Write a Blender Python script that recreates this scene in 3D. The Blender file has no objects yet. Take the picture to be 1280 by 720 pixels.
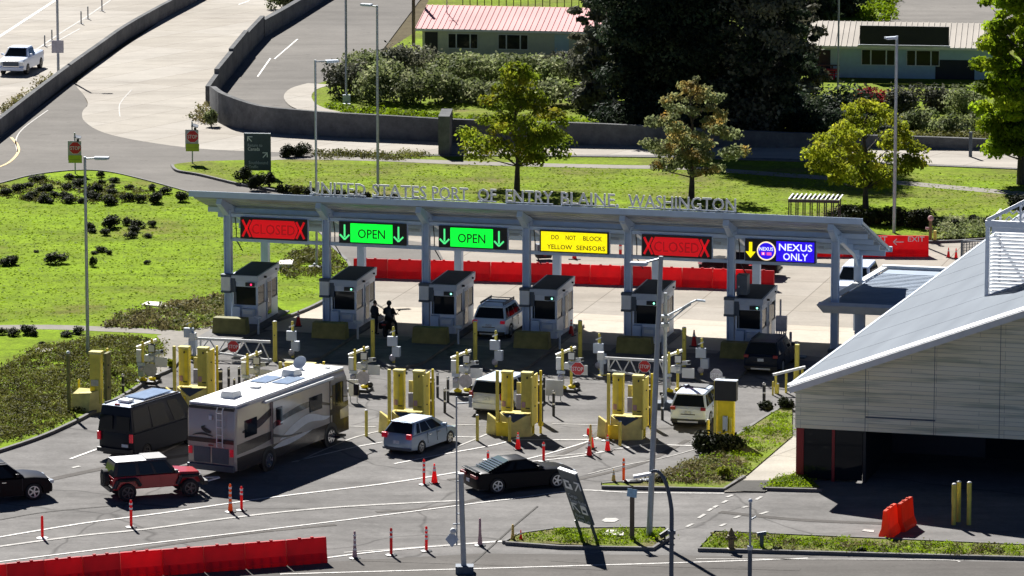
import bpy, bmesh, math, random
import numpy as np
from mathutils import Vector, Matrix
random.seed(7); RNG = np.random.default_rng(7)
PI = math.pi
SC = bpy.context.scene
COL = SC.collection

# ---------------------------------------------------------------- camera, sky, sun, exposure
LENS = 166.0; CAM_H = 46.3; PITCH = math.radians(10.1)
cam_d = bpy.data.cameras.new('camera'); cam = bpy.data.objects.new('camera', cam_d); COL.objects.link(cam)
cam_d.lens = LENS; cam_d.sensor_width = 36; cam_d.clip_start = 1; cam_d.clip_end = 6000
cam.location = (0, 0, CAM_H); cam.rotation_euler = (PI/2 - PITCH, 0, 0)
SC.camera = cam
SUN_EL = math.radians(40); SUN_AZ = math.atan2(-0.306, 0.952)      # azimuth measured from +Y towards +X
sun_d = bpy.data.lights.new('sun', 'SUN'); sun = bpy.data.objects.new('sun', sun_d); COL.objects.link(sun)
sun_d.energy = 5.0; sun_d.angle = math.radians(0.5); sun_d.color = (1.0, 0.975, 0.935)
to_sun = Vector((math.sin(SUN_AZ)*math.cos(SUN_EL), math.cos(SUN_AZ)*math.cos(SUN_EL), math.sin(SUN_EL)))
sun.rotation_euler = to_sun.to_track_quat('Z', 'Y').to_euler(); sun.location = (-60, 400, 120)
W = bpy.data.worlds.new('World'); SC.world = W; W.use_nodes = True
nt = W.node_tree
sky = nt.nodes.new('ShaderNodeTexSky'); sky.sky_type = 'NISHITA'; sky.sun_disc = False
sky.air_density = 0.24; sky.dust_density = 0.0; sky.ozone_density = 5.0; sky.altitude = 600
sky.sun_elevation = SUN_EL; sky.sun_rotation = SUN_AZ
bg = nt.nodes['Background']; nt.links.new(sky.outputs[0], bg.inputs[0]); bg.inputs[1].default_value = 0.05
SC.view_settings.view_transform = 'Standard'; SC.view_settings.look = 'None'
SC.view_settings.exposure = 1.08; SC.view_settings.gamma = 1.0

# ---------------------------------------------------------------- measuring helpers (a point read in the photo -> a point of the place)
FPX = LENS/36*1280
def ray(x, y):
    u = (x-640)/FPX; v = (360-y)/FPX
    return Vector((u, math.cos(PITCH)+v*math.sin(PITCH), -math.sin(PITCH)+v*math.cos(PITCH)))
def P(x, y, z=0.0):
    d = ray(x, y); t = (z-CAM_H)/d.z
    return Vector((0, 0, CAM_H)) + d*t
def on_plane(x, y, A, n):
    d = ray(x, y); o = Vector((0, 0, CAM_H)); t = (A-o).dot(n)/d.dot(n); return o+d*t
def SCL(x, y):                                       # pixels per metre at a ground point
    w = P(x, y); return FPX/(w.y*math.cos(PITCH)-(w.z-CAM_H)*math.sin(PITCH))
def hgt(x, ybase, ytop): return (ybase-ytop)/SCL(x, ybase)/0.985
AZ = math.radians(14.7)
U = Vector((math.cos(AZ), -math.sin(AZ), 0)); V = Vector((math.sin(AZ), math.cos(AZ), 0))
SP = 5.49
O3 = P(533, 418); O1 = O3 - U*SP*2                  # foot of the first canopy column
def row(u, v, z=0.0): return O1 + U*u + V*v + Vector((0, 0, z))
def to_row(w): d = w-O1; return (d.dot(U), d.dot(V))

# ---------------------------------------------------------------- materials
def _mat(name):
    m = bpy.data.materials.new(name); m.use_nodes = True; t = m.node_tree
    return m, t, t.nodes['Principled BSDF']
def mat(name, c, rough=0.6, metal=0.0, var=0.12, scale=3.0, bump=0.0, c2=None, coat=0.0, emit=0.0, detail=6):
    m, t, b = _mat(name)
    b.inputs['Roughness'].default_value = rough; b.inputs['Metallic'].default_value = metal
    if coat: b.inputs['Coat Weight'].default_value = coat*.5; b.inputs['Coat Roughness'].default_value = 0.05
    tc = t.nodes.new('ShaderNodeTexCoord'); nz = t.nodes.new('ShaderNodeTexNoise')
    nz.inputs['Scale'].default_value = scale; nz.inputs['Detail'].default_value = detail
    t.links.new(tc.outputs['Object'], nz.inputs['Vector'])
    rp = t.nodes.new('ShaderNodeValToRGB'); rp.color_ramp.elements[0].position = 0.3; rp.color_ramp.elements[1].position = 0.7
    a = [max(0, x*(1-var)) for x in c]; d = [min(1, x*(1+var)) for x in (c2 or c)]
    rp.color_ramp.elements[0].color = (*a, 1); rp.color_ramp.elements[1].color = (*d, 1)
    t.links.new(nz.outputs[0], rp.inputs[0]); t.links.new(rp.outputs[0], b.inputs['Base Color'])
    if emit:
        t.links.new(rp.outputs[0], b.inputs['Emission Color']); b.inputs['Emission Strength'].default_value = emit
    if bump:
        bp = t.nodes.new('ShaderNodeBump'); bp.inputs['Strength'].default_value = 1.0; bp.inputs['Distance'].default_value = bump
        t.links.new(nz.outputs[0], bp.inputs['Height']); t.links.new(bp.outputs[0], b.inputs['Normal'])
    return m
def glass(name, c=(0.012, 0.016, 0.02), rough=0.04):
    m, t, b = _mat(name); b.inputs['Base Color'].default_value = (*c, 1); b.inputs['Roughness'].default_value = rough
    b.inputs['IOR'].default_value = 1.4; b.inputs['Specular IOR Level'].default_value = 0.22
    return m
def ground_mat(name, cols, scales, streak=None, bump=0.01, joints=None, crack=None, rough=0.9):
    """several noises multiplied over a base colour ramp, in world-sized object coordinates"""
    m, t, b = _mat(name); b.inputs['Roughness'].default_value = 1.0; b.inputs['Specular IOR Level'].default_value = 0.08
    L = t.links.new; tc = t.nodes.new('ShaderNodeTexCoord')
    def noise(s, det=8, vec=None, rough=0.6, dist=0.0):
        n = t.nodes.new('ShaderNodeTexNoise'); n.inputs['Scale'].default_value = s; n.inputs['Detail'].default_value = det
        n.inputs['Roughness'].default_value = rough; n.inputs['Distortion'].default_value = dist
        L(vec or tc.outputs['Object'], n.inputs['Vector']); return n.outputs[0]
    def ramp(src, stops):
        r = t.nodes.new('ShaderNodeValToRGB'); e = r.color_ramp.elements
        while len(e) < len(stops): e.new(0.5)
        for k, (p, c) in enumerate(stops): e[k].position = p; e[k].color = (*c, 1)
        L(src, r.inputs[0]); return r.outputs[0]
    def mul(a, bb, f=1.0):
        x = t.nodes.new('ShaderNodeMix'); x.data_type = 'RGBA'; x.blend_type = 'MULTIPLY'; x.inputs[0].default_value = f
        L(a, x.inputs[6]); L(bb, x.inputs[7]); return x.outputs[2]
    n1 = noise(scales[0])
    k = len(cols); c = ramp(n1, [(0.3+0.4*i/(max(1, k-1)), cols[i]) for i in range(k)])
    for s, lo, hi in scales[1:]:
        c = mul(c, ramp(noise(s, 10, rough=0.7), [(0.33, (lo,)*3), (0.67, (hi,)*3)]))
    if streak:                                       # worn tyre bands running along the lanes
        ang, sx, sy, lo, hi = streak
        mp = t.nodes.new('ShaderNodeMapping'); mp.inputs['Rotation'].default_value = (0, 0, ang); mp.inputs['Scale'].default_value = (sx, sy, 1)
        L(tc.outputs['Object'], mp.inputs[0])
        c = mul(c, ramp(noise(1.0, 5, mp.outputs[0]), [(0.35, (lo,)*3), (0.65, (hi,)*3)]))
    if name.startswith('asphalt'):                       # oil drips and pale scuffs
        c = mul(c, ramp(noise(.8, 3), [(0.62, (1, 1, 1)), (0.72, (.76,)*3)])); c = mul(c, ramp(noise(1.3, 4), [(0.27, (1.18,)*3), (0.34, (1, 1, 1))]))
    if joints:
        ang, w, h = joints
        mp = t.nodes.new('ShaderNodeMapping'); mp.inputs['Rotation'].default_value = (0, 0, ang); L(tc.outputs['Object'], mp.inputs[0])
        br = t.nodes.new('ShaderNodeTexBrick'); br.offset = 0; br.inputs['Scale'].default_value = 1
        br.inputs['Brick Width'].default_value = w; br.inputs['Row Height'].default_value = h; br.inputs['Mortar Size'].default_value = 0.035
        br.inputs['Color1'].default_value = (1, 1, 1, 1); br.inputs['Color2'].default_value = (0.93, 0.92, 0.9, 1); br.inputs['Mortar'].default_value = (0.62, 0.6, 0.58, 1)
        L(mp.outputs[0], br.inputs[0]); c = mul(c, br.outputs[0])
    if crack:
        vo = t.nodes.new('ShaderNodeTexVoronoi'); vo.feature = 'DISTANCE_TO_EDGE'; vo.inputs['Scale'].default_value = crack
        nd = t.nodes.new('ShaderNodeTexNoise'); nd.inputs['Scale'].default_value = crack*3; L(tc.outputs['Object'], nd.inputs[0])
        ad = t.nodes.new('ShaderNodeMix'); ad.data_type = 'RGBA'; ad.blend_type = 'ADD'; ad.inputs[0].default_value = 1.0
        L(tc.outputs['Object'], ad.inputs[6]); sc = t.nodes.new('ShaderNodeVectorMath'); sc.operation = 'SCALE'; sc.inputs['Scale'].default_value = 3.0
        L(nd.outputs[1], sc.inputs[0]); L(sc.outputs[0], ad.inputs[7]); L(ad.outputs[2], vo.inputs['Vector'])
        c = mul(c, ramp(vo.outputs[0], [(0.0, (0.62,)*3), (0.012, (1, 1, 1))]))
    L(c, b.inputs['Base Color'])
    bp = t.nodes.new('ShaderNodeBump'); bp.inputs['Distance'].default_value = bump; L(noise(scales[-1][0] if len(scales) > 1 else 5, 12), bp.inputs['Height'])
    L(bp.outputs[0], b.inputs['Normal'])
    return m
def leaf_mat(name, cols, scale=0.8, trans=0.35):
    m = bpy.data.materials.new(name); m.use_nodes = True; t = m.node_tree; L = t.links.new
    t.nodes.remove(t.nodes['Principled BSDF'])
    tc = t.nodes.new('ShaderNodeTexCoord'); n = t.nodes.new('ShaderNodeTexNoise'); n.inputs['Scale'].default_value = scale; n.inputs['Detail'].default_value = 4
    L(tc.outputs['Object'], n.inputs['Vector'])
    r = t.nodes.new('ShaderNodeValToRGB'); e = r.color_ramp.elements
    while len(e) < len(cols): e.new(0.5)
    for k, c in enumerate(cols): e[k].position = 0.3+0.4*k/max(1, len(cols)-1); e[k].color = (*c, 1)
    L(n.outputs[0], r.inputs[0])
    at = t.nodes.new('ShaderNodeAttribute'); at.attribute_name = 'tone'
    mx = t.nodes.new('ShaderNodeMix'); mx.data_type = 'RGBA'; mx.blend_type = 'MULTIPLY'; mx.inputs[0].default_value = 1
    L(r.outputs[0], mx.inputs[6]); L(at.outputs['Color'], mx.inputs[7])
    d = t.nodes.new('ShaderNodeBsdfPrincipled'); d.inputs['Roughness'].default_value = 0.75; d.inputs['Specular IOR Level'].default_value = 0.15; tr = t.nodes.new('ShaderNodeBsdfTranslucent'); s = t.nodes.new('ShaderNodeMixShader')
    s.inputs[0].default_value = trans
    L(mx.outputs[2], d.inputs['Base Color']); L(mx.outputs[2], tr.inputs['Color']); L(d.outputs[0], s.inputs[1]); L(tr.outputs[0], s.inputs[2])
    L(s.outputs[0], t.nodes['Material Output'].inputs['Surface'])
    return m
M = {}
M['asphalt'] = ground_mat('asphalt', [(0.178, 0.170, 0.163), (0.245, 0.236, 0.227)], [0.05, (0.35, 0.82, 1.08), (1.6, 0.88, 1.06), (6, 0.88, 1.08)], streak=(math.radians(-28), 0.06, 0.55, 0.78, 1.07), crack=0.09)
M['asphalt_dark'] = ground_mat('asphalt_dark', [(0.105, 0.098, 0.092), (0.145, 0.136, 0.126)], [0.08, (0.5, 0.88, 1.08), (6, 0.9, 1.08)], streak=(math.radians(4), 0.05, 0.7, 0.85, 1.08))
M['asphalt_back'] = ground_mat('asphalt_back', [(0.165, 0.155, 0.143), (0.205, 0.192, 0.175)], [0.05, (0.4, 0.9, 1.06), (5, 0.92, 1.06)], streak=(math.radians(-30), 0.04, 0.4, 0.9, 1.06))
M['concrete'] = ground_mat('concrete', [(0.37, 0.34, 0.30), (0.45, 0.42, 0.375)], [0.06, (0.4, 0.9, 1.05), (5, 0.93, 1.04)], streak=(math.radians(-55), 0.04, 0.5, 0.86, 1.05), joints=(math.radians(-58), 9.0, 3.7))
M['plaza'] = ground_mat('plaza', [(0.31, 0.28, 0.24), (0.38, 0.345, 0.30)], [0.1, (0.6, 0.9, 1.06), (5, 0.93, 1.05)], joints=(AZ, 5.49, 4.6), streak=(AZ+PI/2, 0.06, 0.6, 0.9, 1.05))
M['plaza_light'] = ground_mat('plaza_light', [(0.47, 0.42, 0.35), (0.55, 0.49, 0.42)], [0.12, (0.8, 0.9, 1.05), (5, 0.93, 1.05)], joints=(AZ, 5.49, 9))
M['path'] = ground_mat('path', [(0.23, 0.215, 0.19), (0.30, 0.28, 0.25)], [0.3, (2, 0.88, 1.08)])
M['patch'] = ground_mat('patch', [(0.09, 0.087, 0.082), (0.12, 0.115, 0.108)], [0.6, (4, 0.88, 1.08)])
M['lawn'] = ground_mat('lawn', [(0.17, 0.165, 0.035), (0.165, 0.24, 0.010), (0.19, 0.29, 0.008), (0.21, 0.33, 0.008)], [0.16, (0.35, 0.80, 1.12), (1.3, 0.78, 1.14), (6, 0.66, 1.25)], streak=(math.radians(8), .12, .7, .82, 1.1), bump=0.06, rough=0.8)
M['lawn_dry'] = ground_mat('lawn_dry', [(0.19, 0.165, 0.06), (0.165, 0.20, 0.024), (0.18, 0.25, 0.014), (0.19, 0.29, 0.010)], [0.22, (0.4, 0.78, 1.12), (1.5, 0.76, 1.15), (6, 0.64, 1.25)], streak=(math.radians(8), .12, .7, .8, 1.1), bump=0.06, rough=0.8)
M['island_turf'] = ground_mat('island_turf', [(0.15, 0.125, 0.07), (0.17, 0.16, 0.06), (0.15, 0.20, 0.02), (0.17, 0.25, 0.01)], [0.45, (1.2, 0.78, 1.12), (6, 0.66, 1.2)], bump=0.06)
M['soil'] = ground_mat('soil', [(0.08, 0.062, 0.035), (0.12, 0.10, 0.055)], [0.5, (3, 0.7, 1.2)], bump=0.05)
M['kerb'] = mat('kerb', (0.13, 0.125, 0.12), 0.9, var=0.2, scale=1.2)
M['paint_white'] = mat('paint_white', (0.52, 0.50, 0.47), 0.7, var=0.28, scale=5)
M['paint_worn'] = mat('paint_worn', (0.36, 0.345, 0.32), 0.8, var=0.3, scale=3)
M['paint_yellow'] = mat('paint_yellow', (0.55, 0.38, 0.16), 0.8, var=0.2)
M['steel_blue'] = mat('steel_blue', (0.50, 0.61, 0.76), 0.45, 0.0, var=0.06, scale=2)
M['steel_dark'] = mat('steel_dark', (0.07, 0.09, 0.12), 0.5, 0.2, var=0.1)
M['galv'] = mat('galvanised_steel', (0.36, 0.39, 0.42), 0.45, 0.5, var=0.12, scale=3)
M['roof_deck'] = mat('roof_deck', (0.40, 0.44, 0.47), 0.4, 0.3, var=0.12, scale=1.5)
M['soffit'] = mat('soffit', (0.34, 0.37, 0.40), 0.55, 0.1, var=0.25, scale=0.8)
M['letter'] = mat('pale_letters', (0.85, 0.85, 0.82), 0.5, 0.0, var=0.1)
M['panel_grey'] = mat('panel_grey', (0.50, 0.56, 0.64), 0.5, 0.0, var=0.06)
M['panel_white'] = mat('panel_white', (0.68, 0.69, 0.68), 0.5, var=0.06)
M['panel_green'] = mat('panel_green', (0.3, 0.55, 0.45), 0.5)
M['black'] = mat('black_plastic', (0.015, 0.016, 0.018), 0.5, var=0.2)
M['rubber'] = mat('tyre_rubber', (0.02, 0.02, 0.021), 0.85, var=0.3, scale=8)
M['rim'] = mat('alloy', (0.62, 0.64, 0.66), 0.3, 0.7, var=0.05)
M['rim_dark'] = mat('alloy_dark', (0.08, 0.08, 0.085), 0.35, 0.5, var=0.05)
M['chrome'] = mat('chrome', (0.7, 0.7, 0.72), 0.15, 0.9, var=0.03)
M['glass'] = glass('window_glass')
M['glass_light'] = glass('window_glass_pale', (0.10, 0.14, 0.15), 0.08)
M['tail_red'] = mat('tail_red', (0.26, 0.005, 0.012), 0.3, var=0.1)
M['tail_on'] = mat('tail_lit', (0.75, 0.015, 0.04), 0.3, var=0.25, scale=12, emit=.06)
M['amber'] = mat('amber', (0.8, 0.25, 0.02), 0.3)
M['lamp_clear'] = mat('headlamp', (0.65, 0.68, 0.7), 0.15, 0.2, var=0.05, coat=0.5)
M['plate'] = mat('plate', (0.55, 0.60, 0.66), 0.5, var=0.2, scale=14)
M['yellow'] = mat('safety_yellow', (0.85, 0.66, 0.015), 0.5, var=0.15, scale=2)
M['yellow_pale'] = mat('faded_yellow', (0.68, 0.58, 0.10), 0.6, var=0.14, scale=2)
M['yellow_bright'] = mat('bright_yellow', (0.85, 0.66, 0.01), 0.4, var=0.05)
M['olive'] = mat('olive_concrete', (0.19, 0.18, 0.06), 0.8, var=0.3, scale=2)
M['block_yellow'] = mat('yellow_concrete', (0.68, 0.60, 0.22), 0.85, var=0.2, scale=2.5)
M['red_barrier'] = mat('red_plastic', (0.62, 0.008, 0.012), 0.42, var=0.14, scale=1.2)
def plastic(name, c, t=0.5, var=.12):
    m = mat(name, c, .45, var=var, scale=1.2); n = m.node_tree; b = n.nodes['Principled BSDF']; tr = n.nodes.new('ShaderNodeBsdfTranslucent'); x = n.nodes.new('ShaderNodeMixShader'); x.inputs[0].default_value = t
    src = b.inputs['Base Color'].links[0].from_socket; oi = n.nodes.new('ShaderNodeObjectInfo'); hs = n.nodes.new('ShaderNodeHueSaturation'); mr = n.nodes.new('ShaderNodeMapRange')
    mr.inputs['To Min'].default_value = .68; mr.inputs['To Max'].default_value = 1.15; n.links.new(oi.outputs['Random'], mr.inputs['Value']); n.links.new(mr.outputs[0], hs.inputs['Value']); n.links.new(src, hs.inputs['Color']); n.links.new(hs.outputs[0], b.inputs['Base Color'])
    n.links.new(hs.outputs[0], tr.inputs[0]); n.links.new(b.outputs[0], x.inputs[1]); n.links.new(tr.outputs[0], x.inputs[2]); n.links.new(x.outputs[0], n.nodes['Material Output'].inputs[0]); return m
M['red_barrier'] = plastic('red_plastic', (0.72, 0.006, 0.015), .42, .16)
M['orange_barrier'] = plastic('orange_plastic', (0.88, 0.09, 0.02), .4)
M['cone'] = plastic('cone_orange_red', (0.88, 0.03, 0.03), .4)
M['cone_orange'] = plastic('cone_orange', (0.95, 0.25, 0.03), .5)
M['cone_yellow'] = mat('cone_faded', (0.75, 0.50, 0.12), 0.6, var=0.2)
M['cone_faded'] = mat('cone_pale_pink', (0.50, 0.30, 0.30), 0.7, var=0.25)
M['white_band'] = mat('reflective_band', (0.80, 0.78, 0.76), 0.3)
M['sign_red'] = mat('sign_red', (0.55, 0.008, 0.015), 0.4, var=0.05)
M['sign_back'] = mat('sign_aluminium', (0.42, 0.40, 0.44), 0.45, 0.3, var=0.15, scale=6)
M['sign_lime'] = mat('sign_lime', (0.42, 0.50, 0.02), 0.5, var=0.1)
M['sign_navy'] = mat('sign_slate', (0.035, 0.055, 0.075), 0.5, var=0.15)
M['sign_white'] = mat('sign_white', (0.7, 0.72, 0.74), 0.5, var=0.04)
M['sign_grey_text'] = mat('sign_grey_text', (0.33, 0.37, 0.42), 0.6, var=0.05)
M['led_black'] = mat('led_black', (0.006, 0.006, 0.008), 0.5)
M['led_green'] = mat('led_green', (0.0, 0.9, 0.04), 0.5, var=0.12, scale=9, emit=0.55)
M['led_arrow'] = mat('led_arrow', (0.08, 0.75, 0.22), 0.5, var=0.03, emit=0.5)
M['led_red'] = mat('led_red', (0.85, 0.0, 0.008), 0.5, var=0.08, emit=0.2)
M['led_red_dim'] = mat('led_red_dim', (0.50, 0.0, 0.004), 0.5, emit=0.2)
M['led_yellow'] = mat('led_yellow', (0.95, 0.78, 0.0), 0.5, var=0.12, scale=9, emit=0.5)
M['led_blue'] = mat('led_blue', (0.015, 0.0, 0.62), 0.5, var=0.12, scale=9, emit=0.55)
M['led_white'] = mat('led_white', (0.8, 0.82, 1.0), 0.5, emit=0.55)
M['led_cream'] = mat('led_cream', (0.9, 0.72, 0.45), 0.5, emit=0.55)
M['led_pink'] = mat('led_pink', (0.75, 0.08, 0.4), 0.5, emit=0.5)
M['lamp_red'] = mat('lamp_red', (1, 0.02, 0.1), 0.4, emit=1.5)
M['lamp_green'] = mat('lamp_green', (0.25, 1, 0.6), 0.4, emit=1.5)
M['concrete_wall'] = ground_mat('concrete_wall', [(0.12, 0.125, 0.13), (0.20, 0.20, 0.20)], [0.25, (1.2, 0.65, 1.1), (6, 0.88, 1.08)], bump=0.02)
M['bark'] = mat('bark', (0.055, 0.045, 0.038), 0.9, var=0.35, scale=5, bump=0.03)
M['bark_light'] = mat('bark_light', (0.16, 0.15, 0.13), 0.9, var=0.35, scale=5, bump=0.03)
M['wood_pole'] = mat('wood_pole', (0.13, 0.10, 0.075), 0.9, var=0.25, scale=2)
# leaves
M['lf_maple'] = leaf_mat('leaves_maple', [(0.10, 0.15, 0.015), (0.21, 0.27, 0.02), (0.40, 0.34, 0.03)], 0.5, 0.55)
M['lf_turn'] = leaf_mat('leaves_turning', [(0.14, 0.18, 0.09), (0.27, 0.30, 0.13), (0.50, 0.28, 0.05)], 0.5, 0.5)
M['lf_lime'] = leaf_mat('leaves_lime', [(0.15, 0.20, 0.02), (0.32, 0.36, 0.025), (0.48, 0.45, 0.04)], 0.5, 0.55)
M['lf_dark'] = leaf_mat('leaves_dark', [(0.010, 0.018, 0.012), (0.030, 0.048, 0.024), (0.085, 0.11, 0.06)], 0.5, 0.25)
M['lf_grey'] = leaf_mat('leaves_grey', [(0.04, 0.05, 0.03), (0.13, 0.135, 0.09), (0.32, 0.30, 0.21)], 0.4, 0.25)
M['lf_willow'] = leaf_mat('leaves_poplar', [(0.10, 0.16, 0.010), (0.25, 0.36, 0.015), (0.45, 0.52, 0.03)], 0.35, 0.6)
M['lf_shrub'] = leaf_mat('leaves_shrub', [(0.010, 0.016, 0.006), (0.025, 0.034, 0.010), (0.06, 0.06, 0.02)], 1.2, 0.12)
M['lf_bramble'] = leaf_mat('leaves_bramble', [(0.07, 0.10, 0.035), (0.22, 0.26, 0.10), (0.50, 0.50, 0.30)], 0.9, 0.4)
M['lf_red'] = leaf_mat('leaves_red', [(0.16, 0.008, 0.02), (0.35, 0.015, 0.04), (0.45, 0.04, 0.05)], 1.0, 0.3)
M['lf_cover'] = leaf_mat('leaves_cover', [(0.08, 0.078, 0.022), (0.15, 0.15, 0.035), (0.21, 0.22, 0.05)], 0.35, 0.3)
M['lf_grass'] = leaf_mat('grass_blades', [(0.14, 0.20, 0.006), (0.19, 0.28, 0.008), (0.24, 0.34, 0.01)], 0.5, 0.45)
M['lf_dry'] = leaf_mat('dry_weeds', [(0.14, 0.12, 0.05), (0.22, 0.19, 0.08), (0.18, 0.22, 0.05)], 0.8, 0.3)

# ---------------------------------------------------------------- mesh builder and object helpers
class MB:
    def __init__(s): s.v = []; s.f = []; s.mi = []; s.mats = []; s.M = Matrix.Identity(4)
    def m(s, mm):
        if isinstance(mm, str): mm = M[mm]
        if mm not in s.mats: s.mats.append(mm)
        return s.mats.index(mm)
    def add(s, vs, fs, mm):
        k = s.m(mm); o = len(s.v); s.v += [tuple(s.M @ Vector(p)) for p in vs]
        s.f += [tuple(o+i for i in f) for f in fs]; s.mi += [k]*len(fs); return s
    def box(s, x0, x1, y0, y1, z0, z1, mm):
        v = [(x0,y0,z0),(x1,y0,z0),(x1,y1,z0),(x0,y1,z0),(x0,y0,z1),(x1,y0,z1),(x1,y1,z1),(x0,y1,z1)]
        return s.add(v, [(0,3,2,1),(4,5,6,7),(0,1,5,4),(1,2,6,5),(2,3,7,6),(3,0,4,7)], mm)
    def hexa(s, b, t, mm):                           # bottom 4, top 4 corners (counter-clockwise seen from above)
        return s.add(list(b)+list(t), [(0,3,2,1),(4,5,6,7),(0,1,5,4),(1,2,6,5),(2,3,7,6),(3,0,4,7)], mm)
    def tube(s, p0, p1, r0, mm, r1=None, n=10, cap=True):
        p0 = Vector(p0); p1 = Vector(p1); r1 = r0 if r1 is None else r1
        d = (p1-p0); L = d.length
        if L < 1e-6: return s
        d /= L; a = d.orthogonal().normalized(); b = d.cross(a)
        vs = []
        for p, r in ((p0, r0), (p1, r1)):
            for k in range(n):
                t = 2*PI*k/n; vs.append(p+a*(r*math.cos(t))+b*(r*math.sin(t)))
        fs = [(k, (k+1) % n, n+(k+1) % n, n+k) for k in range(n)]
        if cap: fs += [tuple(range(n-1, -1, -1)), tuple(range(n, 2*n))]
        return s.add(vs, fs, mm)
    def path(s, pts, r, mm, n=8, r1=None):
        m = len(pts)-1
        for i in range(m):
            ra = r if r1 is None else r+(r1-r)*i/m; rb = r if r1 is None else r+(r1-r)*(i+1)/m
            s.tube(pts[i], pts[i+1], ra, mm, rb, n)
        return s
    def bar(s, p0, p1, w, h, mm, up=Vector((0, 0, 1))):
        p0 = Vector(p0); p1 = Vector(p1); d = (p1-p0).normalized(); x = d.cross(up)
        if x.length < 1e-4: x = d.orthogonal()
        x.normalize(); z = x.cross(d).normalized(); x *= w/2; z *= h/2
        vs = [p0-x-z, p0+x-z, p0+x+z, p0-x+z, p1-x-z, p1+x-z, p1+x+z, p1-x+z]
        return s.add(vs, [(0,1,2,3),(7,6,5,4),(0,4,5,1),(1,5,6,2),(2,6,7,3),(3,7,4,0)], mm)
    def prism(s, poly, z0, z1, mm):                  # poly: list of (x, y), extruded in z
        n = len(poly); vs = [(p[0], p[1], z0) for p in poly]+[(p[0], p[1], z1) for p in poly]
        return s.add(vs, [tuple(range(n-1, -1, -1)), tuple(range(n, 2*n))]+[(k, (k+1) % n, n+(k+1) % n, n+k) for k in range(n)], mm)
    def slab(s, poly, nrm, th, mm):                  # 3-D polygon extruded along nrm
        n = len(poly); nv = Vector(nrm)*th; vs = [Vector(p) for p in poly]; vs += [p+nv for p in vs]
        return s.add(vs, [tuple(range(n-1, -1, -1)), tuple(range(n, 2*n))]+[(k, (k+1) % n, n+(k+1) % n, n+k) for k in range(n)], mm)
    def lathe(s, prof, mm, n=14, c=(0, 0, 0), cap=True):       # prof: (r, z) from bottom to top
        vs = []; 
        for r, z in prof:
            for k in range(n): t = 2*PI*k/n; vs.append((c[0]+r*math.cos(t), c[1]+r*math.sin(t), c[2]+z))
        fs = []
        for i in range(len(prof)-1):
            for k in range(n): fs.append((i*n+k, i*n+(k+1) % n, (i+1)*n+(k+1) % n, (i+1)*n+k))
        if cap: fs += [tuple(range(n-1, -1, -1)), tuple(range((len(prof)-1)*n, len(prof)*n))]
        return s.add(vs, fs, mm)
    def ball(s, c, r, mm, n=10, m=6):
        c = Vector(c); r = Vector(r) if not isinstance(r, (int, float)) else Vector((r, r, r))
        vs = [c+Vector((0, 0, -r.z))]; 
        for i in range(1, m):
            ph = -PI/2+PI*i/m
            for k in range(n): t = 2*PI*k/n; vs.append(c+Vector((r.x*math.cos(ph)*math.cos(t), r.y*math.cos(ph)*math.sin(t), r.z*math.sin(ph))))
        vs.append(c+Vector((0, 0, r.z))); fs = [(0, 1+(k+1) % n, 1+k) for k in range(n)]
        for i in range(m-2):
            for k in range(n): fs.append((1+i*n+k, 1+i*n+(k+1) % n, 1+(i+1)*n+(k+1) % n, 1+(i+1)*n+k))
        e = len(vs)-1; fs += [(1+(m-2)*n+k, 1+(m-2)*n+(k+1) % n, e) for k in range(n)]
        return s.add(vs, fs, mm)
    def text(s, txt, size, mm, x=0, y=0, z=0, fit=None, depth=0.02, align='CENTER', back=False):
        """upright lettering in the local XZ plane facing local -Y, centred on x (or starting at x), baseline z"""
        cu = bpy.data.curves.new('tmp', 'FONT'); cu.body = txt; cu.size = 1; cu.offset = .008; cu.align_x = 'LEFT'; cu.resolution_u = 2
        o = bpy.data.objects.new('tmp', cu); COL.objects.link(o)
        bpy.context.view_layer.update(); me = bpy.data.meshes.new_from_object(o.evaluated_get(bpy.context.evaluated_depsgraph_get()))
        vs = [v.co.copy() for v in me.vertices]; fs = [tuple(p.vertices) for p in me.polygons]
        bpy.data.objects.remove(o); bpy.data.curves.remove(cu); bpy.data.meshes.remove(me)
        if not vs: return s
        x0 = min(v.x for v in vs); x1 = max(v.x for v in vs); h = 0.73
        sy = size/h; sx = sy if fit is None else fit/(x1-x0)
        ox = x-(x1-x0)*sx/2 if align == 'CENTER' else x
        q = [((v.x-x0)*sx+ox, y, v.y*sy+z) for v in vs]
        if back: q = [(2*x-a, b, c) for a, b, c in q]
        n = len(q); 
        # front faces plus a rim
        from collections import Counter
        ed = Counter()
        for f in fs:
            for i in range(len(f)):
                ed[tuple(sorted((f[i], f[(i+1) % len(f)])))] += 1
        rim = []
        for f in fs:
            for i in range(len(f)):
                a, b = f[i], f[(i+1) % len(f)]
                if ed[tuple(sorted((a, b)))] == 1: rim.append((b, a, a+n, b+n))
        return s.add(q+[(a, b+depth, c) for a, b, c in q], fs+[tuple(reversed([i+n for i in f])) for f in fs]+rim, mm)
    def build(s, name, parent=None, smooth=False, loc=None, rz=None, bevel=0.0):
        me = bpy.data.meshes.new(name); me.from_pydata([tuple(v) for v in s.v], [], s.f)
        for mm in s.mats: me.materials.append(mm)
        if s.mi: me.polygons.foreach_set('material_index', s.mi)
        if bevel:
            bm = bmesh.new(); bm.from_mesh(me); bmesh.ops.remove_doubles(bm, verts=bm.verts, dist=1e-5)
            ed = [e for e in bm.edges if len(e.link_faces) == 2 and e.calc_face_angle(0) > 0.6]
            bmesh.ops.bevel(bm, geom=ed, offset=bevel, segments=2, affect='EDGES', profile=0.6); bm.to_mesh(me); bm.free()
        me.update()
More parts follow.
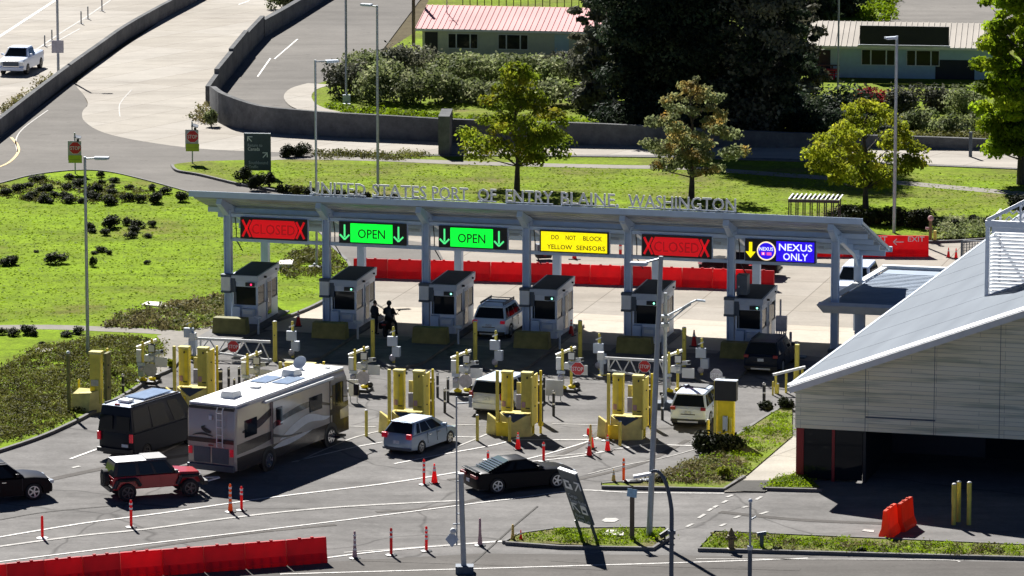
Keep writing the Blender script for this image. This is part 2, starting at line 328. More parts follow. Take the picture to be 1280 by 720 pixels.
        if smooth:
            me.polygons.foreach_set('use_smooth', [True]*len(me.polygons))
            try: me.set_sharp_from_angle(angle=math.radians(38))
            except Exception: pass
        o = bpy.data.objects.new(name, me); COL.objects.link(o)
        if parent is not None: o.parent = parent
        if loc is not None: o.location = loc
        if rz is not None: o.rotation_euler = (0, 0, rz)
        return o
def tag(o, label=None, cat=None, group=None, kind=None):
    if label: o['label'] = label
    if cat: o['category'] = cat
    if group: o['group'] = group
    if kind: o['kind'] = kind
    return o
def thing(name, loc, rz, label, cat, group=None):
    o = bpy.data.objects.new(name, None); COL.objects.link(o); o.location = loc; o.rotation_euler = (0, 0, rz); o.empty_display_size = 0.3
    return tag(o, label, cat, group)
def copy_tree(o, loc=None, rz=None, label=None, group=None, parent=None):
    c = o.copy(); COL.objects.link(c); c.parent = parent
    if loc is not None: c.location = loc
    if rz is not None: c.rotation_euler = (0, 0, rz)
    if label: c['label'] = label
    if group: c['group'] = group
    for ch in list(o.children): copy_tree(ch, parent=c)
    return c
RA = -AZ                                             # rotation that puts local x along the booth row, local y away through it
def ordn(i, n, a='left', z='right'):
    w = ['first', 'second', 'third', 'fourth', 'fifth', 'sixth', 'seventh', 'eighth', 'ninth', 'tenth', 'eleventh', 'twelfth', 'thirteenth', 'fourteenth', 'fifteenth', 'sixteenth']
    if i == 0: return a+'most one'
    if i == n-1: return z+'most one'
    if i <= (n-1)/2 or n-1-i >= len(w): return w[i]+' from '+a
    return w[n-1-i]+' from '+z

# ---------------------------------------------------------------- the ground and everything painted on it
def sheet(name, pxs, z, mm, kind='structure', raw=None):
    pts = raw or [P(x, y) for x, y in pxs]
    me = bpy.data.meshes.new(name); me.from_pydata([(p[0], p[1], z) for p in pts], [], [tuple(range(len(pts)))])
    if me.polygons[0].normal.z < 0: me.flip_normals()
    me.materials.append(M[mm]); o = bpy.data.objects.new(name, me); COL.objects.link(o); o['kind'] = kind; return o
def smoothline(pts, k=6):
    out = []; n = len(pts)
    for i in range(n-1):
        p0 = pts[max(0, i-1)]; p1 = pts[i]; p2 = pts[i+1]; p3 = pts[min(n-1, i+2)]
        for j in range(k):
            t = j/k; out.append(tuple(0.5*((2*p1[c])+(-p0[c]+p2[c])*t+(2*p0[c]-5*p1[c]+4*p2[c]-p3[c])*t*t+(-p0[c]+3*p1[c]-3*p2[c]+p3[c])*t**3) for c in range(2)))
    out.append(pts[-1]); return out
def ribbon(mb, pts, w, z, mm, th=None):
    """flat band (or a kerb with height th) along world points"""
    n = len(pts); L = []; R = []
    for i in range(n):
        a = pts[max(0, i-1)]; b = pts[min(n-1, i+1)]; d = Vector((b[0]-a[0], b[1]-a[1], 0)).normalized(); q = Vector((-d.y, d.x, 0))*w/2
        p = Vector((pts[i][0], pts[i][1], 0)); L.append(p+q); R.append(p-q)
    if th is None:
        vs = [(*p.xy, z) for p in L]+[(*p.xy, z) for p in R]
        mb.add(vs, [(n+i, n+i+1, i+1, i) for i in range(n-1)], mm)
    else:
        vs = [(*p.xy, z) for p in L]+[(*p.xy, z) for p in R]+[(*p.xy, z+th) for p in L]+[(*p.xy, z+th) for p in R]
        fs = [(3*n+i, 3*n+i+1, 2*n+i+1, 2*n+i) for i in range(n-1)]+[(i, i+1, 2*n+i+1, 2*n+i) for i in range(n-1)]+[(n+i+1, n+i, 3*n+i, 3*n+i+1) for i in range(n-1)]
        fs += [(0, 2*n, 3*n, n), (n-1, 2*n-1, 4*n-1, 3*n-1)]
        mb.add(vs, fs, mm)
def kerb(name, px, w=0.18, h=0.15, mm='kerb', k=6):
    mb = MB(); pts = smoothline(px, k) if k else px; ribbon(mb, [P(*p) for p in pts], w, 0.0, mm, h); o = mb.build(name); o['kind'] = 'structure'; return o

sheet('ground', None, -0.06, 'soil', raw=[(-2500, -400), (2500, -400), (2500, 4500), (-2500, 4500)])
sheet('parking_lot', None, 0.0, 'asphalt', raw=[P(-500, 820), P(1800, 820), P(1700, 190), P(-400, 190), ])
# the road along the bottom edge, a little darker
sheet('front_road', [(-300, 735), (240, 712), (600, 692), (840, 694), (1280, 703), (1700, 712), (1700, 860), (-300, 860)], 0.004, 'asphalt_dark')
# back left: highway, concrete ramp and road
sheet('highway', [(-400, 200), (-400, -60), (300, -60), (245, 0), (160, 50), (87, 102), (0, 173), (-120, 270)], 0.008, 'concrete')
ramp_px = smoothline([(245, -10), (190, 34), (150, 62), (120, 82), (96, 104), (104, 118), (110, 130), (103, 140), (106, 152), (130, 166), (180, 177), (250, 186), (330, 190)], 4)
sheet('concrete_ramp', ramp_px+[(430, 192), (600, 193), (830, 194), (1040, 200), (1180, 206), (1600, 224), (1700, 195), (1280, 184), (1000, 180), (830, 178), (600, 176), (430, 172), (320, 166), (278, 156), (262, 130), (330, 46), (400, -60), (310, -60)], 0.008, 'concrete')
sheet('merge_road', [(-60, 205), (0, 172), (45, 137), (90, 104), (96, 104), (104, 118), (110, 130), (103, 140), (106, 152), (130, 166), (180, 177), (250, 186), (330, 190), (420, 193), (420, 260), (-60, 262)], 0.004, 'asphalt_back')
sheet('upper_road', [(262, 128), (330, 46), (400, -60), (620, -60), (525, 0), (480, 60), (440, 92), (400, 104), (376, 112), (368, 124), (380, 136), (400, 143), (400, 150), (300, 150)], 0.012, 'asphalt_back')
sheet('driveway', [(1085, 60), (1125, -60), (1400, -60), (1330, 60)], 0.06, 'asphalt_back')
# plaza behind the booths
sheet('booth_plaza', [(438, 333), (417, 312), (400, 296), (440, 268), (700, 262), (1000, 280), (1160, 303), (1280, 296), (1500, 306), (1500, 420), (1280, 480), (1000, 450), (900, 442), (640, 436), (330, 412), (352, 400), (404, 378), (432, 350)], 0.004, 'plaza')
sheet('booth_apron', [(345, 404), (404, 382), (640, 387), (960, 405), (1280, 420), (1280, 470), (1000, 444), (640, 424), (480, 420), (345, 414)], 0.008, 'plaza_light')
sheet('plaza_patch', [(418, 312), (438, 333), (480, 333), (560, 336), (545, 306), (480, 296), (400, 296)], 0.009, 'asphalt_back')
# lawns
lawn_edge = [(417, 312), (437, 333), (432, 352), (404, 378), (352, 400), (318, 404), (285, 410), (255, 428), (232, 440), (215, 462), (190, 474), (160, 493), (120, 515), (85, 533), (40, 552), (-40, 578)]
top_edge = [(-60, 244), (0, 231), (40, 221), (90, 215), (130, 216), (170, 224), (240, 243), (262, 250), (330, 262), (390, 285), (417, 312)]
sheet('left_lawn', smoothline(top_edge, 4)+smoothline(lawn_edge, 4)+[(-300, 640), (-300, 250)], 0.09, 'lawn')
kerb('lawn_kerb', top_edge); kerb('lawn_kerb', lawn_edge)
mid_low = [(215, 208), (222, 215), (250, 220), (300, 232), (345, 240), (400, 250), (470, 262), (560, 272)]
sheet('middle_lawn', smoothline(mid_low, 3)+[(700, 276), (1000, 286), (1160, 300), (1230, 298), (1330, 294), (1500, 300), (1600, 250), (1280, 214), (1100, 206), (1000, 203), (830, 198), (600, 196), (480, 194), (440, 197), (330, 201), (250, 203), (222, 206)], 0.09, 'lawn_dry')
kerb('island_kerb', mid_low); kerb('island_kerb', [(1160, 304), (1195, 303), (1240, 300), (1290, 297), (1340, 296)], k=3)
kerb('road_kerb', [(440, 197), (600, 197), (830, 199), (1000, 204), (1100, 207), (1280, 214)], k=3)
mb = MB(); ribbon(mb, [P(*p) for p in smoothline([(-40, 412), (60, 411), (140, 414), (200, 417), (225, 420)], 4)], 1.3, 0.1, 'path'); o = mb.build('footpath'); o['kind'] = 'structure'
sheet('footpath_pad', [(225, 416), (300, 404), (330, 408), (232, 441), (215, 462), (190, 473), (176, 462), (205, 434), (196, 422)], 0.105, 'path')
mb = MB(); ribbon(mb, [P(*p) for p in smoothline([(312, 203), (360, 199), (470, 201), (600, 206), (760, 210), (860, 212), (1000, 222), (1120, 230), (1200, 237), (1300, 246)], 4)], 1.5, 0.1, 'path'); o = mb.build('footpath'); o['kind'] = 'structure'
# upper gardens (ground below the hedges, trees and houses)
sheet('upper_ground', [(400, 143), (368, 124), (376, 112), (440, 92), (520, 40), (560, -60), (1600, -60), (1600, 188), (1280, 182), (1000, 176), (830, 162), (700, 158), (560, 148)], 0.05, 'lawn_dry')
mb = MB(); ribbon(mb, [P(*p) for p in smoothline([(400, 106), (380, 112), (372, 122), (382, 134), (410, 142), (440, 144)], 4)], 2.0, 0.07, 'concrete'); o = mb.build('pavement'); o['kind'] = 'structure'
# right-hand islands
A_px = [(990, 506), (960, 522), (925, 545), (890, 566), (855, 588), (830, 600), (790, 604), (752, 607), (754, 611), (905, 613), (918, 604), (934, 596), (990, 548)]
sheet('grass_island', A_px, 0.11, 'island_turf')
kerb('island_kerb', [(990, 505), (960, 521), (925, 544), (890, 565), (855, 587), (828, 600), (790, 604), (752, 607)]); kerb('island_kerb', [(752, 611), (905, 614), (930, 598)], k=0)
sheet('sidewalk', [(905, 616), (935, 596), (992, 546), (1010, 560), (1010, 590), (972, 600), (958, 615)], 0.06, 'concrete')
sheet('ramp_patch', [(906, 615), (917, 602), (966, 602), (956, 616)], 0.066, 'patch')
sheet('grass_island', [(955, 612), (968, 600), (1005, 592), (1025, 612)], 0.11, 'island_turf'); kerb('island_kerb', [(953, 613), (1028, 615)], k=0)
sheet('grass_island', [(635, 680), (650, 670), (700, 664), (830, 663), (838, 672), (815, 687), (640, 681)], 0.11, 'island_turf')
kerb('island_kerb', [(630, 680), (648, 670), (698, 663), (832, 662), (840, 672), (816, 688), (700, 686), (632, 681)], k=0)
sheet('grass_island', [(876, 688), (895, 668), (1500, 690), (1500, 710), (1280, 700)], 0.11, 'island_turf')
kerb('island_kerb', [(1500, 709), (1280, 700), (873, 689), (893, 667), (1280, 684), (1500, 690)], k=0)
# paint
mk = MB()
def line(pts, w=0.13, mm='paint_white', z=0.02, k=5): ribbon(mk, [P(*p) for p in (smoothline(pts, k) if k and len(pts) > 2 else pts)], w, z, mm)
line([(-20, 675), (100, 655), (200, 642), (340, 622), (480, 605), (575, 590)], 0.16)
line([(-20, 686), (100, 670), (180, 662), (310, 645), (425, 634), (575, 626)], 0.22, 'paint_worn')
line([(-20, 705), (100, 690), (310, 665), (450, 648), (605, 628), (640, 624), (690, 617), (730, 613), (790, 616), (905, 617)], 0.13)
line([(405, 698), (470, 690), (560, 682), (630, 677)], 0.16); line([(430, 691), (500, 686), (640, 675)], 0.12, 'paint_worn')
line([(350, 718), (600, 711), (840, 704), (960, 700), (1010, 698)], 0.13); line([(870, 699), (1160, 700), (1200, 703)], 0.1, 'paint_worn')
line([(88, 574), (123, 561)], 0.16); line([(90, 585), (100, 583)], 0.2, 'paint_worn')
line([(190, 572), (258, 540)], 0.14, 'paint_worn')
line([(365, 578), (440, 560), (478, 553)], 0.12); line([(370, 578), (430, 552), (458, 543), (490, 535), (520, 520)], 0.12, 'paint_worn')
line([(493, 580), (560, 567), (620, 556), (650, 547)], 0.14); line([(560, 546), (600, 547)], 0.12)
line([(555, 565), (590, 551), (625, 536), (650, 527)], 0.12, 'paint_worn')
line([(655, 575), (690, 566), (735, 552), (765, 540), (800, 526)], 0.13); line([(665, 577), (720, 571), (780, 560), (815, 554)], 0.13)
line([(680, 572), (740, 566), (800, 558)], 0.12, 'paint_worn'); line([(640, 550), (720, 550), (780, 548)], 0.15)
line([(820, 556), (880, 558)], 0.15); line([(435, 533), (470, 534)], 0.12, 'paint_worn'); line([(545, 530), (600, 532)], 0.12, 'paint_worn')
line([(735, 593), (780, 582), (840, 570), (900, 552)], 0.08, 'paint_worn'); line([(690, 530), (760, 532)], 0.1, 'paint_worn')
line([(575, 715), (590, 705), (640, 660), (672, 633)], 0.09, 'patch'); line([(0, 650), (60, 640), (170, 630)], 0.07, 'patch')
for a, b in (((858, 659), (866, 655)), ((873, 648), (881, 643)), ((885, 639), (890, 636)), ((892, 635), (897, 632)), ((903, 629), (909, 626)), ((908, 622), (916, 619)), ((900, 658), (907, 655)), ((918, 648), (925, 645)), ((928, 635), (935, 633)), ((945, 625), (952, 621)), ((950, 643), (960, 640))): line([a, b], 0.16, 'paint_worn')
line([(929, 611), (937, 602)], 0.1)
# highway paint
line([(-10, 52), (70, 0), (85, -10)], 0.3); line([(40, 66), (75, 42), (110, 20), (150, -8)], 0.16, 'paint_worn'); line([(60, 58), (100, 36)], 0.16, 'paint_worn')
line([(322, 96), (338, 73)], 0.13); line([(343, 74), (372, 49)], 0.13)
line([(-10, 212), (10, 204), (22, 192), (22, 182), (14, 172)], 0.2, 'paint_yellow'); line([(22, 190), (20, 175), (30, 160), (60, 138)], 0.1, 'paint_worn')
line([(298, 6), (312, 1)], 0.16); line([(150, 146), (150, 130), (165, 112)], 0.08, 'paint_worn')
for pts, w_ in (([(60, 600), (160, 580), (300, 560)], .5), ([(470, 640), (560, 632), (700, 600)], .35), ([(150, 690), (300, 668), (420, 656)], .3), ([(560, 600), (640, 588), (720, 560), (760, 530)], .3), ([(720, 600), (800, 580), (860, 550)], .3), ([(690, 700), (800, 706), (1000, 712)], .5), ([(900, 640), (1000, 650), (1120, 655)], .45), ([(440, 700), (600, 705), (760, 712)], .4)):
    line(pts, w_, 'asphalt_dark', .012)
mo = mk.build('lane_markings'); mo['kind'] = 'structure'
# flat covers and slabs lying in the grass
def slabthing(name, px, z, mm, label, cat, th=0.06):
    pts = [P(*p) for p in px]; c = sum(pts, Vector())/len(pts); mb = MB(); q = [(p-c).to_2d() for p in pts]
    if sum(q[i].x*q[(i+1) % len(q)].y-q[(i+1) % len(q)].x*q[i].y for i in range(len(q))) < 0: q.reverse()
    mb.prism([tuple(v) for v in q], z, z+th, mm); return tag(mb.build(name, loc=c), label, cat)
M['slab'] = mat('pale_slab', (0.62, 0.58, 0.53), 0.8, var=0.1)
slabthing('utility_cover', [(177, 384), (184, 380), (203, 381), (201, 386)], 0.1, 'slab', 'left one of two pale covers lying in the lawn before the first booth', 'cover')
slabthing('utility_cover', [(203, 386), (207, 382), (224, 383), (222, 387)], 0.1, 'slab', 'right one of two pale covers lying in the lawn before the first booth', 'cover')
slabthing('utility_cover', [(42, 443), (47, 438), (66, 439), (64, 443)], 0.1, 'slab', 'pale cover in the ground cover left of the lamp post', 'cover')
slabthing('utility_cover', [(345, 337), (350, 332), (367, 331), (365, 337)], 0.12, 'slab', 'pale square cover on the lawn seen under the canopy', 'cover', 0.2)
slabthing('utility_cover', [(753, 673), (760, 667), (780, 668), (779, 674)], 0.12, 'slab', 'pale cover in the small island beside the leaning sign', 'cover')
slabthing('manhole_cover', [(752, 651), (757, 648), (770, 648), (774, 650), (768, 653), (756, 653)], 0.012, 'paint_worn', 'worn round manhole cover on the road above the small island', 'manhole cover', 0.01)
slabthing('manhole_cover', [(1077, 664), (1080, 662), (1093, 663), (1092, 666)], 0.012, 'paint_worn', 'pale patch cover on the road left of the orange barrier', 'manhole cover', 0.01)

# ---------------------------------------------------------------- border canopy with its seven bays
VF, ZF, VB, ZB = -1.6, 7.2, 7.0, 4.35               # near (high) and far (low) roof edges
def zroof(v): return ZF+(ZB-ZF)*(v-VF)/(VB-VF)
XL, XR = -1.55, SP*6+1.65
can = thing('border_canopy', O1, RA, 'long steel canopy with a tilted metal roof standing over the six inspection booths', 'canopy')
mb = MB(); ang = math.atan2(ZB-ZF, VB-VF)
mb.hexa([(XL, VF, ZF), (XR, VF, ZF), (XR, VB, ZB), (XL, VB, ZB)], [(XL, VF, ZF+.16), (XR, VF, ZF+.16), (XR, VB, ZB+.16), (XL, VB, ZB+.16)], 'roof_deck')
mb.build('roof', can)
mb = MB()
for k in range(14):                                  # pans of the underside
    v0 = VF+.25+k*(VB-VF-.4)/14; v1 = v0+(VB-VF-.4)/14*.62
    mb.hexa([(XL+.1, v0, zroof(v0)-.10), (XR-.1, v0, zroof(v0)-.10), (XR-.1, v1, zroof(v1)-.10), (XL+.1, v1, zroof(v1)-.10)], [(XL+.1, v0, zroof(v0)-.004), (XR-.1, v0, zroof(v0)-.004), (XR-.1, v1, zroof(v1)-.004), (XL+.1, v1, zroof(v1)-.004)], 'soffit')
mb.build('soffit', can)
mb = MB(); mb.box(XL-.05, XR+.05, VF-.14, VF-.004, ZF-.04, ZF+.26, 'steel_blue'); mb.box(XL-.05, XR+.05, VF-.17, VF-.144, ZF+.22, ZF+.28, 'steel_blue')
mb.build('fascia', can)
mb = MB(); mb.box(XL-.05, XR+.05, VB+.004, VB+.2, ZB-.06, ZB+.22, 'steel_blue'); mb.build('gutter', can)
for k in range(7):
    x = k*SP
    mb = MB(); w = .19
    mb.box(x-w, x+w, -.03, .03, .3, 6.25, 'steel_blue'); mb.box(x-w, x-w+.06, -.2, .2, .3, 6.25, 'steel_blue'); mb.box(x+w-.06, x+w, -.2, .2, .3, 6.25, 'steel_blue'); mb.box(x-.3, x+.3, -.3, .3, .12, .3, 'steel_dark')
    mb.build('column', can)
    mb = MB(); mb.box(x-.2, x+.2, 6.3, 6.7, .1, zroof(6.5)-.35, 'steel_blue'); mb.build('column', can)
    mb = MB()
    mb.bar((x, -.15, 6.1), (x, VF+.1, ZF-.28), .3, .32, 'steel_blue'); mb.bar((x, VF+.3, ZF-.38), (x, 6.5, zroof(6.5)-.38), .24, .42, 'steel_blue')
    mb.bar((x, 0, 5.9), (x, 2.4, zroof(2.4)-.35), .14, .14, 'steel_blue'); mb.bar((x, 6.5, 3.5), (x, 4.6, zroof(4.6)-.35), .12, .12, 'steel_blue')
    mb.build('rafter', can)
mb = MB()
for v in (0.9, 2.6, 4.4, 6.2): mb.bar((XL+.15, v, zroof(v)-.28), (XR-.15, v, zroof(v)-.28), .14, .26, 'steel_blue')
mb.build('purlin', can)
for z in (5.97, 4.66):
    mb = MB()
    for k in range(6): mb.box(k*SP+.2, (k+1)*SP-.2, -.09, .09, z-.09, z+.09, 'steel_blue')
    mb.build('sign_rail', can)
for k in range(6):                                   # conduits, lamps and cameras tucked under the roof
    x = k*SP
    mb = MB(); mb.path([(x+.35, .1, 6.0), (x+.4, .2, 5.2), (x+.42, .1, 4.6), (x+.75, .2, 4.0)], .03, 'black', 6); mb.build('cable_run', can)
    mb = MB(); mb.box(x+1.5, x+4.2, 3.3, 3.5, zroof(3.4)-.62, zroof(3.4)-.5, 'panel_grey'); mb.build('light_strip', can)
    mb = MB(); mb.tube((x+.6, 6.6, ZB-.2), (x+.6, 6.6, ZB-.75), .1, 'black'); mb.build('camera', can)
# the line of free-standing letters on the near edge
sg = thing('canopy_lettering', row(0, VF-.05, ZF+.3), RA, 'grey free-standing metal letters along the top edge of the canopy', 'sign')
def lx(px):                                           # local x on the fascia plane of an image column
    w = on_plane(px, 250, row(0, VF-.05, ZF+.3), Vector((V.x, V.y, 0))); return (w-row(0, VF-.05)).dot(U)
for t, a, b in (('UNITED', 387, 457), ('STATES', 465, 533), ('PORT', 540, 585), ('OF', 597, 620), ('ENTRY', 632, 691), ('BLAINE,', 701, 773), ('WASHINGTON', 785, 920)):
    mb = MB(); x0, x1 = lx(a), lx(b); mb.text(t, .68, 'letter', (x0+x1)/2, 0, .06, fit=x1-x0, depth=.06)
    mb.box(x0, x1, .03, .08, .0, .06, 'galv'); mb.build('lettering', sg)

# lane signs
def lane_sign(k, kind, label):
    s = thing('lane_sign', row(k*SP+2.62, -.13, 4.76), RA, label, 'sign', 'electronic lane signs under the canopy')
    w, h = 1.85, 1.12
    mb = MB(); mb.box(-w-.05, w+.05, .0, .14, -.02, h+.06, 'steel_blue'); mb.box(-w, w, -.12, -.004, .0, h+.04, 'led_black'); mb.build('housing', s)
    y = -.13
    if kind == 'open':
        mb = MB(); mb.box(-1.22, 1.1, y, y+.008, .07, h-.04, 'led_green'); mb.build('display', s)
        mb = MB(); mb.text('OPEN', .5, 'led_black', -.06, y-.012, .31, fit=1.5, depth=.01); mb.build('lettering', s)
        for x in (-1.54, 1.43):
            mb = MB(); mb.bar((x, y-.005, .32), (x, y-.005, h-.12), .09, .02, 'led_arrow', up=Vector((0, 1, 0)))
            for q in (-1, 1): mb.bar((x, y-.005, .2), (x+q*.26, y-.005, .46), .09, .02, 'led_arrow', up=Vector((0, 1, 0)))
            mb.build('arrow', s)
    elif kind == 'closed':
        mb = MB(); e = .28; mb.slab([(-1.35, y, .5), (-1.15, y, .09), (1.15, y, .09), (1.35, y, .5), (1.35, y, .65), (1.15, y, 1.05), (-1.15, y, 1.05), (-1.35, y, .65)], (0, 1, 0), .008, 'led_red'); mb.build('display', s)
        mb = MB(); mb.text('CLOSED', .56, 'led_red_dim', 0, y-.012, .29, fit=2.4, depth=.01); mb.build('lettering', s)
        for x in (-1.5, 1.5):
            mb = MB()
            for q in (-1, 1): mb.bar((x-q*.22, y-.014, .12), (x+q*.22, y-.014, 1.02), .12, .02, 'led_red', up=Vector((0, 1, 0)))
            mb.build('cross', s)
    elif kind == 'sensors':
        mb = MB(); mb.box(-w+.07, w-.07, y, y+.008, .06, h-.03, 'led_yellow'); mb.build('display', s)
        for t, a, b, z in (('DO', -1.22, -.82, .69), ('NOT', -.45, .1, .69), ('BLOCK', .5, 1.52, .69), ('YELLOW', -1.45, -.1, .18), ('SENSORS', .12, 1.68, .18)):
            mb = MB(); mb.text(t, .25, 'led_black', (a+b)/2, y-.012, z, fit=b-a, depth=.01); mb.build('lettering', s)
    else:
        mb = MB(); mb.box(-.2, w-.05, y, y+.008, .05, h-.02, 'led_blue'); mb.build('display', s)
        mb = MB(); mb.bar((-1.55, y-.01, .5), (-1.55, y-.01, 1.0), .17, .02, 'led_yellow', up=Vector((0, 1, 0))); mb.slab([(-1.82, y-.015, .5), (-1.28, y-.015, .5), (-1.55, y-.015, .16)], (0, 1, 0), .02, 'led_yellow'); mb.build('arrow', s)
        mb = MB()
        def disc(r, yy, mm, cx=-.72, cz=.56):
            mb.slab([(cx+r*math.cos(t*PI/14), yy, cz+r*math.sin(t*PI/14)) for t in range(28)][::-1], (0, 1, 0), .008, mm)
        disc(.5, y-.01, 'led_cream'); disc(.43, y-.02, 'led_blue'); mb.text('NEXUS', .19, 'led_white', -.72, y-.03, .58, fit=.72, depth=.008)
        mb.box(-.98, -.78, y-.03, y-.021, .34, .5, 'led_pink'); mb.box(-.70, -.44, y-.03, y-.021, .34, .5, 'led_pink'); mb.box(-.91, -.85, y-.036, y-.031, .37, .47, 'led_white')
        mb.build('emblem', s)
        mb = MB(); mb.text('NEXUS', .38, 'led_white', .82, y-.012, .62, fit=1.75, depth=.01); mb.build('lettering', s)
        mb = MB(); mb.text('ONLY', .38, 'led_white', .82, y-.012, .13, fit=1.3, depth=.01); mb.build('lettering', s)
lane_sign(0, 'closed', 'red electronic CLOSED sign with crosses over the leftmost booth')
lane_sign(1, 'open', 'green electronic OPEN sign just right of the leftmost CLOSED sign')
lane_sign(2, 'open', 'green electronic OPEN sign just left of the yellow sign')
lane_sign(3, 'sensors', 'yellow electronic sign reading DO NOT BLOCK YELLOW SENSORS')
lane_sign(4, 'closed', 'red electronic CLOSED sign between the yellow and the blue sign')
lane_sign(5, 'nexus', 'blue electronic NEXUS ONLY sign with a yellow down arrow')

BS = ['leftmost booth', 'second booth from left', 'third booth', 'booth under the yellow sign', 'fifth booth', 'rightmost booth']
# booths
BN = ['leftmost booth, beside the lawn, under a red CLOSED sign', 'second booth from the left, with an officer standing at its door', 'booth with a silver SUV at its door', 'booth under the yellow sign, with the SUV on its left', 'fifth booth, under the right-hand red CLOSED sign', 'rightmost booth, with a dark cabinet on its roof, under the blue sign']
M['booth_wall'] = mat('booth_wall', (0.64, 0.70, 0.78), 0.5, 0.05, var=0.08, scale=1.5)
M['booth_roof'] = mat('booth_roof', (0.02, 0.025, 0.035), 0.7, var=0.3)
def booth(k):
    b = thing('inspection_booth', row(k*SP+.28, -.25, .15), RA, 'grey metal '+BN[k], 'booth', 'inspection booths under the canopy')
    w, d, h = 1.42, 3.55, 2.62
    mb = MB(); mb.box(0, w, 0, d, 0, 1.02, 'booth_wall')                                  # dado
    for x0, x1, y0, y1 in ((0, .1, 0, .1), (w-.1, w, 0, .1), (0, .1, d-.1, d), (w-.1, w, d-.1, d), (w-.1, w, 1.25, 1.5), (w-.1, w, 2.35, 2.5), (.0, .1, 1.6, 1.8)): mb.box(x0, x1, y0, y1, 1.024, 2.0, 'booth_wall')
    mb.box(0, w, 0, d, 2.004, 2.3, 'booth_wall'); mb.build('wall', b)
    mb = MB(); mb.hexa([(-.06, -.1, 2.304), (w+.06, -.1, 2.304), (w+.06, d+.08, 2.304), (-.06, d+.08, 2.304)], [(-.08, -.14, h), (w+.08, -.14, h), (w+.08, d+.1, h+.12), (-.08, d+.1, h+.12)], 'panel_grey')
    mb.hexa([(.02, .0, h-.05), (w-.02, .0, h-.05), (w-.02, d-.02, h+.07), (.02, d-.02, h+.07)], [(.03, .02, h+.02), (w-.03, .02, h+.02), (w-.03, d-.03, h+.15), (.03, d-.03, h+.15)], 'booth_roof')
    mb.build('roof', b)
    mb = MB(); mb.box(.1, w-.1, .03, .06, 1.03, 2.0, 'glass'); mb.box(.18, .2, .02, .028, 1.03, 2.0, 'panel_grey'); mb.build('window', b)
    mb = MB(); mb.box(w-.06, w-.03, .1, 1.25, 1.03, 2.0, 'glass'); mb.build('window', b)
    mb = MB(); mb.box(.03, .06, .1, d-.1, 1.03, 2.0, 'glass_light'); mb.build('window', b)
    mb = MB(); mb.box(.1, w-.1, d-.06, d-.03, 1.03, 2.0, 'glass_light'); mb.build('window', b)
    mb = MB(); mb.box(w-.06, w-.03, 2.5, d-.1, 1.03, 2.0, 'glass'); mb.build('window', b)
    mb = MB(); mb.box(w+.002, w+.04, 1.5, 2.35, .02, 2.15, 'panel_grey'); mb.box(w+.042, w+.055, 1.62, 2.23, .25, 2.0, 'glass'); dr = mb.build('door', b)
    mb = MB(); mb.box(w+.06, w+.11, 1.55, 1.6, .95, 1.15, 'chrome'); mb.build('handle', dr)
    mb = MB(); mb.box(.12, .55, -.42, -.005, .35, .98, 'steel_blue'); mb.box(.6, w-.1, -.3, -.005, .45, .85, 'panel_grey'); mb.box(.7, w-.2, -.31, -.302, .58, .78, 'panel_white'); mb.build('counter', b)
    mb = MB(); mb.box(w-.62, w-.12, -.2, -.12, 2.07, 2.27, 'black'); mb.ball((w-.3 if k == 0 else w-.22, -.2, 2.17), .05, 'lamp_red' if k == 0 else 'lamp_green'); mb.build('status_light', b)
    mb = MB(); mb.box(w+.003, w+.012, .0, d, 1.0, 1.03, 'steel_dark'); mb.tube((w, 1.0, 2.42), (w+.2, 1.0, 2.42), .06, 'black'); mb.tube((w, 3.0, 2.5), (w+.15, 3.0, 2.5), .05, 'black'); mb.build('trim', b)
    mb = MB(); mb.box(.35, .75, .6, .9, 1.03, 1.65, 'black'); mb.box(.62, .98, .35, .38, 1.45, 1.75, 'panel_white' if k != 5 else 'panel_green'); mb.build('monitor', b)
    if k == 5: mb = MB(); mb.box(-.02, .55, .3, 1.0, h+.12, h+1.15, 'steel_dark'); mb.ball((.12, .28, h+.55), .05, 'sign_white'); mb.build('roof_cabinet', b)
    # card-reader box on the column beside the window
    c = thing('column_cabinet', row(k*SP, -.42, 1.95), RA, 'pale cabinet with dark bands on the column left of the '+BS[k], 'cabinet', 'cabinets on the canopy columns')
    mb = MB(); mb.box(-.25, .25, -.12, .17, 0, .74, 'panel_white'); mb.box(-.27, .27, -.14, .19, -.12, -.003, 'steel_dark'); mb.box(-.27, .27, -.14, .19, .743, .88, 'steel_dark'); mb.build('body', c)
    mb = MB(); mb.box(.2, .5, .05, .16, -.1, .86, 'steel_dark'); mb.build('bracket', c)
    # protective block and island
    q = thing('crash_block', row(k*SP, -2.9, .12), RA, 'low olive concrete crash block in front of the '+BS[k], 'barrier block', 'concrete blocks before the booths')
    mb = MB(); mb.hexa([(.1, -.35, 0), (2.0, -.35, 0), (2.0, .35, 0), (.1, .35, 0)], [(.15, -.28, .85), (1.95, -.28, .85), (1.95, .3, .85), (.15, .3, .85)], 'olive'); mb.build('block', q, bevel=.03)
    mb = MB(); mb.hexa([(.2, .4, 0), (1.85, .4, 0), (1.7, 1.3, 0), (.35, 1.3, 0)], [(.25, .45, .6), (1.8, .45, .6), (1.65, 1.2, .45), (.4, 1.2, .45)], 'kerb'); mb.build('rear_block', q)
    mb = MB(); mb.prism([(k*SP-.3, -8.0), (k*SP+.7, -9.6), (k*SP+1.5, -9.6), (k*SP+2.1, -8.0), (k*SP+2.1, 4.2), (k*SP-.3, 4.2)], 0.0, .14, 'kerb')
    o = mb.build('booth_island', loc=O1, rz=RA); o['kind'] = 'structure'
    o2 = thing('bollard', row(k*SP+2.35, -2.2), RA, 'thin grey T-topped post right of the block before the '+BS[k], 'post', 'T-topped posts by the booth islands')
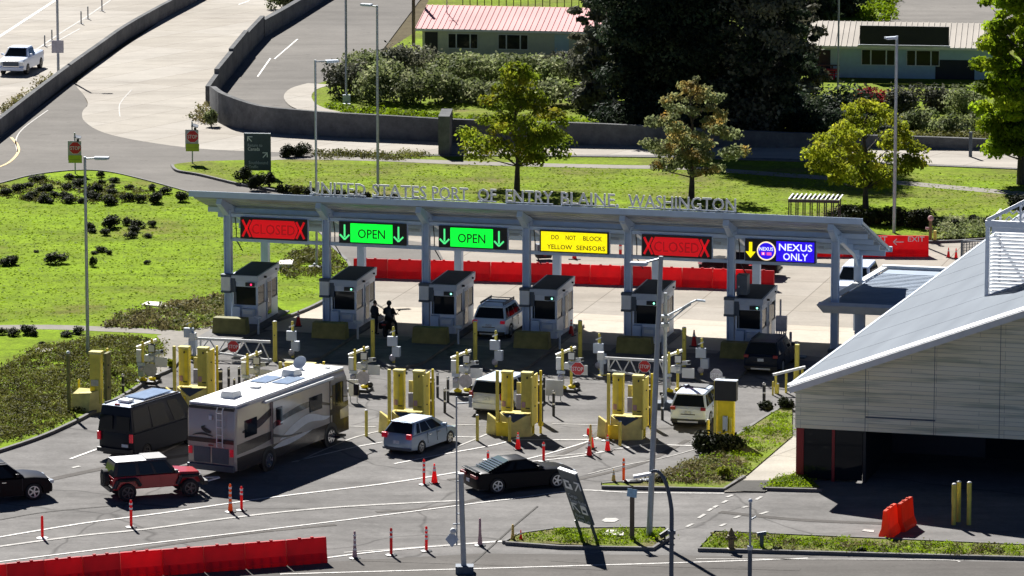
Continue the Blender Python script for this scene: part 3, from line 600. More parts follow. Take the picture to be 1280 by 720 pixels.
    mb = MB(); mb.tube((0, 0, .0), (0, 0, .85), .06, 'panel_grey'); mb.build('post', o2); mb = MB(); mb.box(-.2, .2, -.12, .12, .85, .97, 'panel_grey'); mb.build('cap', o2)
for k in range(6): booth(k)

# ---------------------------------------------------------------- kit on the approach to each booth
WHERE = ['at the lawn edge', 'before the leftmost booth', 'behind the motorhome', 'above the silver hatchback', 'left of the yellow pillars above the cones', 'behind the white SUV']
def octagon(mb, c, r, mm, y, th=.02, n=8):
    pts = [(c[0]+r*math.cos(PI/8+k*PI/4), y, c[1]+r*math.sin(PI/8+k*PI/4)) for k in range(8)][::-1]; mb.slab(pts, (0, 1, 0), th, mm)
def stop_face(mb, c, r, y):
    octagon(mb, c, r, 'sign_white', y); octagon(mb, c, r*.93, 'sign_red', y-.006, .005); mb.text('STOP', r*.58, 'sign_white', c[0], y-.014, c[1]-r*.29, fit=r*1.5, depth=.006)
# thin pole with boxes
for i, (x, y, nm) in enumerate([(238, 446, 'left of the leftmost booth'), (366, 450, 'between the two leftmost booths'), (492, 457, 'right of the motorcycle lane'), (620, 462, 'before the silver SUV'), (749, 466, 'at the pivot of the right gate'), (877, 472, 'below the right CLOSED sign'), (963, 476, 'left of the dark SUV lane')]):
    if i == 6: continue
    p = thing('reader_pole', P(x, y), RA, 'yellow post carrying a grey box and a meter, '+nm, 'equipment pole', 'equipment poles in the lanes')
    mb = MB(); mb.tube((0, 0, 0), (0, 0, 1.95), .07, 'yellow_pale'); mb.ball((0, 0, 1.97), .075, 'yellow_pale'); mb.build('pole', p)
    mb = MB(); mb.box(-.27, .25, -.25, -.06, 1.05, 1.55, 'panel_grey'); mb.build('control_box', p, bevel=.02)
    mb = MB(); mb.box(-.03, .36, -.2, .12, .5, 1.0, 'panel_grey'); mb.ball((-.02, -.15, .42), (.17, .1, .18), 'sign_back'); mb.build('reader', p)
    mb = MB(); mb.bar((-.16, -.1, 1.72), (.12, -.1, 1.86), .05, .06, 'sign_white'); mb.build('arrow_plate', p)
# square tall posts
for i, (x, y) in enumerate([(344, 452), (466, 447), (594, 450), (725, 449), (855, 458)]):
    mb = MB(); mb.tube((0, 0, 0), (0, 0, 2.02 if i else 2.1), .11, 'yellow_pale', n=12); mb.ball((0, 0, 2.02 if i else 2.1), (.11, .11, .04), 'panel_white', 12)
    mb.tube((.02, -.115, 1.4), (.02, -.14, 1.4), .03, 'black', n=6)
    tag(mb.build('guard_post', loc=P(x, y), rz=RA, smooth=True), ['pale post right of the leftmost booth', 'pale post standing before the officer', 'pale post before the silver SUV', 'pale post above the upper red STOP sign', 'pale post behind the white SUV and camera cluster'][i], 'post', 'pale posts before the booths')
# sensor clusters
def cluster(i, x, y, sign, label):
    c = thing('sensor_cluster', P(x, y), RA, label, 'camera stand', 'camera and sensor stands on the islands')
    mb = MB(); mb.tube((-.36, -.2, .1), (-.36, -.2, 2.05), .07, 'yellow_pale'); mb.ball((-.36, -.2, 2.06), .07, 'yellow'); mb.build('post', c)
    mb = MB(); mb.tube((.02, .1, .1), (.02, .1, 2.15), .07, 'yellow_pale'); mb.ball((.02, .1, 2.16), .07, 'yellow'); mb.build('post', c)
    mb = MB(); mb.box(-.75, .4, -.55, .45, 0, .14, 'black'); mb.ball((-.3, -.35, .2), (.22, .12, .1), 'yellow_bright'); mb.ball((.1, -.1, .22), (.2, .12, .1), 'yellow_bright'); mb.ball((.25, .25, .25), (.2, .12, .16), 'black'); mb.build('base', c)
    mb = MB(); mb.box(-.68, -.42, -.3, .0, 1.05, 1.7, 'panel_white'); mb.box(-.28, .0, -.25, .05, 1.1, 1.42, 'panel_white'); mb.build('flood_lamp', c, bevel=.03)
    mb = MB(); mb.box(-.12, .26, -.1, -.02, 1.55, 1.98, 'black'); mb.box(-.08, .22, -.13, -.103, 1.6, 1.93, 'panel_white'); mb.build('sensor', c)
    mb = MB(); mb.box(-.1, .24, -.12, -.02, 1.05, 1.5, 'galv'); mb.ball((.07, -.14, 1.28), .13, 'panel_white'); mb.build('sensor', c)
    mb = MB(); mb.bar((.15, .25, 1.5), (.62, -.12, 1.62), .22, .2, 'panel_white'); mb.bar((.60, -.10, 1.615), (.66, -.15, 1.63), .16, .13, 'black'); mb.bar((.1, .1, 1.4), (.3, .2, 1.45), .06, .06, 'galv')
    mb.bar((-.75, .0, 1.75), (.15, .5, 2.1), .16, .12, 'panel_white'); mb.build('camera', c)
    mb = MB(); mb.box(.3, .92, -.2, -.16, .85, 1.35, 'panel_white'); mb.bar((.0, .1, 1.1), (.5, -.15, 1.1), .05, .05, 'galv'); mb.build('sign_panel', c)
    mb = MB(); mb.box(-.55, -.25, -.42, -.25, .35, .85, 'galv'); mb.ball((-.4, -.4, .75), .15, 'sign_back'); mb.box(-.6, -.2, -.4, -.28, .9, 1.05, 'panel_grey'); mb.build('junction_box', c)
    if sign == 'back': mb = MB(); octagon(mb, (.12, .72), .36, 'sign_back', -.46); mb.bar((.12, -.43, .5), (.05, .05, .9), .05, .05, 'galv'); mb.build('stop_sign', c)
    if sign == 'face': mb = MB(); stop_face(mb, (.5, 1.0+.22), .36, -.5); mb.bar((.5, -.43, 1.2), (.05, .05, 1.2), .05, .05, 'galv'); mb.build('stop_sign', c)
    return c
cluster(0, 189, 478, 'back', 'cluster of white cameras and sensor boxes at the edge of the left ground cover')
cluster(1, 320, 494, 'back', 'cluster of white cameras and sensor boxes partly behind the motorhome roof')
cluster(2, 454, 488, 'back', 'cluster of white cameras and sensor boxes just right of the motorhome front')
cluster(3, 582, 492, 'back', 'cluster of white cameras and sensor boxes left of the white minivan')
cluster(4, 713, 488, 'face', 'cluster of white cameras with a red STOP sign left of the tall lamp post')
cluster(5, 846, 492, None, 'cluster of white cameras and sensor boxes above the white SUV')
# extra small boards and gear
def board(x, y, w, z0, h, label, mm='panel_white', leg=True):
    b = thing('sign_board', P(x, y), RA, label, 'sign'); mb = MB(); mb.box(-w/2, w/2, -.02, .02, z0, z0+h, mm); mb.build('panel', b, bevel=.008)
    mb = MB(); [mb.tube((q*w*.35, .04, 0), (q*w*.35, .04, z0+h*.8), .025, 'galv') for q in (-1, 1)]; mb.build('leg', b)
board(693, 501, .88, .25, .8, 'blank white board standing right of the fourth pair of yellow pillars')
board(442, 503, .5, .3, .85, 'blank pale board behind the front of the motorhome')
board(802, 507, .55, .35, 1.0, 'white electrical cabinet board behind the tall lamp post')
o = thing('stop_sign', P(895, 500), RA, 'faded STOP sign on a thin post behind the white SUV', 'sign'); mb = MB(); mb.tube((0, .05, 0), (0, .05, 1.5), .04, 'galv'); mb.build('post', o)
mb = MB(); octagon(mb, (0, 1.25), .33, 'sign_white', -.0); octagon(mb, (0, 1.25), .31, 'sign_back', -.006, .005); mb.text('STOP', .2, 'sign_white', 0, -.014, 1.15, fit=.5, depth=.006); mb.box(.1, .45, -.03, -.016, 1.08, 1.18, 'sign_white'); mb.build('plate', o)

# swing gates
def gate(x0, y0, x1, y1, zt, stopx, label):
    a = P(x0, y0); b = P(x1, y1); d = b-a; L = d.length; rz = math.atan2(d.y, d.x)
    g = thing('swing_gate', a, rz, label, 'gate', 'white truss gates with STOP signs')
    mb = MB(); mb.bar((0, 0, zt), (L, 0, zt-.02), .1, .13, 'panel_white'); mb.bar((.35, 0, zt-.62), (L, 0, zt-.98), .08, .1, 'panel_white'); mb.bar((.35, 0, zt), (.35, 0, zt-.66), .08, .08, 'panel_white')
    for i in range(4):
        xa = .35+i*(L-.4)/4; xm = xa+(L-.4)/8; xb = xa+(L-.4)/4; zz = lambda x: zt-.62-.36*(x-.35)/(L-.35)
        mb.bar((xa, 0, zz(xa)), (xm, 0, zt), .06, .06, 'panel_white'); mb.bar((xm, 0, zt), (xb, 0, zz(xb)), .06, .06, 'panel_white')
    mb.build('truss', g)
    mb = MB(); mb.tube((0, 0, 0), (0, 0, zt+.15), .1, 'panel_grey'); mb.box(-.2, .1, -.15, .15, zt-.1, zt+.3, 'panel_white'); mb.box(-.15, .25, -.2, .2, 0, .15, 'yellow'); mb.build('pivot_post', g)
    mb = MB(); mb.tube((L, 0, 0), (L, 0, zt-.9), .06, 'panel_grey'); mb.build('rest_post', g)
    mb = MB(); stop_face(mb, (stopx*L, zt-.32), .33, -.09); mb.build('stop_sign', g)
gate(243, 448, 338, 452, 1.05, .52, 'white truss swing gate with a STOP sign before the leftmost booth')
gate(752, 472, 834, 476, 1.02, .66, 'white truss swing gate with a STOP sign behind the tall lamp post')
# T-rail gate at the right edge of the lanes
g = thing('rail_gate', P(966, 492), RA+.55, 'pale yellow rail barrier with posts at the tip of the building roof', 'gate')
mb = MB(); mb.bar((0, 0, .95), (1.7, 0, 1.25), .12, .12, 'panel_white'); mb.build('rail', g)
for q in (.15, .7, 1.15, 1.55):
    mb = MB(); mb.bar((q, 0, 0), (q, 0, .9+q*.18), .08, .1, 'yellow_pale'); mb.build('post', g)
mb = MB(); mb.box(-.04, .04, -.04, .04, 0, .7, 'yellow_pale'); tag(mb.build('guard_post', loc=P(966, 494), rz=RA), 'short pale post left of the yellow rail barrier', 'post')
mb = MB(); mb.tube((0, 0, 0), (0, 0, 2.1), .12, 'yellow_pale', n=12); tag(mb.build('guard_post', loc=P(996, 482), rz=RA), 'tall pale post right of the dark SUV', 'post')

# yellow radiation portals
def portal(x, y, label, full=True):
    p = thing('radiation_portal', P(x, y), RA, label, 'detector portal', 'yellow detector portals across the lanes')
    def cab(cx, cy, nm, flip):
        mb = MB(); mb.box(cx-.24, cx+.27, cy-.1, cy+.25, 1.12, 2.95, 'yellow_pale'); mb.box(cx-.26, cx+.29, cy-.13, cy+.28, 2.953, 3.05, 'block_yellow')
        mb.box(cx+(-.02 if flip else .05), cx+.24, cy-.115, cy-.103, 1.16, 2.9, 'yellow' if not flip else 'yellow_pale'); o = mb.build('cabinet', p, bevel=.012)
        mb = MB(); mb.box(cx-.2, cx-.02, cy-.135, cy-.12, 1.35, 1.62, 'cone_faded'); mb.build('label_plate', o)
        mb = MB(); mb.box(cx+.0, cx+.2, cy-.15, cy-.125, 1.3, 1.34, 'black'); mb.box(cx+.05, cx+.1, cy-.2, cy-.125, 2.75, 2.85, 'black'); mb.build('latch', o)
    cab(-.55, .35, 'l', False)
    if full: cab(.42, .35, 'r', True)
    mb = MB(); mb.box(-.98, -.84, -.1, .04, 0, 3.12, 'yellow_pale'); mb.build('post', p, bevel=.01)
    if full:
        mb = MB(); mb.box(.73, .79, -.05, 1.1, .5, 2.9, 'yellow_pale'); mb.box(.73, .82, .3, .36, .1, .5, 'yellow'); mb.ball((.8, .5, 2.3), .04, 'black'); mb.ball((.8, .5, 1.4), .04, 'black'); mb.build('side_panel', p)
        mb = MB(); mb.tube((.98, .9, 0), (.98, .9, 3.05), .06, 'yellow'); mb.ball((.98, .9, .45), .14, 'yellow_bright'); mb.build('post', p)
        mb = MB(); mb.box(-.12, .12, .5, .6, 1.2, 1.9, 'sign_back'); mb.box(-.1, .1, .5, .6, 1.95, 2.5, 'block_yellow'); mb.build('cross_plate', p)
    # V-shaped concrete base, front left block pointing towards the traffic
    mb = MB(); w = .72
    mb.add([(-.82, .05, 0), (-.2, -.35, 0), (w, .0, 0), (w, .75, 0), (-.82, .75, 0), (-.82, .05, 1.08), (-.2, -.35, .78), (w, .0, 1.05), (w, .75, 1.08), (-.82, .75, 1.08)],
           [(4, 3, 2, 1, 0), (5, 6, 7, 8, 9), (0, 1, 6, 5), (1, 2, 7, 6), (2, 3, 8, 7), (3, 4, 9, 8), (4, 0, 5, 9)], 'block_yellow'); mb.build('base', p)
    mb = MB(); mb.hexa([(-1.5, .1, 0), (-1.0, -.05, 0), (-1.0, .35, 0), (-1.5, .4, 0)], [(-1.45, .15, 1.0), (-1.02, .0, .75), (-1.02, .3, .75), (-1.45, .35, 1.0)], 'block_yellow'); mb.build('base_wing', p)
    mb = MB(); mb.box(-.85, -.25, -.42, -.36, .05, .72, 'yellow'); mb.build('front_plate', p)
    mb = MB(); mb.slab([(-.62, -.2, 1.1), (.62, -.08, 1.1), (-.02, -.4, .72)], (0, 1, -.1), .06, 'steel_dark'); mb.build('recess_shade', p)  # dark triangle added as painted shade of the hollow in the base front
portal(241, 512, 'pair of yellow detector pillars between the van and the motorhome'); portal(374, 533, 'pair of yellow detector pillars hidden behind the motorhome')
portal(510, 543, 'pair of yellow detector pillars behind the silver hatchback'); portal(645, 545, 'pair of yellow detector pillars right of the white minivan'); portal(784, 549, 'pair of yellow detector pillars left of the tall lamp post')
# the single pillar by the lawn
p = thing('detector_pillar', P(118, 516), RA, 'single yellow detector pillar on the lawn corner left of the dark van', 'detector pillar')
mb = MB(); mb.box(-.28, .25, .2, .6, .4, 2.85, 'yellow_pale'); mb.box(-.32, .3, .15, .65, 2.853, 2.98, 'block_yellow'); mb.box(-.24, .0, .18, .197, .8, 2.6, 'yellow_pale'); o = mb.build('cabinet', p)
mb = MB(); mb.box(-.22, .16, .17, .195, 1.3, 1.6, 'sign_back'); mb.build('label_plate', o); mb = MB(); mb.box(-.24, -.02, .16, .19, .95, 1.25, 'yellow_bright'); mb.build('lower_plate', o)
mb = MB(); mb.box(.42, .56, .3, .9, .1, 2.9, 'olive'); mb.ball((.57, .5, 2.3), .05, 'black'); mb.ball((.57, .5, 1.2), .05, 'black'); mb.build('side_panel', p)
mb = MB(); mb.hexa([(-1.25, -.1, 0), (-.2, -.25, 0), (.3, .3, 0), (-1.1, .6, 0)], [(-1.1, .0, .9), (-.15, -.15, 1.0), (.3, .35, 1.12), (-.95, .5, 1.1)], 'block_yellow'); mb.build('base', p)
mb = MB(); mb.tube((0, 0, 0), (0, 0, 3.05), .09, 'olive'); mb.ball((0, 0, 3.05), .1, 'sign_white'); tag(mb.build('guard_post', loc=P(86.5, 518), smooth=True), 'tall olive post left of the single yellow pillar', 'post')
mb = MB(); mb.tube((0, 0, 0), (0, 0, 1.2), .06, 'yellow'); mb.ball((0, 0, 1.2), .06, 'yellow_bright'); tag(mb.build('guard_post', loc=P(99, 505), smooth=True), 'short yellow post between the olive post and the single yellow pillar', 'post')
mb = MB(); mb.tube((0, 0, 0), (0, 0, 2.6), .06, 'yellow'); tag(mb.build('guard_post', loc=P(135, 500), smooth=True), 'yellow post right behind the single yellow pillar', 'post')
# the sign pillar right of the white SUV
p = thing('information_pillar', P(904, 552), RA, 'yellow pillar with a black display box on top, right of the white SUV', 'sign pillar')
mb = MB(); mb.box(-.3, .5, .0, .3, .2, 2.4, 'yellow'); mb.box(-.46, -.32, -.05, .1, 0, 2.9, 'yellow_pale'); mb.build('pillar', p, bevel=.01)
mb = MB(); mb.hexa([(-.35, -.42, 2.05), (.7, -.42, 2.05), (.7, -.04, 2.05), (-.35, -.04, 2.05)], [(-.35, -.42, 2.98), (.7, -.42, 2.98), (.7, -.04, 3.0), (-.35, -.04, 3.0)], 'black'); mb.box(-.36, .71, -.44, -.02, 3.0, 3.03, 'panel_grey'); mb.build('display_box', p)
mb = MB(); mb.box(.0, .22, -.16, -.004, .55, 1.25, 'panel_grey'); mb.box(.3, .42, -.1, -.004, .5, 1.2, 'yellow_pale'); mb.build('meter_box', p)
mb = MB(); mb.hexa([(-.45, -.3, 0), (.6, -.3, 0), (.6, .4, 0), (-.45, .4, 0)], [(-.4, -.2, .3), (.55, -.2, .3), (.55, .35, .3), (-.4, .35, .3)], 'block_yellow'); mb.build('base', p)
# striped black bollards
BB = [(134, 500, 457, .15, 'large black banded bollard right of the single yellow pillar'), (154, 493, 468, .07, 'thin black banded bollard in the ground cover left of the camera cluster'),
      (275, 490, 462, .14, 'large black banded bollard right of the second pair of yellow pillars'), (286, 484, 459, .07, 'thin black banded bollard, second of four above the motorhome roof'), (299, 480, 459, .07, 'thin black banded bollard, rightmost of four above the motorhome roof'), (293, 492, 473, .06, 'short black bollard, third of four above the motorhome roof'),
      (539.5, 525, 474, .16, 'large black banded bollard right of the third pair of yellow pillars'), (547, 497, 467, .07, 'thin black banded bollard, farthest of three above the silver hatchback'), (560, 503, 472, .07, 'thin black banded bollard, right one of three above the silver hatchback'), (556, 516, 486, .07, 'thin black banded bollard, nearest of three above the silver hatchback'),
      (675, 528, 477, .16, 'large black banded bollard right of the fourth pair of yellow pillars'), (680, 502, 469, .07, 'thin black banded bollard left of the blank white board'), (692, 520, 489, .07, 'thin black banded bollard below the blank white board'),
      (812, 533, 483, .14, 'large black banded bollard behind the base of the tall lamp post'), (828, 525, 494, .07, 'thin black banded bollard left of the white SUV'), (955, 502, 479, .08, 'thin black banded bollard at the corner of the right grass island')]
for x, y, yt, r, lab in BB:
    h = hgt(x, y, yt); b = thing('banded_bollard', P(x, y), 0, lab, 'bollard', 'black bollards with white bands')
    mb = MB(); mb.tube((0, 0, 0), (0, 0, h), r, 'black', n=12); mb.ball((0, 0, h), (r, r, r*.6), 'black', 12); mb.build('post', b, smooth=True)
    for z in (.5, .96): mb = MB(); mb.tube((0, 0, h*z-.05), (0, 0, h*z+.04), r+.006, 'white_band', n=12); mb.build('band', b, smooth=True)
YB = [(458, 545.5, 513, 'thin yellow post left of the silver hatchback'), (596.7, 551, 519, 'thin yellow post left of the fourth pair of yellow pillars'), (637, 552, 521, 'thin yellow post in front of the fourth pair of yellow pillars'), (775, 557, 527, 'thin yellow post in front of the fifth pair of yellow pillars'), (352, 548, 516, 'thin yellow post behind the motorhome'),
      (972, 492, 480, 'very short pale post under the roof tip'), (885, 548, 525, 'thin pale post right of the white SUV tail')]
for x, y, yt, lab in YB:
    h = hgt(x, y, yt); mb = MB(); mb.tube((0, 0, 0), (0, 0, h), .075, 'yellow_pale'); mb.ball((0, 0, h), (.075, .075, .05), 'panel_white'); tag(mb.build('guard_post', loc=P(x, y), smooth=True), lab, 'post', 'thin yellow posts')
YR = [(1192, 656, 605, 'front left of three tall yellow posts in the shade of the building'), (1198, 652, 602, 'rear left of three tall yellow posts in the shade of the building'), (1211, 656, 603, 'right one of three tall yellow posts in the shade of the building')]
for x, y, yt, lab in YR:
    h = hgt(x, y, yt); mb = MB(); mb.tube((0, 0, 0), (0, 0, h), .1, 'yellow_pale', n=14); mb.ball((0, 0, h), (.1, .1, .06), 'panel_white', 14); tag(mb.build('guard_post', loc=P(x, y), smooth=True), lab, 'post', 'tall yellow posts by the building')
# grey transformer frame by the last booth
p = thing('meter_stand', P(976, 446), RA, 'grey meter cabinet on pipes right of the rightmost booth', 'meter cabinet'); mb = MB(); mb.box(-.27, .3, -.12, .12, 1.35, 2.15, 'sign_back'); mb.build('cabinet', p, bevel=.02)
mb = MB(); [mb.tube((q, 0, 0), (q, 0, 1.35), .035, 'sign_back', n=6) for q in (-.22, -.1, .02, .14, .25)]; mb.tube((-.05, .05, 2.1), (-.05, .05, 3.0), .05, 'sign_back'); mb.build('pipe', p)
mb = MB(); mb.tube((0, 0, 0), (0, 0, 1.3), .07, 'sign_back'); tag(mb.build('guard_post', loc=P(988, 446), smooth=True), 'grey post beside the meter cabinet', 'post')

# ---------------------------------------------------------------- annex roof right of the canopy
ax = thing('annex_canopy', row(SP*6-.75, .0), RA, 'low flat grey canopy roof with white edges between the long canopy and the angular building', 'canopy')
AXL, AXF, AXZ = 0, -1.0, 2.75
_e = P(1105, 333, 2.75)-P(1022, 382, 2.75); _du, _dv = _e.dot(U), _e.dot(V); SHEAR = _du/_dv; D = _dv-1.1; WX = 12.0
M['annex_roof'] = mat('annex_roof', (.18, .24, .32), .6, var=.1, scale=1)
mb = MB(); mb.box(.35, WX, -.65, D-.3, AXZ-.25, AXZ-.1, 'annex_roof')
for k in range(int((D-.8)/.42)): mb.box(.4, WX, -.6+k*.42, -.57+k*.42, AXZ-.1, AXZ-.07, 'annex_roof')
mb.build('roof', ax)
mb = MB(); mb.hexa([(.25, -.75, AXZ-.45), (WX, -.75, AXZ-.45), (WX, -.66, AXZ-.45), (.25, -.66, AXZ-.45)], [(0, -1.1, AXZ), (WX, -1.1, AXZ), (WX, -.66, AXZ+.1), (0, -.66, AXZ+.1)], 'panel_white'); mb.build('front_fascia', ax)
mb = MB(); mb.hexa([(.0, -1.0, AXZ-.05), (.34, -.66, AXZ-.05), (.34, D, AXZ-.05), (.0, D, AXZ-.05)], [(-.02, -1.1, AXZ+.02), (.34, -.66, AXZ+.02), (.34, D, AXZ+.02), (-.02, D, AXZ+.02)], 'panel_white'); mb.build('side_fascia', ax)
mb = MB(); mb.box(.0, WX, D-.29, D+.1, AXZ-.3, AXZ+.08, 'panel_white'); mb.build('rear_fascia', ax)
mb = MB(); mb.box(1.75, 2.2, -.2, .2, 0, AXZ-.26, 'panel_grey'); mb.build('column', ax)
mb = MB(); mb.box(1.75, 2.2, 7, 7.4, 0, AXZ-.26, 'panel_grey'); mb.build('column', ax)
mb = MB(); mb.box(7.6, 8.2, 9.2, 9.6, AXZ-.1, AXZ+.65, 'panel_grey'); mb.tube((6.1, 8.5, AXZ-.1), (6.1, 8.5, AXZ+.5), .06, 'galv'); mb.tube((8.9, 9.8, AXZ-.1), (8.9, 9.8, AXZ+.4), .05, 'galv'); mb.build('roof_vent', ax)

for ch in ax.children:
    for v in ch.data.vertices: v.co.x += SHEAR*(v.co.y+1.1)
# ---------------------------------------------------------------- angular building on the right
M['siding'] = None
def siding_mat():
    m, t, b = _mat('board_siding'); L = t.links.new; b.inputs['Roughness'].default_value = 0.55
    tc = t.nodes.new('ShaderNodeTexCoord'); br = t.nodes.new('ShaderNodeTexBrick'); mp = t.nodes.new('ShaderNodeMapping'); mp.inputs['Rotation'].default_value = (PI/2, 0, 0)
    L(tc.outputs['Object'], mp.inputs[0]); br.inputs['Scale'].default_value = 1; br.inputs['Brick Width'].default_value = 3.1; br.inputs['Row Height'].default_value = 0.2; br.offset = 0.37; br.offset_frequency = 3
    br.inputs['Mortar Size'].default_value = 0.006; br.inputs['Color1'].default_value = (0.86, 0.79, 0.55, 1); br.inputs['Color2'].default_value = (0.88, 0.83, 0.63, 1); br.inputs['Mortar'].default_value = (0.2, 0.19, 0.16, 1)
    br.inputs['Bias'].default_value = 0.2
    L(mp.outputs[0], br.inputs[0])
    mp2 = t.nodes.new('ShaderNodeMapping'); mp2.inputs['Scale'].default_value = (0.25, 1, 3.5); L(tc.outputs['Object'], mp2.inputs[0])
    n = t.nodes.new('ShaderNodeTexNoise'); n.inputs['Scale'].default_value = 1.0; n.inputs['Detail'].default_value = 6; L(mp2.outputs[0], n.inputs[0])
    r = t.nodes.new('ShaderNodeValToRGB'); r.color_ramp.elements[0].position = .36; r.color_ramp.elements[0].color = (.62, .67, .66, 1); r.color_ramp.elements[1].position = .5; r.color_ramp.elements[1].color = (1, 1, 1, 1)
    L(n.outputs[0], r.inputs[0]); x = t.nodes.new('ShaderNodeMix'); x.data_type = 'RGBA'; x.blend_type = 'MULTIPLY'; x.inputs[0].default_value = 1
    L(br.outputs[0], x.inputs[6]); L(r.outputs[0], x.inputs[7]); L(x.outputs[2], b.inputs['Base Color']); return m
M['siding'] = siding_mat()
def roofsheet_mat():
    m, t, b = _mat('standing_seam_roof'); L = t.links.new; b.inputs['Roughness'].default_value = 0.7; b.inputs['Specular IOR Level'].default_value = .12
    tc = t.nodes.new('ShaderNodeTexCoord'); mp = t.nodes.new('ShaderNodeMapping'); mp.inputs['Scale'].default_value = (0.5, 0.08, 1); mp.inputs['Rotation'].default_value = (0, 0, .3)
    L(tc.outputs['Object'], mp.inputs[0]); n = t.nodes.new('ShaderNodeTexNoise'); n.inputs['Scale'].default_value = 1.4; n.inputs['Detail'].default_value = 8; L(mp.outputs[0], n.inputs[0])
    r = t.nodes.new('ShaderNodeValToRGB'); r.color_ramp.elements[0].position = .3; r.color_ramp.elements[0].color = (.10, .122, .15, 1); r.color_ramp.elements[1].position = .7; r.color_ramp.elements[1].color = (.135, .16, .19, 1)
    L(n.outputs[0], r.inputs[0]); L(r.outputs[0], b.inputs['Base Color']); return m
M['roofsheet'] = roofsheet_mat()
M['mullion_red'] = mat('mullion_red', (0.30, 0.01, 0.012), 0.5)
G0 = P(1000, 600)                                     # foot of the red corner
bl = thing('angular_building', G0, RA, 'large building with sloping grey metal roof, pale board siding and dark open ground floor', 'building')
def loc(w): d = w-G0; return Vector((d.dot(U), d.dot(V), d.z))
A3 = P(985, 484, 4.6); A = loc(A3)
B3 = on_plane(1280, 388, A3, V); B = loc(B3)
C3 = P(1280, 266, 4.6); C = loc(C3)
ru = (B-A).normalized(); rv = (C-A).normalized()
LR, LC = 26.0, (C-A).length*1.35
a, b_, c_, d_ = A, A+ru*LR, A+ru*LR+rv*LC, A+rv*LC
nr = ru.cross(rv).normalized(); nr = nr if nr.z > 0 else -nr
mb = MB(); mb.slab([a, b_, c_, d_], nr, .05, 'roofsheet')
for k in range(1, 12):
    p0 = a+rv*(k*LC/12); mb.bar(p0+nr*.052, p0+ru*LR+nr*.052, .04, .01, 'roofsheet')
mb.build('roof', bl)
M['cap_white'] = mat('cap_white', (.9, .9, .9), .6, var=.04); V_ = Vector((0, 1, 0))
mb = MB(); mb.bar(a-nr*.12, b_-nr*.12, .12, .34, 'panel_white'); mb.add([a-V_*.12+nr*.0, b_-V_*.12, b_+V_*.2+nr*.15, a+V_*.2+nr*.15, a+V_*.2+nr*.05, b_+V_*.2+nr*.05], [(0, 1, 2, 3), (3, 2, 5, 4)], 'cap_white'); mb.bar(a-nr*.05, d_-nr*.05, .12, .3, 'panel_grey'); mb.build('fascia', bl)
zb = 2.42
def zroof2(x): return A.z+(B.z-A.z)*(x-A.x)/(B.x-A.x)
wall_y = .0
mb = MB(); XE = A.x+ru.x*LR-.2
mb.add([(-.25, wall_y, zb), (XE, wall_y, zb), (XE, wall_y, zroof2(XE)-.3), (-.25, wall_y, zroof2(-.25)-.22), (-.25, wall_y+.3, zb), (XE, wall_y+.3, zb), (XE, wall_y+.3, zroof2(XE)-.3), (-.25, wall_y+.3, zroof2(-.25)-.22)],
       [(0, 1, 2, 3), (7, 6, 5, 4), (0, 4, 5, 1), (1, 5, 6, 2), (2, 6, 7, 3), (3, 7, 4, 0)], 'siding'); mb.build('wall', bl)
for px in (1082, 1168, 1250):
    x = loc(on_plane(px, 480, G0, V)).x; mb = MB(); mb.box(x-.012, x+.012, wall_y-.006, wall_y-.002, zb, zroof2(x)-.3, 'steel_dark'); mb.build('panel_joint', bl)
x = loc(on_plane(1082, 480, G0, V)).x; mb = MB(); mb.box(x+.02, x+3.2, wall_y-.006, wall_y-.002, zb+.62, zb+.7, 'steel_dark'); mb.build('panel_joint', bl)
mb = MB(); mb.add([(-.25, .31, 0), (-.25, 16, 0), (-.25, 16, 3.6), (-.25, .31, zroof2(-.25)-.22), (-.1, .31, 0), (-.1, 16, 0), (-.1, 16, 3.6), (-.1, .31, zroof2(-.25)-.22)], [(0, 3, 2, 1), (4, 5, 6, 7), (3, 7, 6, 2), (0, 4, 7, 3), (1, 2, 6, 5)], 'siding'); mb.build('wall', bl)
mb = MB(); mb.box(-.2, .15, .0, .3, 0, zb-.01, 'mullion_red'); mb.box(1.45, 1.58, .02, .15, 0, zb-.01, 'mullion_red'); mb.build('window_frame', bl)
mb = MB(); mb.box(.152, 1.45, .06, .1, .1, zb-.01, 'glass'); mb.build('window', bl)
mb = MB(); mb.box(1.582, 2.85, .06, .1, .1, zb-.01, 'glass'); mb.build('window', bl)
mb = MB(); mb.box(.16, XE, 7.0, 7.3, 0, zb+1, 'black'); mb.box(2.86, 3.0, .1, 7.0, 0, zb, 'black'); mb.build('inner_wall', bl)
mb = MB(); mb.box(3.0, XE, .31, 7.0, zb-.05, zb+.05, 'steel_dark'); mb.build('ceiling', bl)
mb = MB(); mb.box(7.4, 12.0, 6.9, 6.98, .0, 2.2, 'glass'); mb.build('window', bl)
# louvred dormer on the roof
L0 = on_plane(1233, 370, A3, V)                        # left foot of the louvre: find it on the roof plane
nW = U*nr.x+V*nr.y+Vector((0, 0, nr.z))
L3 = on_plane(1234, 371, A3, nW); l0 = loc(L3)
hz = hgt(1234, 371+0, 291)*SCL(1234, 371)/ (FPX/((L3.y)*math.cos(PITCH)-(L3.z-CAM_H)*math.sin(PITCH)))
dm = thing('roof_louvre', L3, RA, 'white louvred plant screen standing on the angular roof at the right edge', 'louvre')
hz = 3.35; wd = 9.0
mb = MB()
for x in (0, 2.05, 4.1, 6.2, 8.3): mb.box(x-.07 if x else -.12, x+.07, -.07, .07, -.2+x*.32, hz, 'cap_white')
mb.box(-.15, wd, -.1, .1, hz, hz+.28, 'cap_white'); mb.box(.16, wd, -.04, .04, hz-.25, hz-.02, 'cap_white'); mb.bar((0, -.1, .05), (wd, -.1, .05+wd*.36), .2, .14, 'cap_white'); mb.build('frame', dm)
mb = MB()
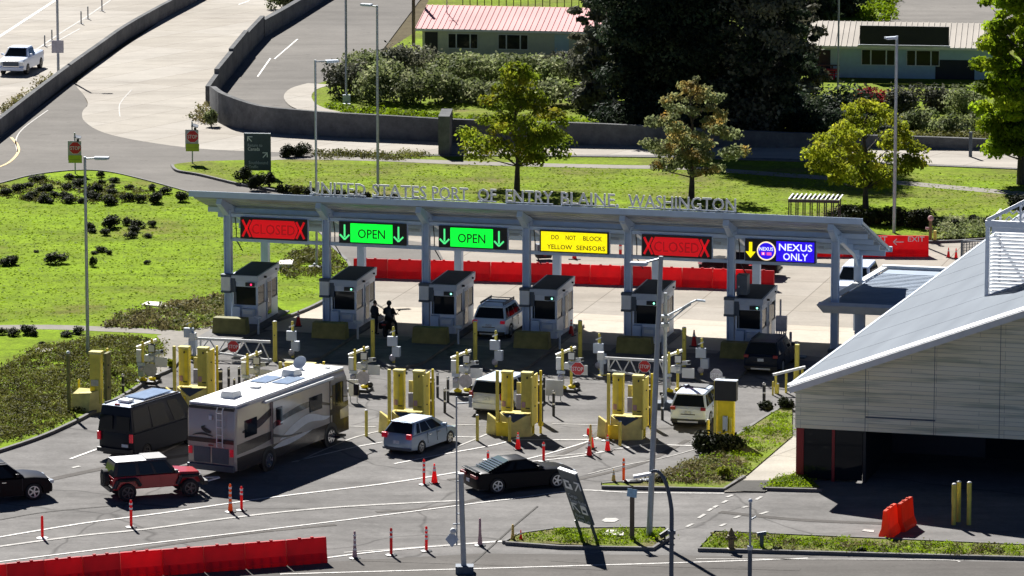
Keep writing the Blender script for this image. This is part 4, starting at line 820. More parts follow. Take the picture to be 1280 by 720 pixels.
for k in range(18):
    z = .12+k*.172; x0 = .1+max(0, (z-3.4)/.3)
    mb.hexa([(x0, -.03, z), (wd, -.03, z), (wd, .34, z+.0), (x0, .34, z+.0)], [(x0, -.03, z+.02), (wd, -.03, z+.02), (wd, .34, z+.02), (x0, .34, z+.02)], 'cap_white')
mb.build('louvre_blade', dm)
mb = MB(); 
mb.bar((-.05, -.02, hz+.3), (wd, -.02, hz+.3+wd*.55), .2, .16, 'cap_white')
for x in (1.5, 3.0, 4.5, 6.0): mb.box(x-.05, x+.05, -.05, .05, hz+.28, hz+.28+x*.53, 'cap_white')
for k in range(1, 14):
    x = .45+k*.35; zt = hz+.28+x*.5; q = 0
    for q in range(int(x*.5/.3)+1): mb.bar((x, 0, hz+.32+q*.3), (x+.17, 0, hz+.5+q*.3), .03, .07, 'cap_white'); mb.bar((x+.17, 0, hz+.5+q*.3), (x+.34, 0, hz+.32+q*.3), .03, .07, 'cap_white')
mb.build('gable_lattice', dm)
mb = MB(); mb.box(-.1, .0, 3.9, 4.0, -.4, hz+.2, 'cap_white'); mb.build('rear_post', dm)
mb = MB(); mb.bar((-.05, .1, hz+.1), (-.05, 3.9, hz+.1), .1, .12, 'cap_white'); mb.build('side_rail', dm)

# ---------------------------------------------------------------- concrete walls
def wall_run(name, px, heights, th, label, mm='concrete_wall', k=5, cap=True):
    """a wall along base pixels with a height at each; built as one upright strip with thickness"""
    pts = [(p[0], p[1], h) for p, h in zip(px, heights)]
    if k:
        ext = []; n = len(pts)
        for i in range(n-1):
            p0, p1, p2, p3 = pts[max(0, i-1)], pts[i], pts[i+1], pts[min(n-1, i+2)]
            for j in range(k):
                t = j/k; ext.append(tuple(0.5*((2*p1[c])+(-p0[c]+p2[c])*t+(2*p0[c]-5*p1[c]+4*p2[c]-p3[c])*t*t+(-p0[c]+3*p1[c]-3*p2[c]+p3[c])*t**3) for c in range(3)))
        ext.append(pts[-1]); pts = ext
    W3 = [P(p[0], p[1]) for p in pts]; O = W3[len(W3)//2]; n = len(W3); vs = []
    Ls, Rs = [], []
    for i in range(n):
        d = (W3[min(n-1, i+1)]-W3[max(0, i-1)]).normalized(); q = Vector((-d.y, d.x, 0))*th/2
        if q.y < 0: q = -q
        Ls.append(W3[i]-O+q*2); Rs.append(W3[i]-O)
    H = [p[2] for p in pts]
    vs = [p for p in Ls]+[p for p in Rs]+[p+Vector((0, 0, h)) for p, h in zip(Ls, H)]+[p+Vector((0, 0, h)) for p, h in zip(Rs, H)]
    fs = []
    for i in range(n-1): fs += [(i, 2*n+i, 2*n+i+1, i+1), (n+i, n+i+1, 3*n+i+1, 3*n+i), (2*n+i, 3*n+i, 3*n+i+1, 2*n+i+1)]
    fs += [(0, n, 3*n, 2*n), (n-1, 3*n-1, 4*n-1, 2*n-1)]
    mb = MB(); mb.add(vs, fs, mm); o = mb.build(name, loc=O); return tag(o, label, 'wall')
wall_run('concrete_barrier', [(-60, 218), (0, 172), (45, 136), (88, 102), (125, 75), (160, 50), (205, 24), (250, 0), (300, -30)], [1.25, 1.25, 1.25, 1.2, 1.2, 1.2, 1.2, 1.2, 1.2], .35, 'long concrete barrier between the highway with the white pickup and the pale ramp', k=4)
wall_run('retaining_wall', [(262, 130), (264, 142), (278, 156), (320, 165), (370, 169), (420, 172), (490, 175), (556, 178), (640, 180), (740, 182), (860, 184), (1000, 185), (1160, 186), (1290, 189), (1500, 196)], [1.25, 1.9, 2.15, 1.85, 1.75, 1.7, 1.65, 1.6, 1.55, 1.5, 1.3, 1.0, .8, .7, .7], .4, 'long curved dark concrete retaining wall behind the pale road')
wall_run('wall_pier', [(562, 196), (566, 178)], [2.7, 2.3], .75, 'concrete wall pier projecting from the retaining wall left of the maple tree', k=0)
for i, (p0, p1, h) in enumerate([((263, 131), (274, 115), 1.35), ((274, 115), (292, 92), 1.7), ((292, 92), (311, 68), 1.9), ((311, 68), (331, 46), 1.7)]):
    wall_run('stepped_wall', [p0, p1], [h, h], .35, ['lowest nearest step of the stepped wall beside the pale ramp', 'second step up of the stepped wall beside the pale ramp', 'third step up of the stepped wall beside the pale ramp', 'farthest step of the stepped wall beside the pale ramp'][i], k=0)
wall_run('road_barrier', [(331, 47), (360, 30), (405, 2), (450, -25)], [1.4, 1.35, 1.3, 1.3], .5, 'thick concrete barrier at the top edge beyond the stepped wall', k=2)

# ---------------------------------------------------------------- water-filled plastic barriers
def barrier_mesh(mm, L=1.85, H=1.07):
    mb = MB(); prof = [(-.28, 0), (-.28, .16), (-.17, .42), (-.09, H-.04), (-.07, H), (.07, H), (.09, H-.04), (.17, .42), (.28, .16), (.28, 0)]
    xs = [-L/2+.02, -L/2+.05, L/2-.05, L/2-.02]; sc = [.93, 1, 1, .93]; n = len(prof); vs = []
    for x, s in zip(xs, sc): vs += [(x, y*s, z*(.985 if s < 1 else 1)) for y, z in prof]
    fs = [tuple(range(n)), tuple(range(4*n-1, 3*n-1, -1))]
    for i in range(3):
        for j in range(n): fs.append((i*n+j, (i+1)*n+j, (i+1)*n+(j+1) % n, i*n+(j+1) % n))
    mb.add(vs, fs, mm)
    for q in (-.6, -.2, .2, .6): mb.hexa([(q-.02, -.292, .03), (q+.02, -.292, .03), (q+.02, -.2, .03), (q-.02, -.2, .03)], [(q-.02, -.185, .4), (q+.02, -.185, .4), (q+.02, -.1, .4), (q-.02, -.1, .4)], mm)
    return mb
def barrier(mm, w, rz, label, group, L=1.85, H=1.07, first={}):
    key = (mm, L, H)
    if key not in first:
        b = thing('water_barrier', w, rz, label, 'barrier', group); barrier_mesh(mm, L, H).build('body', b)
        for q in (-.35, .2): mb = MB(); mb.box(q, q+.13, -.05, .05, H, H+.05, mm); mb.build('filler_cap', b)
        first[key] = b; return b
    return copy_tree(first[key], w, rz, label, group)
def barrier_row(p0, p1, mm, what, group, L=1.85, H=1.07):
    a = P(*p0); b = P(*p1); d = b-a; n = max(1, round(d.length/L)); rz = math.atan2(d.y, d.x)
    for i in range(n):
        w = a+d*((i+.5)/n)+Vector((0, RNG.uniform(-.03, .03), 0)); barrier(mm, w, rz+RNG.uniform(-.012, .012), 'red water barrier, '+ordn(i, n)+' '+what, group, round(d.length/n, 2), H)
barrier_row((-40, 741), (150, 722), 'red_barrier', 'of the four cut by the bottom left corner', 'front row of red barriers')
barrier_row((150, 722), (408, 702), 'red_barrier', 'in the row ending beside the striped cones', 'front row of red barriers')
barrier_row((442, 346), (700, 353), 'red_barrier', 'in left half of row behind booths', 'rear row of red barriers')
barrier_row((700, 353), (968, 362), 'red_barrier', 'in right half of row behind booths', 'rear row of red barriers')
barrier_row((1010, 320), (1096, 320), 'red_barrier', 'of the red barriers left of the EXIT barrier', 'red barriers by the exit', H=.9)
eb = thing('exit_barrier', P(1128, 320), -.03, 'red barrier lettered EXIT with a white arrow, right of the canopy', 'barrier')
barrier_mesh('red_barrier', 3.05, 1.2).build('body', eb); mb = MB()
mb.text('EXIT', .3, 'sign_white', .78, -.13, .88, fit=.95, depth=.02); mb.build('lettering', eb); mb = MB(); mb.text('IT', .3, 'sign_white', -1.1, -.13, .88, fit=.4, depth=.02); mb.build('lettering', eb); mb = MB()
mb.bar((-.55, -.14, .85), (.05, -.14, .85), .05, .03, 'sign_white', up=Vector((0, 1, 0))); mb.bar((-.55, -.14, .85), (-.35, -.14, 1.03), .05, .03, 'sign_white', up=Vector((0, 1, 0))); mb.bar((-.55, -.14, .85), (-.35, -.14, .67), .05, .03, 'sign_white', up=Vector((0, 1, 0))); mb.build('arrow', eb)
a = P(1103, 671); b = P(1120, 663); d = b-a
barrier('orange_barrier', P(1112, 669), math.atan2(d.y, d.x)+.15, 'nearer of two orange barriers on the road before the building', 'orange barriers', 1.6, 1.25)
barrier('orange_barrier', P(1131, 660), math.atan2(d.y, d.x)+.1, 'farther of two orange barriers on the road before the building', 'orange barriers', 1.6, 1.25)

# ---------------------------------------------------------------- cones and delineators
def cone(x, y, h, mm, label, bands=2):
    c = thing('traffic_cone', P(x, y, .005), RNG.uniform(0, 3), label, 'cone', 'traffic cones'); s = h/.9
    mb = MB(); mb.box(-.2*s, .2*s, -.2*s, .2*s, 0, .045*s, 'black' if mm != 'cone_faded' else 'black'); mb.build('foot', c)
    mb = MB(); mb.lathe([(.155*s, .046*s), (.15*s, .08*s), (.045*s, .78*s), (.03*s, .9*s)], mm, 12); mb.build('body', c, smooth=True)
    for z0, z1 in ((.56, .68), (.73, .80))[:bands]:
        r = lambda z: (.15-(z-.08)*.15)*s+.006
        mb = MB(); mb.lathe([(r(z0), z0*s), (r(z1), z1*s)], 'white_band', 12); mb.build('band', c, smooth=True)
CONES = [(373, 408, 20, 'cone', 'red cone at the lawn corner right of the leftmost booth'), (714, 420, 21, 'cone', 'red cone right of the booth under the yellow sign'), (867.5, 433, 21, 'cone', 'red cone between the two rightmost booths'),
         (543, 604, 25, 'cone', 'red cone between the silver hatchback and the black coupe'), (647.5, 562, 22, 'cone', 'red cone in front of the fourth pair of yellow pillars'), (736.5, 570, 21, 'cone', 'nearer of two red cones in line left of the fifth yellow pillars'),
         (739, 560, 23, 'cone', 'farther of two red cones in line left of the fifth yellow pillars'), (759.5, 564, 21, 'cone', 'red cone in front of the fifth pair of yellow pillars'), (651, 677, 15, 'cone', 'small red cone at the left tip of the small island'),
         (767, 605, 19, 'cone_yellow', 'faded yellow cone at the left tip of the large grass island'), (1185.5, 322, 13, 'cone', 'left one of two red cones beyond the annex roof'), (1195, 323, 13, 'cone', 'right one of two red cones beyond the annex roof')]
for x, y, hp, mm, lab in CONES: cone(x, y, hp/SCL(x, y), mm, lab, 2 if hp > 16 else 1)
def delineator(x, y, hp, mm, label, wide=False, bands=3, base='black'):
    h = hp/SCL(x, y); c = thing('delineator_post', P(x, y, .005), RNG.uniform(0, 3), label, 'delineator', 'delineator posts')
    mb = MB(); n = 8; mb.lathe([(.26, 0), (.26, .03), (.12, .06)], base, 8); mb.build('foot', c)
    mb = MB(); r0 = .11 if wide else .06; r1 = .05 if wide else .055; mb.lathe([(r0, .061), (r1+.01, h*.5), (r1, h-.04), (r1*.5, h)], mm, 10); mb.build('post', c, smooth=True)
    for k in range(bands):
        z = h*(.86-k*.17); rr = (r0+(r1+.01-r0)*z/(h*.5)) if z < h*.5 else r1+.01
        mb = MB(); mb.lathe([(rr+.008, z-.05), (rr+.006, z+.03)], 'white_band', 10); mb.build('band', c, smooth=True)
DEL = [(53, 673, 29, 'cone', 'thin red delineator, leftmost on the white line', 0, 0, 'panel_white'), (164, 659, 35, 'cone', 'red delineator in front of the red off-roader', 0, 2, 'black'), (288, 640, 36, 'cone_orange', 'orange and white banded post, left one of two behind the long front barrier', 1, 4, 'black'),
       (302, 638, 31, 'cone', 'red post, right one of two behind the long front barrier', 0, 2, 'black'), (443.5, 698, 35, 'cone_faded', 'faded banded post nearest the end of the front barrier row', 1, 4, 'black'), (489, 694, 35, 'cone', 'bright red post, second from the end of the front barrier row', 0, 2, 'black'),
       (533, 689, 32, 'cone', 'dark red banded post, third from the end of the front barrier row', 0, 3, 'black'), (600, 682, 35, 'cone_faded', 'pale faded post right of the camera mast', 1, 0, 'black'), (530, 606, 33, 'cone', 'thin red post beside the cone behind the black coupe', 0, 3, 'black'),
       (679.5, 577, 25, 'cone', 'thin red post above the black coupe bonnet', 0, 1, 'black'), (610, 575, 12, 'cone', 'red post tip showing behind the black coupe', 0, 1, 'black'), (779.5, 605, 33, 'cone_orange', 'orange post at the left tip of the large grass island', 0, 2, 'black'),
       (641, 677, 22, 'cone_yellow', 'pale yellow post left of the small red cone', 1, 0, 'black'), (738, 566, 36, 'cone_yellow', 'faded post standing with the two red cones', 0, 0, 'black'), (758, 551, 24, 'cone_yellow', 'thin faded post behind the fifth cone', 0, 0, 'black'), (735, 545, 10, 'cone', 'short red post above the two red cones', 0, 0, 'black')]
for x, y, hp, mm, lab, wd_, bn, bs in DEL: delineator(x, y, hp, mm, lab, bool(wd_), bn, bs)
for i, (x, y, hp) in enumerate([(56, 58, 14), (65, 52, 15), (101.5, 30, 16), (110, 24, 16), (127.5, 14, 16)]):
    mb = MB(); h = hp/SCL(x, y); mb.tube((0, 0, 0), (0, 0, h), .05, 'steel_dark', n=8); mb.box(-.2, .2, -.1, .1, 0, .04, 'steel_dark'); tag(mb.build('lane_post', loc=P(x, y)), 'thin dark post on the highway, '+ordn(i, 5)+' of five', 'post', 'thin posts on the highway')
# sandbags and dark plates at the island tip
mb = MB(); mb.ball((0, 0, .12), (.5, .25, .14), 'black'); mb.ball((.75, .3, .12), (.45, .22, .12), 'steel_dark'); mb.ball((1.3, .35, .2), (.3, .25, .2), 'lf_shrub'); tag(mb.build('sandbag', loc=P(790, 606)), 'dark sandbags lying on the island tip beside the orange post', 'sandbags')

# ---------------------------------------------------------------- lamp posts and masts
def lamp(x, yb, yt, r0, r1, label, arm=None, top=(0, 0), lean=None, nm='street_lamp', mm='galv', cat='street lamp', zbase=True):
    """arm: (dx, dz, kind) direction of the luminaire arm"""
    h = hgt(x, yb, yt); w = P(x, yb); p = thing(nm, w, 0, label, cat); tx, ty = top; r0 *= .64; r1 *= .7
    mb = MB(); mb.tube((0, 0, 0), (tx, ty, h), r0, mm, r1, 14); mb.box(-.28, .28, -.28, .28, 0, .08, mm); mb.build('pole', p, smooth=True)
    for (dx, dy, dz, hd) in (arm or []):
        mb = MB(); e = Vector((tx+dx, ty+dy, h+dz)); mb.tube((tx, ty, h-.1), e-Vector((dx*.35, dy*.35, 0)), .05, mm, .04, 8); a = mb.build('arm', p)
        mb = MB(); q = Vector((dx, dy, 0)).normalized(); mb.bar(e-q*.75, e, .34, .13, 'panel_grey'); mb.bar(e-q*.7-Vector((0, 0, .08)), e-q*.1-Vector((0, 0, .08)), .26, .04, 'panel_white'); mb.build('luminaire', p, bevel=.02)
    return p, h
lamp(110, 446, 197, .15, .10, 'tall grey street lamp standing in the left lawn above the yellow pillar', [(1.25, -.1, -.05, 1)])
lamp(73, 93, -60, .16, .13, 'grey lamp post at the highway barrier carrying a small grey sign', [(1.5, 0, .2, 1)])
mb = MB(); mb.box(-.45, .45, -.26, -.22, 0, .95, 'sign_back'); tag(mb.build('post_sign', loc=P(73, 93)+Vector((0, 0, 1.65))), 'small grey sign fixed to the lamp post at the highway barrier', 'sign')
lamp(396, 335, 77, .12, .09, 'slim lamp post rising behind the leftmost OPEN sign', [(1.3, .4, -.1, 1)])
lamp(433, 131, -80, .14, .12, 'tall lamp post at the left end of the hedge by the upper road')
mb = MB(); mb.box(-.25, .3, -.3, -.1, .2, .75, 'panel_grey'); tag(mb.build('control_box', loc=P(433, 131)), 'grey box at the foot of the lamp post by the hedge', 'box')
lamp(472.5, 245, 9, .15, .10, 'tall lamp post behind the letters UNITED STATES', [(-1.0, .5, 0, 1)])
lamp(517, 58, -60, .22, .18, 'brown wooden utility pole left of the pink-roofed house', nm='utility_pole', mm='wood_pole', cat='utility pole')
lamp(1047, 141, -2, .11, .09, 'pale lamp post before the red picnic table', [(-.7, -.2, 0, 1), (.7, .2, 0, 1)])
lamp(1117.5, 293, 47, .17, .12, 'tall pale lamp post right of the pergola', [(-.7, -.3, -.1, 1)])
lamp(811.5, 673, 322, .21, .14, 'tallest grey lamp post leaning slightly, standing in the small island', top=(.45, .3), arm=[(-1.3, .3, -.35, 1)])
p, h = lamp(831, 510, 366, .16, .13, 'shorter grey mast with a curved double arm just right of the tallest lamp post', nm='arm_mast', cat='mast')
mz = lambda y: (510-y)/25.1
mb = MB(); mb.path([(0, 0, mz(405)), (1.0, .1, mz(385)), (1.25, .1, mz(381))], .045, 'galv', 8); mb.path([(0, 0, mz(396)), (.8, .1, mz(386)), (1.25, .1, mz(379)), (1.5, .1, mz(376)), (1.85, .1, mz(376.5))], .05, 'galv', 8)
mb.bar((1.55, .1, mz(375.8)), (1.95, .1, mz(377)), .2, .09, 'panel_grey'); mb.box(-.19, .19, -.2, .2, mz(397), mz(394), 'galv'); mb.box(-.19, .19, -.2, .2, mz(408), mz(404), 'galv'); mb.build('arm', p)
mb = MB(); mb.box(-.5, .5, -.3, .5, 0, .3, 'steel_dark'); mb.build('base', p)
# curved lamp in front
w = P(839, 745); p = thing('curved_lamp', w, 0, 'dark lamp post with a curved top before the small island, bottom edge', 'street lamp'); s = SCL(839, 745)
H = (745-587)/s/.985
mb = MB(); pts = [(0, 0, 0), (0, 0, H*.62)]; [pts.append((-.95*(1-math.cos(t))*.55-.03*k, 0, H*.62+ (H*.38)*math.sin(t))) for k, t in enumerate([.2, .45, .7, .95, 1.2, 1.45, 1.7, 1.95])]
mb.path(pts, .095, 'steel_dark', 10, .06); mb.build('pole', p, smooth=True); ex, ez = pts[-1][0], pts[-1][2]
mb = MB(); mb.bar((ex+.1, 0, ez+.02), (ex-.65, 0, ez-.12), .26, .12, 'panel_white'); mb.build('luminaire', p, bevel=.02)
mb = MB(); mb.tube((0, 0, 2.6), (0, 0, 2.75), .17, 'steel_dark'); mb.build('collar', p)
# camera mast
w = P(580, 716); p = thing('camera_mast', w, 0, 'grey camera mast at the bottom edge left of the pale post', 'mast'); H = hgt(580, 716, 592)
mb = MB(); mb.tube((0, 0, 0), (-.12, 0, H), .12, 'galv', .11, 12); mb.tube((-.12, 0, H), (-.12, 0, H+.05), .14, 'panel_white'); mb.box(-.35, .4, -.3, .3, 0, .32, 'steel_dark'); mb.build('pole', p, smooth=True)
mb = MB(); mb.tube((-.3, 0, H*.28), (-.3, 0, H+3.3), .035, 'galv'); mb.bar((-.3, 0, H*.6), (0, 0, H*.6), .05, .05, 'galv'); mb.bar((-.3, 0, H*.93), (0, 0, H*.93), .05, .05, 'galv'); mb.bar((-.3, 0, H+3.0), (.3, 0, H+3.05), .05, .05, 'galv'); mb.tube((.28, 0, H+2.85), (.28, 0, H+3.35), .07, 'galv'); mb.build('aerial', p)
mb = MB(); mb.ball((-.45, -.1, H*.43), .14, 'panel_white'); mb.bar((-.45, -.1, H*.5), (-.1, 0, H*.5), .05, .05, 'galv'); mb.box(-.5, -.4, -.15, -.05, H*.33, H*.42, 'panel_grey'); mb.build('camera', p)
mb = MB(); mb.slab([(-.5, -.05, 1.1), (-.78, -.05, 1.45), (-.5, -.05, 1.8), (-.22, -.05, 1.45)], (0, 1, 0), .02, 'panel_grey'); mb.build('diamond_plate', p)
p = thing('sensor_pole', P(937, 745), 0, 'thin pole with a small side arm before the fire hydrant at the bottom edge', 'pole'); H = hgt(937, 745, 625)
mb = MB(); mb.tube((0, 0, 0), (0, 0, 2.0), .09, 'steel_dark'); mb.tube((0, 0, 2.0), (0, 0, H), .05, 'galv'); mb.tube((0, 0, 1.95), (0, 0, 2.1), .12, 'panel_white'); mb.ball((0, 0, H), .09, 'panel_grey'); mb.build('pole', p)
mb = MB(); mb.tube((0, 0, H-.8), (.25, 0, H-.65), .035, 'galv'); mb.build('arm', p)
for i, (x, yb, yt, r, lab) in enumerate([(1213, 196, 165, .12, 'dark post by the far road right of the tall lamp post'), (1047, 440, 408, .06, 'thin dark post behind the annex column'), (560, 186, 178, .05, 'tiny post at the wall pier')]):
    mb = MB(); mb.tube((0, 0, 0), (0, 0, hgt(x, yb, yt)), r, 'steel_dark'); tag(mb.build('dark_post', loc=P(x, yb)), lab, 'post')
# hydrant and pipe
p = thing('fire_hydrant', P(914, 687, .1), 0, 'dark brass-coloured fire hydrant at the left end of the long bottom island', 'hydrant')
M['brass'] = mat('weathered_yellow', (0.16, 0.12, 0.05), .6, var=.3, scale=6)
mb = MB(); mb.lathe([(.2, 0), (.2, .06), (.13, .08), (.13, .55), (.18, .57), (.18, .63), (.14, .66), (.12, .78), (.06, .85), (.04, .93), (.02, .95)], 'brass', 14); mb.build('body', p, smooth=True)
mb = MB(); mb.tube((-.24, 0, .48), (.24, 0, .48), .07, 'brass'); mb.tube((0, -.25, .42), (0, 0, .42), .09, 'brass'); mb.build('outlet', p)
mb = MB(); mb.tube((0, 0, 0), (0, 0, .55), .09, 'steel_dark'); mb.tube((-.2, 0, .55), (.2, 0, .62), .09, 'steel_dark'); tag(mb.build('stand_pipe', loc=P(952, 684, .1)), 'dark T-shaped stand pipe right of the fire hydrant', 'pipe')
mb = MB(); mb.bar((-.2, 0, .15), (.2, .1, .4), .15, .2, 'black'); mb.tube((0, 0, 0), (0, 0, .25), .04, 'black'); tag(mb.build('flood_light', loc=P(831, 675, .1)), 'small dark floodlight in the grass at the right tip of the small island', 'floodlight')
p = thing('valve_post', P(1163, 300, .1), 0, 'brown and yellow pipe valve beside the EXIT barrier', 'valve')
mb = MB(); mb.tube((0, 0, 0), (0, 0, 1.2), .1, 'brass'); mb.ball((0, 0, 1.3), .18, 'cone_faded'); mb.tube((-.3, 0, .7), (.1, 0, .7), .07, 'cone_faded'); mb.build('pipe', p); mb = MB(); mb.tube((.25, -.2, 0), (.25, -.2, .6), .1, 'yellow_pale'); mb.build('post', p)

# ---------------------------------------------------------------- road signs
def stop_post(x, yb, yt, label):
    s = thing('stop_sign', P(x, yb), -.05, label, 'sign', 'STOP signs by the merge road'); H = hgt(x, yb, yt)
    mb = MB(); mb.tube((0, .06, 0), (0, .06, H), .045, 'galv'); mb.build('post', s)
    mb = MB(); z = H-1.0; mb.box(-.45, .42, .0, .02, z-.8, z+.45, 'sign_back'); mb.build('back_plate', s)
    mb = MB(); stop_face(mb, (.03, z-.0), .43, -.02); mb.build('plate', s)
    mb = MB(); mb.box(-.42, .46, -.03, -.005, z-.98, z-.47, 'sign_lime'); mb.box(-.36, .4, -.036, -.031, z-.75, z-.73, 'olive'); mb.build('lime_plate', s)
    mb = MB(); mb.hexa([(-.05, -.1, H-.32), (.4, -.1, H-.42), (.4, .3, H-.32), (-.05, .3, H-.2)], [(-.05, -.1, H-.27), (.4, -.1, H-.37), (.4, .3, H-.27), (-.05, .3, H-.15)], 'steel_dark'); mb.box(.12, .28, .0, .12, H-.6, H-.42, 'black'); mb.build('solar_panel', s)
stop_post(94, 219, 166, 'left one of two STOP signs with lime plates, among the lawn shrubs'); stop_post(240.5, 206, 152, 'right one of two STOP signs with lime plates, on the island tip')
s = thing('direction_sign', P(322, 221), -.1, 'slate sign with arrows reading Return to Canada and Southbound Traffic', 'sign'); k = SCL(322, 221)
w, h0, h1 = 16.8/k, 8/k, 54/k
mb = MB(); mb.box(-w, w, 0, .12, h0, h1, 'sign_navy'); mb.box(-w, w, -.01, .13, h1, h1+.05, 'sign_grey_text'); mb.build('panel', s)
mb = MB(); mb.box(-w, -w+.1, .0, .1, 0, h0, 'sign_navy'); mb.build('leg', s); mb = MB(); mb.box(w-.1, w, .0, .1, 0, h0, 'sign_navy'); mb.build('leg', s)
mb = MB(); px = lambda q: (q-322)/k; pz = lambda q: (221-q)/k
mb.text('Return to', .21, 'sign_grey_text', px(310), -.02, pz(183), fit=.95, depth=.015, align='LEFT'); mb.text('Canada', .23, 'sign_white', px(310), -.02, pz(188), fit=.78, depth=.015, align='LEFT')
mb.text('Southbound', .22, 'sign_grey_text', px(311), -.02, pz(205), fit=1.25, depth=.015, align='LEFT'); mb.text('Traffic', .2, 'sign_grey_text', px(311), -.02, pz(210), fit=.62, depth=.015, align='LEFT'); mb.build('lettering', s)
mb = MB(); u = Vector((0, 1, 0))
mb.bar((px(310), -.02, pz(171)), (px(315), -.02, pz(176.5)), .06, .02, 'sign_white', up=u); mb.bar((px(310), -.02, pz(170.5)), (px(310), -.02, pz(176)), .06, .02, 'sign_white', up=u); mb.bar((px(309.5), -.02, pz(170.5)), (px(316), -.02, pz(170.5)), .06, .02, 'sign_white', up=u); mb.build('arrow', s)
mb = MB(); mb.bar((px(334), -.02, pz(191)), (px(329), -.02, pz(196.5)), .06, .02, 'sign_white', up=u); mb.bar((px(334.5), -.02, pz(190.5)), (px(334.5), -.02, pz(196)), .06, .02, 'sign_white', up=u); mb.bar((px(335), -.02, pz(190.5)), (px(328.5), -.02, pz(190.5)), .06, .02, 'sign_white', up=u); mb.build('arrow', s)
# leaning sign in the small island: local x along its face, tilted backwards
PL = P(727, 671, .1); PRt = P(744, 677, .1); dd = (PRt-PL); rz = math.atan2(dd.y, dd.x)
s = thing('direction_sign', PL, rz, 'slate sign reading Cargo Keep Right and Autos Keep Left, leaning back in the small island', 'sign')
w = dd.length+.25; Ht = on_plane(704, 589, PL, Vector((0, 1, 0)))
topL = P(704, 589, 3.25); dv = topL-PL; c, si = math.cos(rz), math.sin(rz); lean = dv.x*-si+dv.y*c; alx = dv.x*c+dv.y*si
s_up = Vector((alx*.35, lean, 3.15)).normalized(); Ls = Vector((alx*.35, lean, 3.15)).length
def LP(a, b, off=0.0):                                # a across, b up the leaning board
    n = Vector((1, 0, 0)).cross(s_up).normalized(); return Vector((a, 0, 0))+s_up*b+n*off
n_ = Vector((1, 0, 0)).cross(s_up).normalized()
mb = MB(); mb.slab([LP(-.05, .85), LP(w, .85), LP(w, Ls), LP(-.05, Ls)], -n_, .12, 'sign_navy'); mb.slab([LP(-.05, Ls), LP(w, Ls), LP(w, Ls+.06), LP(-.05, Ls+.06)], -n_, .14, 'panel_white'); mb.build('panel', s)
mb = MB(); mb.bar(LP(0, 0), LP(0, .86), .1, .1, 'sign_navy'); mb.build('leg', s); mb = MB(); mb.bar(LP(w-.08, 0), LP(w-.08, .86), .1, .1, 'sign_navy'); mb.build('leg', s)
def on_board(o):                                      # maps upright lettering (x, z) onto the leaning board
    for v in o.data.vertices: v.co = LP(v.co.x, v.co.z, .02-v.co.y)
mb = MB()
for t, z, f in (('Cargo', 2.12, .7), ('Keep Right', 1.86, 1.25), ('Autos', 1.12, .7), ('Keep Left', .9, 1.1)): mb.text(t, .19, 'sign_grey_text', .14, 0, z, fit=f, depth=.01, align='LEFT')
on_board(mb.build('lettering', s))
u = Vector((0, 1, 0)); mb = MB(); mb.box(.15, .7, -.01, .0, 2.55, 2.66, 'sign_white'); mb.box(.15, .28, -.01, .0, 2.66, 2.98, 'sign_white'); mb.box(.15, .6, -.01, .0, 2.9, 3.0, 'sign_white'); mb.box(.52, .7, -.01, .0, 2.66, 2.85, 'sign_white'); on_board(mb.build('truck_symbol', s))
mb = MB(); mb.box(.85, 1.3, -.01, .0, 1.38, 1.47, 'sign_white'); mb.box(.85, .93, -.01, .0, 1.47, 1.8, 'sign_white'); mb.box(1.22, 1.3, -.01, .0, 1.47, 1.8, 'sign_white'); mb.box(.9, 1.25, -.01, .0, 1.62, 1.82, 'sign_white'); on_board(mb.build('car_symbol', s))
mb = MB(); mb.bar((.9, 0, 2.55), (1.35, 0, 2.98), .07, .02, 'sign_white', up=u); mb.bar((1.38, 0, 3.0), (1.38, 0, 2.65), .07, .02, 'sign_white', up=u); mb.bar((1.41, 0, 3.0), (1.0, 0, 3.0), .07, .02, 'sign_white', up=u); on_board(mb.build('arrow', s))
mb = MB(); mb.bar((.2, 0, 1.78), (.65, 0, 1.38), .07, .02, 'sign_white', up=u); mb.bar((.17, 0, 1.8), (.17, 0, 1.45), .07, .02, 'sign_white', up=u); mb.bar((.14, 0, 1.8), (.55, 0, 1.8), .07, .02, 'sign_white', up=u); on_board(mb.build('arrow', s))
# post with a pale blue notice
s = thing('notice_post', P(790, 675, .1), 0, 'dark wooden post topped with a small pale blue notice in the small island', 'sign'); mb = MB(); mb.box(-.1, .1, -.08, .08, 0, 2.05, 'wood_pole'); mb.build('post', s, bevel=.01)
M['pale_blue'] = mat('pale_blue_notice', (0.33, 0.52, 0.66), .5, var=.15, scale=8); mb = MB(); mb.slab([(-.24, -.12, 1.95), (.18, -.12, 1.87), (.22, -.1, 2.22), (-.2, -.1, 2.3)], (0, 1, 0), .02, 'pale_blue'); mb.build('notice', s)
# pergola behind the canopy
p = thing('pergola', P(1018, 292), RA+.12, 'small black-framed pergola with a slatted roof behind the canopy', 'pergola'); k = SCL(1018, 292)
w, d, h = 31/k, 1.6, 46/k
M['tint'] = glass('pergola_glass', (.15, .2, .12), .1)
mb = MB()
for q in range(12): mb.bar((-w+2*w*q/11, -d/2-.1, h), (-w+2*w*q/11+.12, d/2+.1, h+.05), .09, .05, 'panel_white')
mb.build('roof_slat', p)
mb = MB(); mb.box(-w-.05, w+.05, -d/2-.04, -d/2+.04, h-.2, h-.02, 'black'); mb.box(-w-.05, w+.05, d/2-.04, d/2+.04, h-.2, h-.02, 'black'); mb.build('beam', p)
for q in range(8):
    for yy in (-d/2, d/2): mb = MB(); mb.box(-w+2*w*q/7-.035, -w+2*w*q/7+.035, yy-.03, yy+.03, 0, h-.21, 'black'); mb.build('post', p)
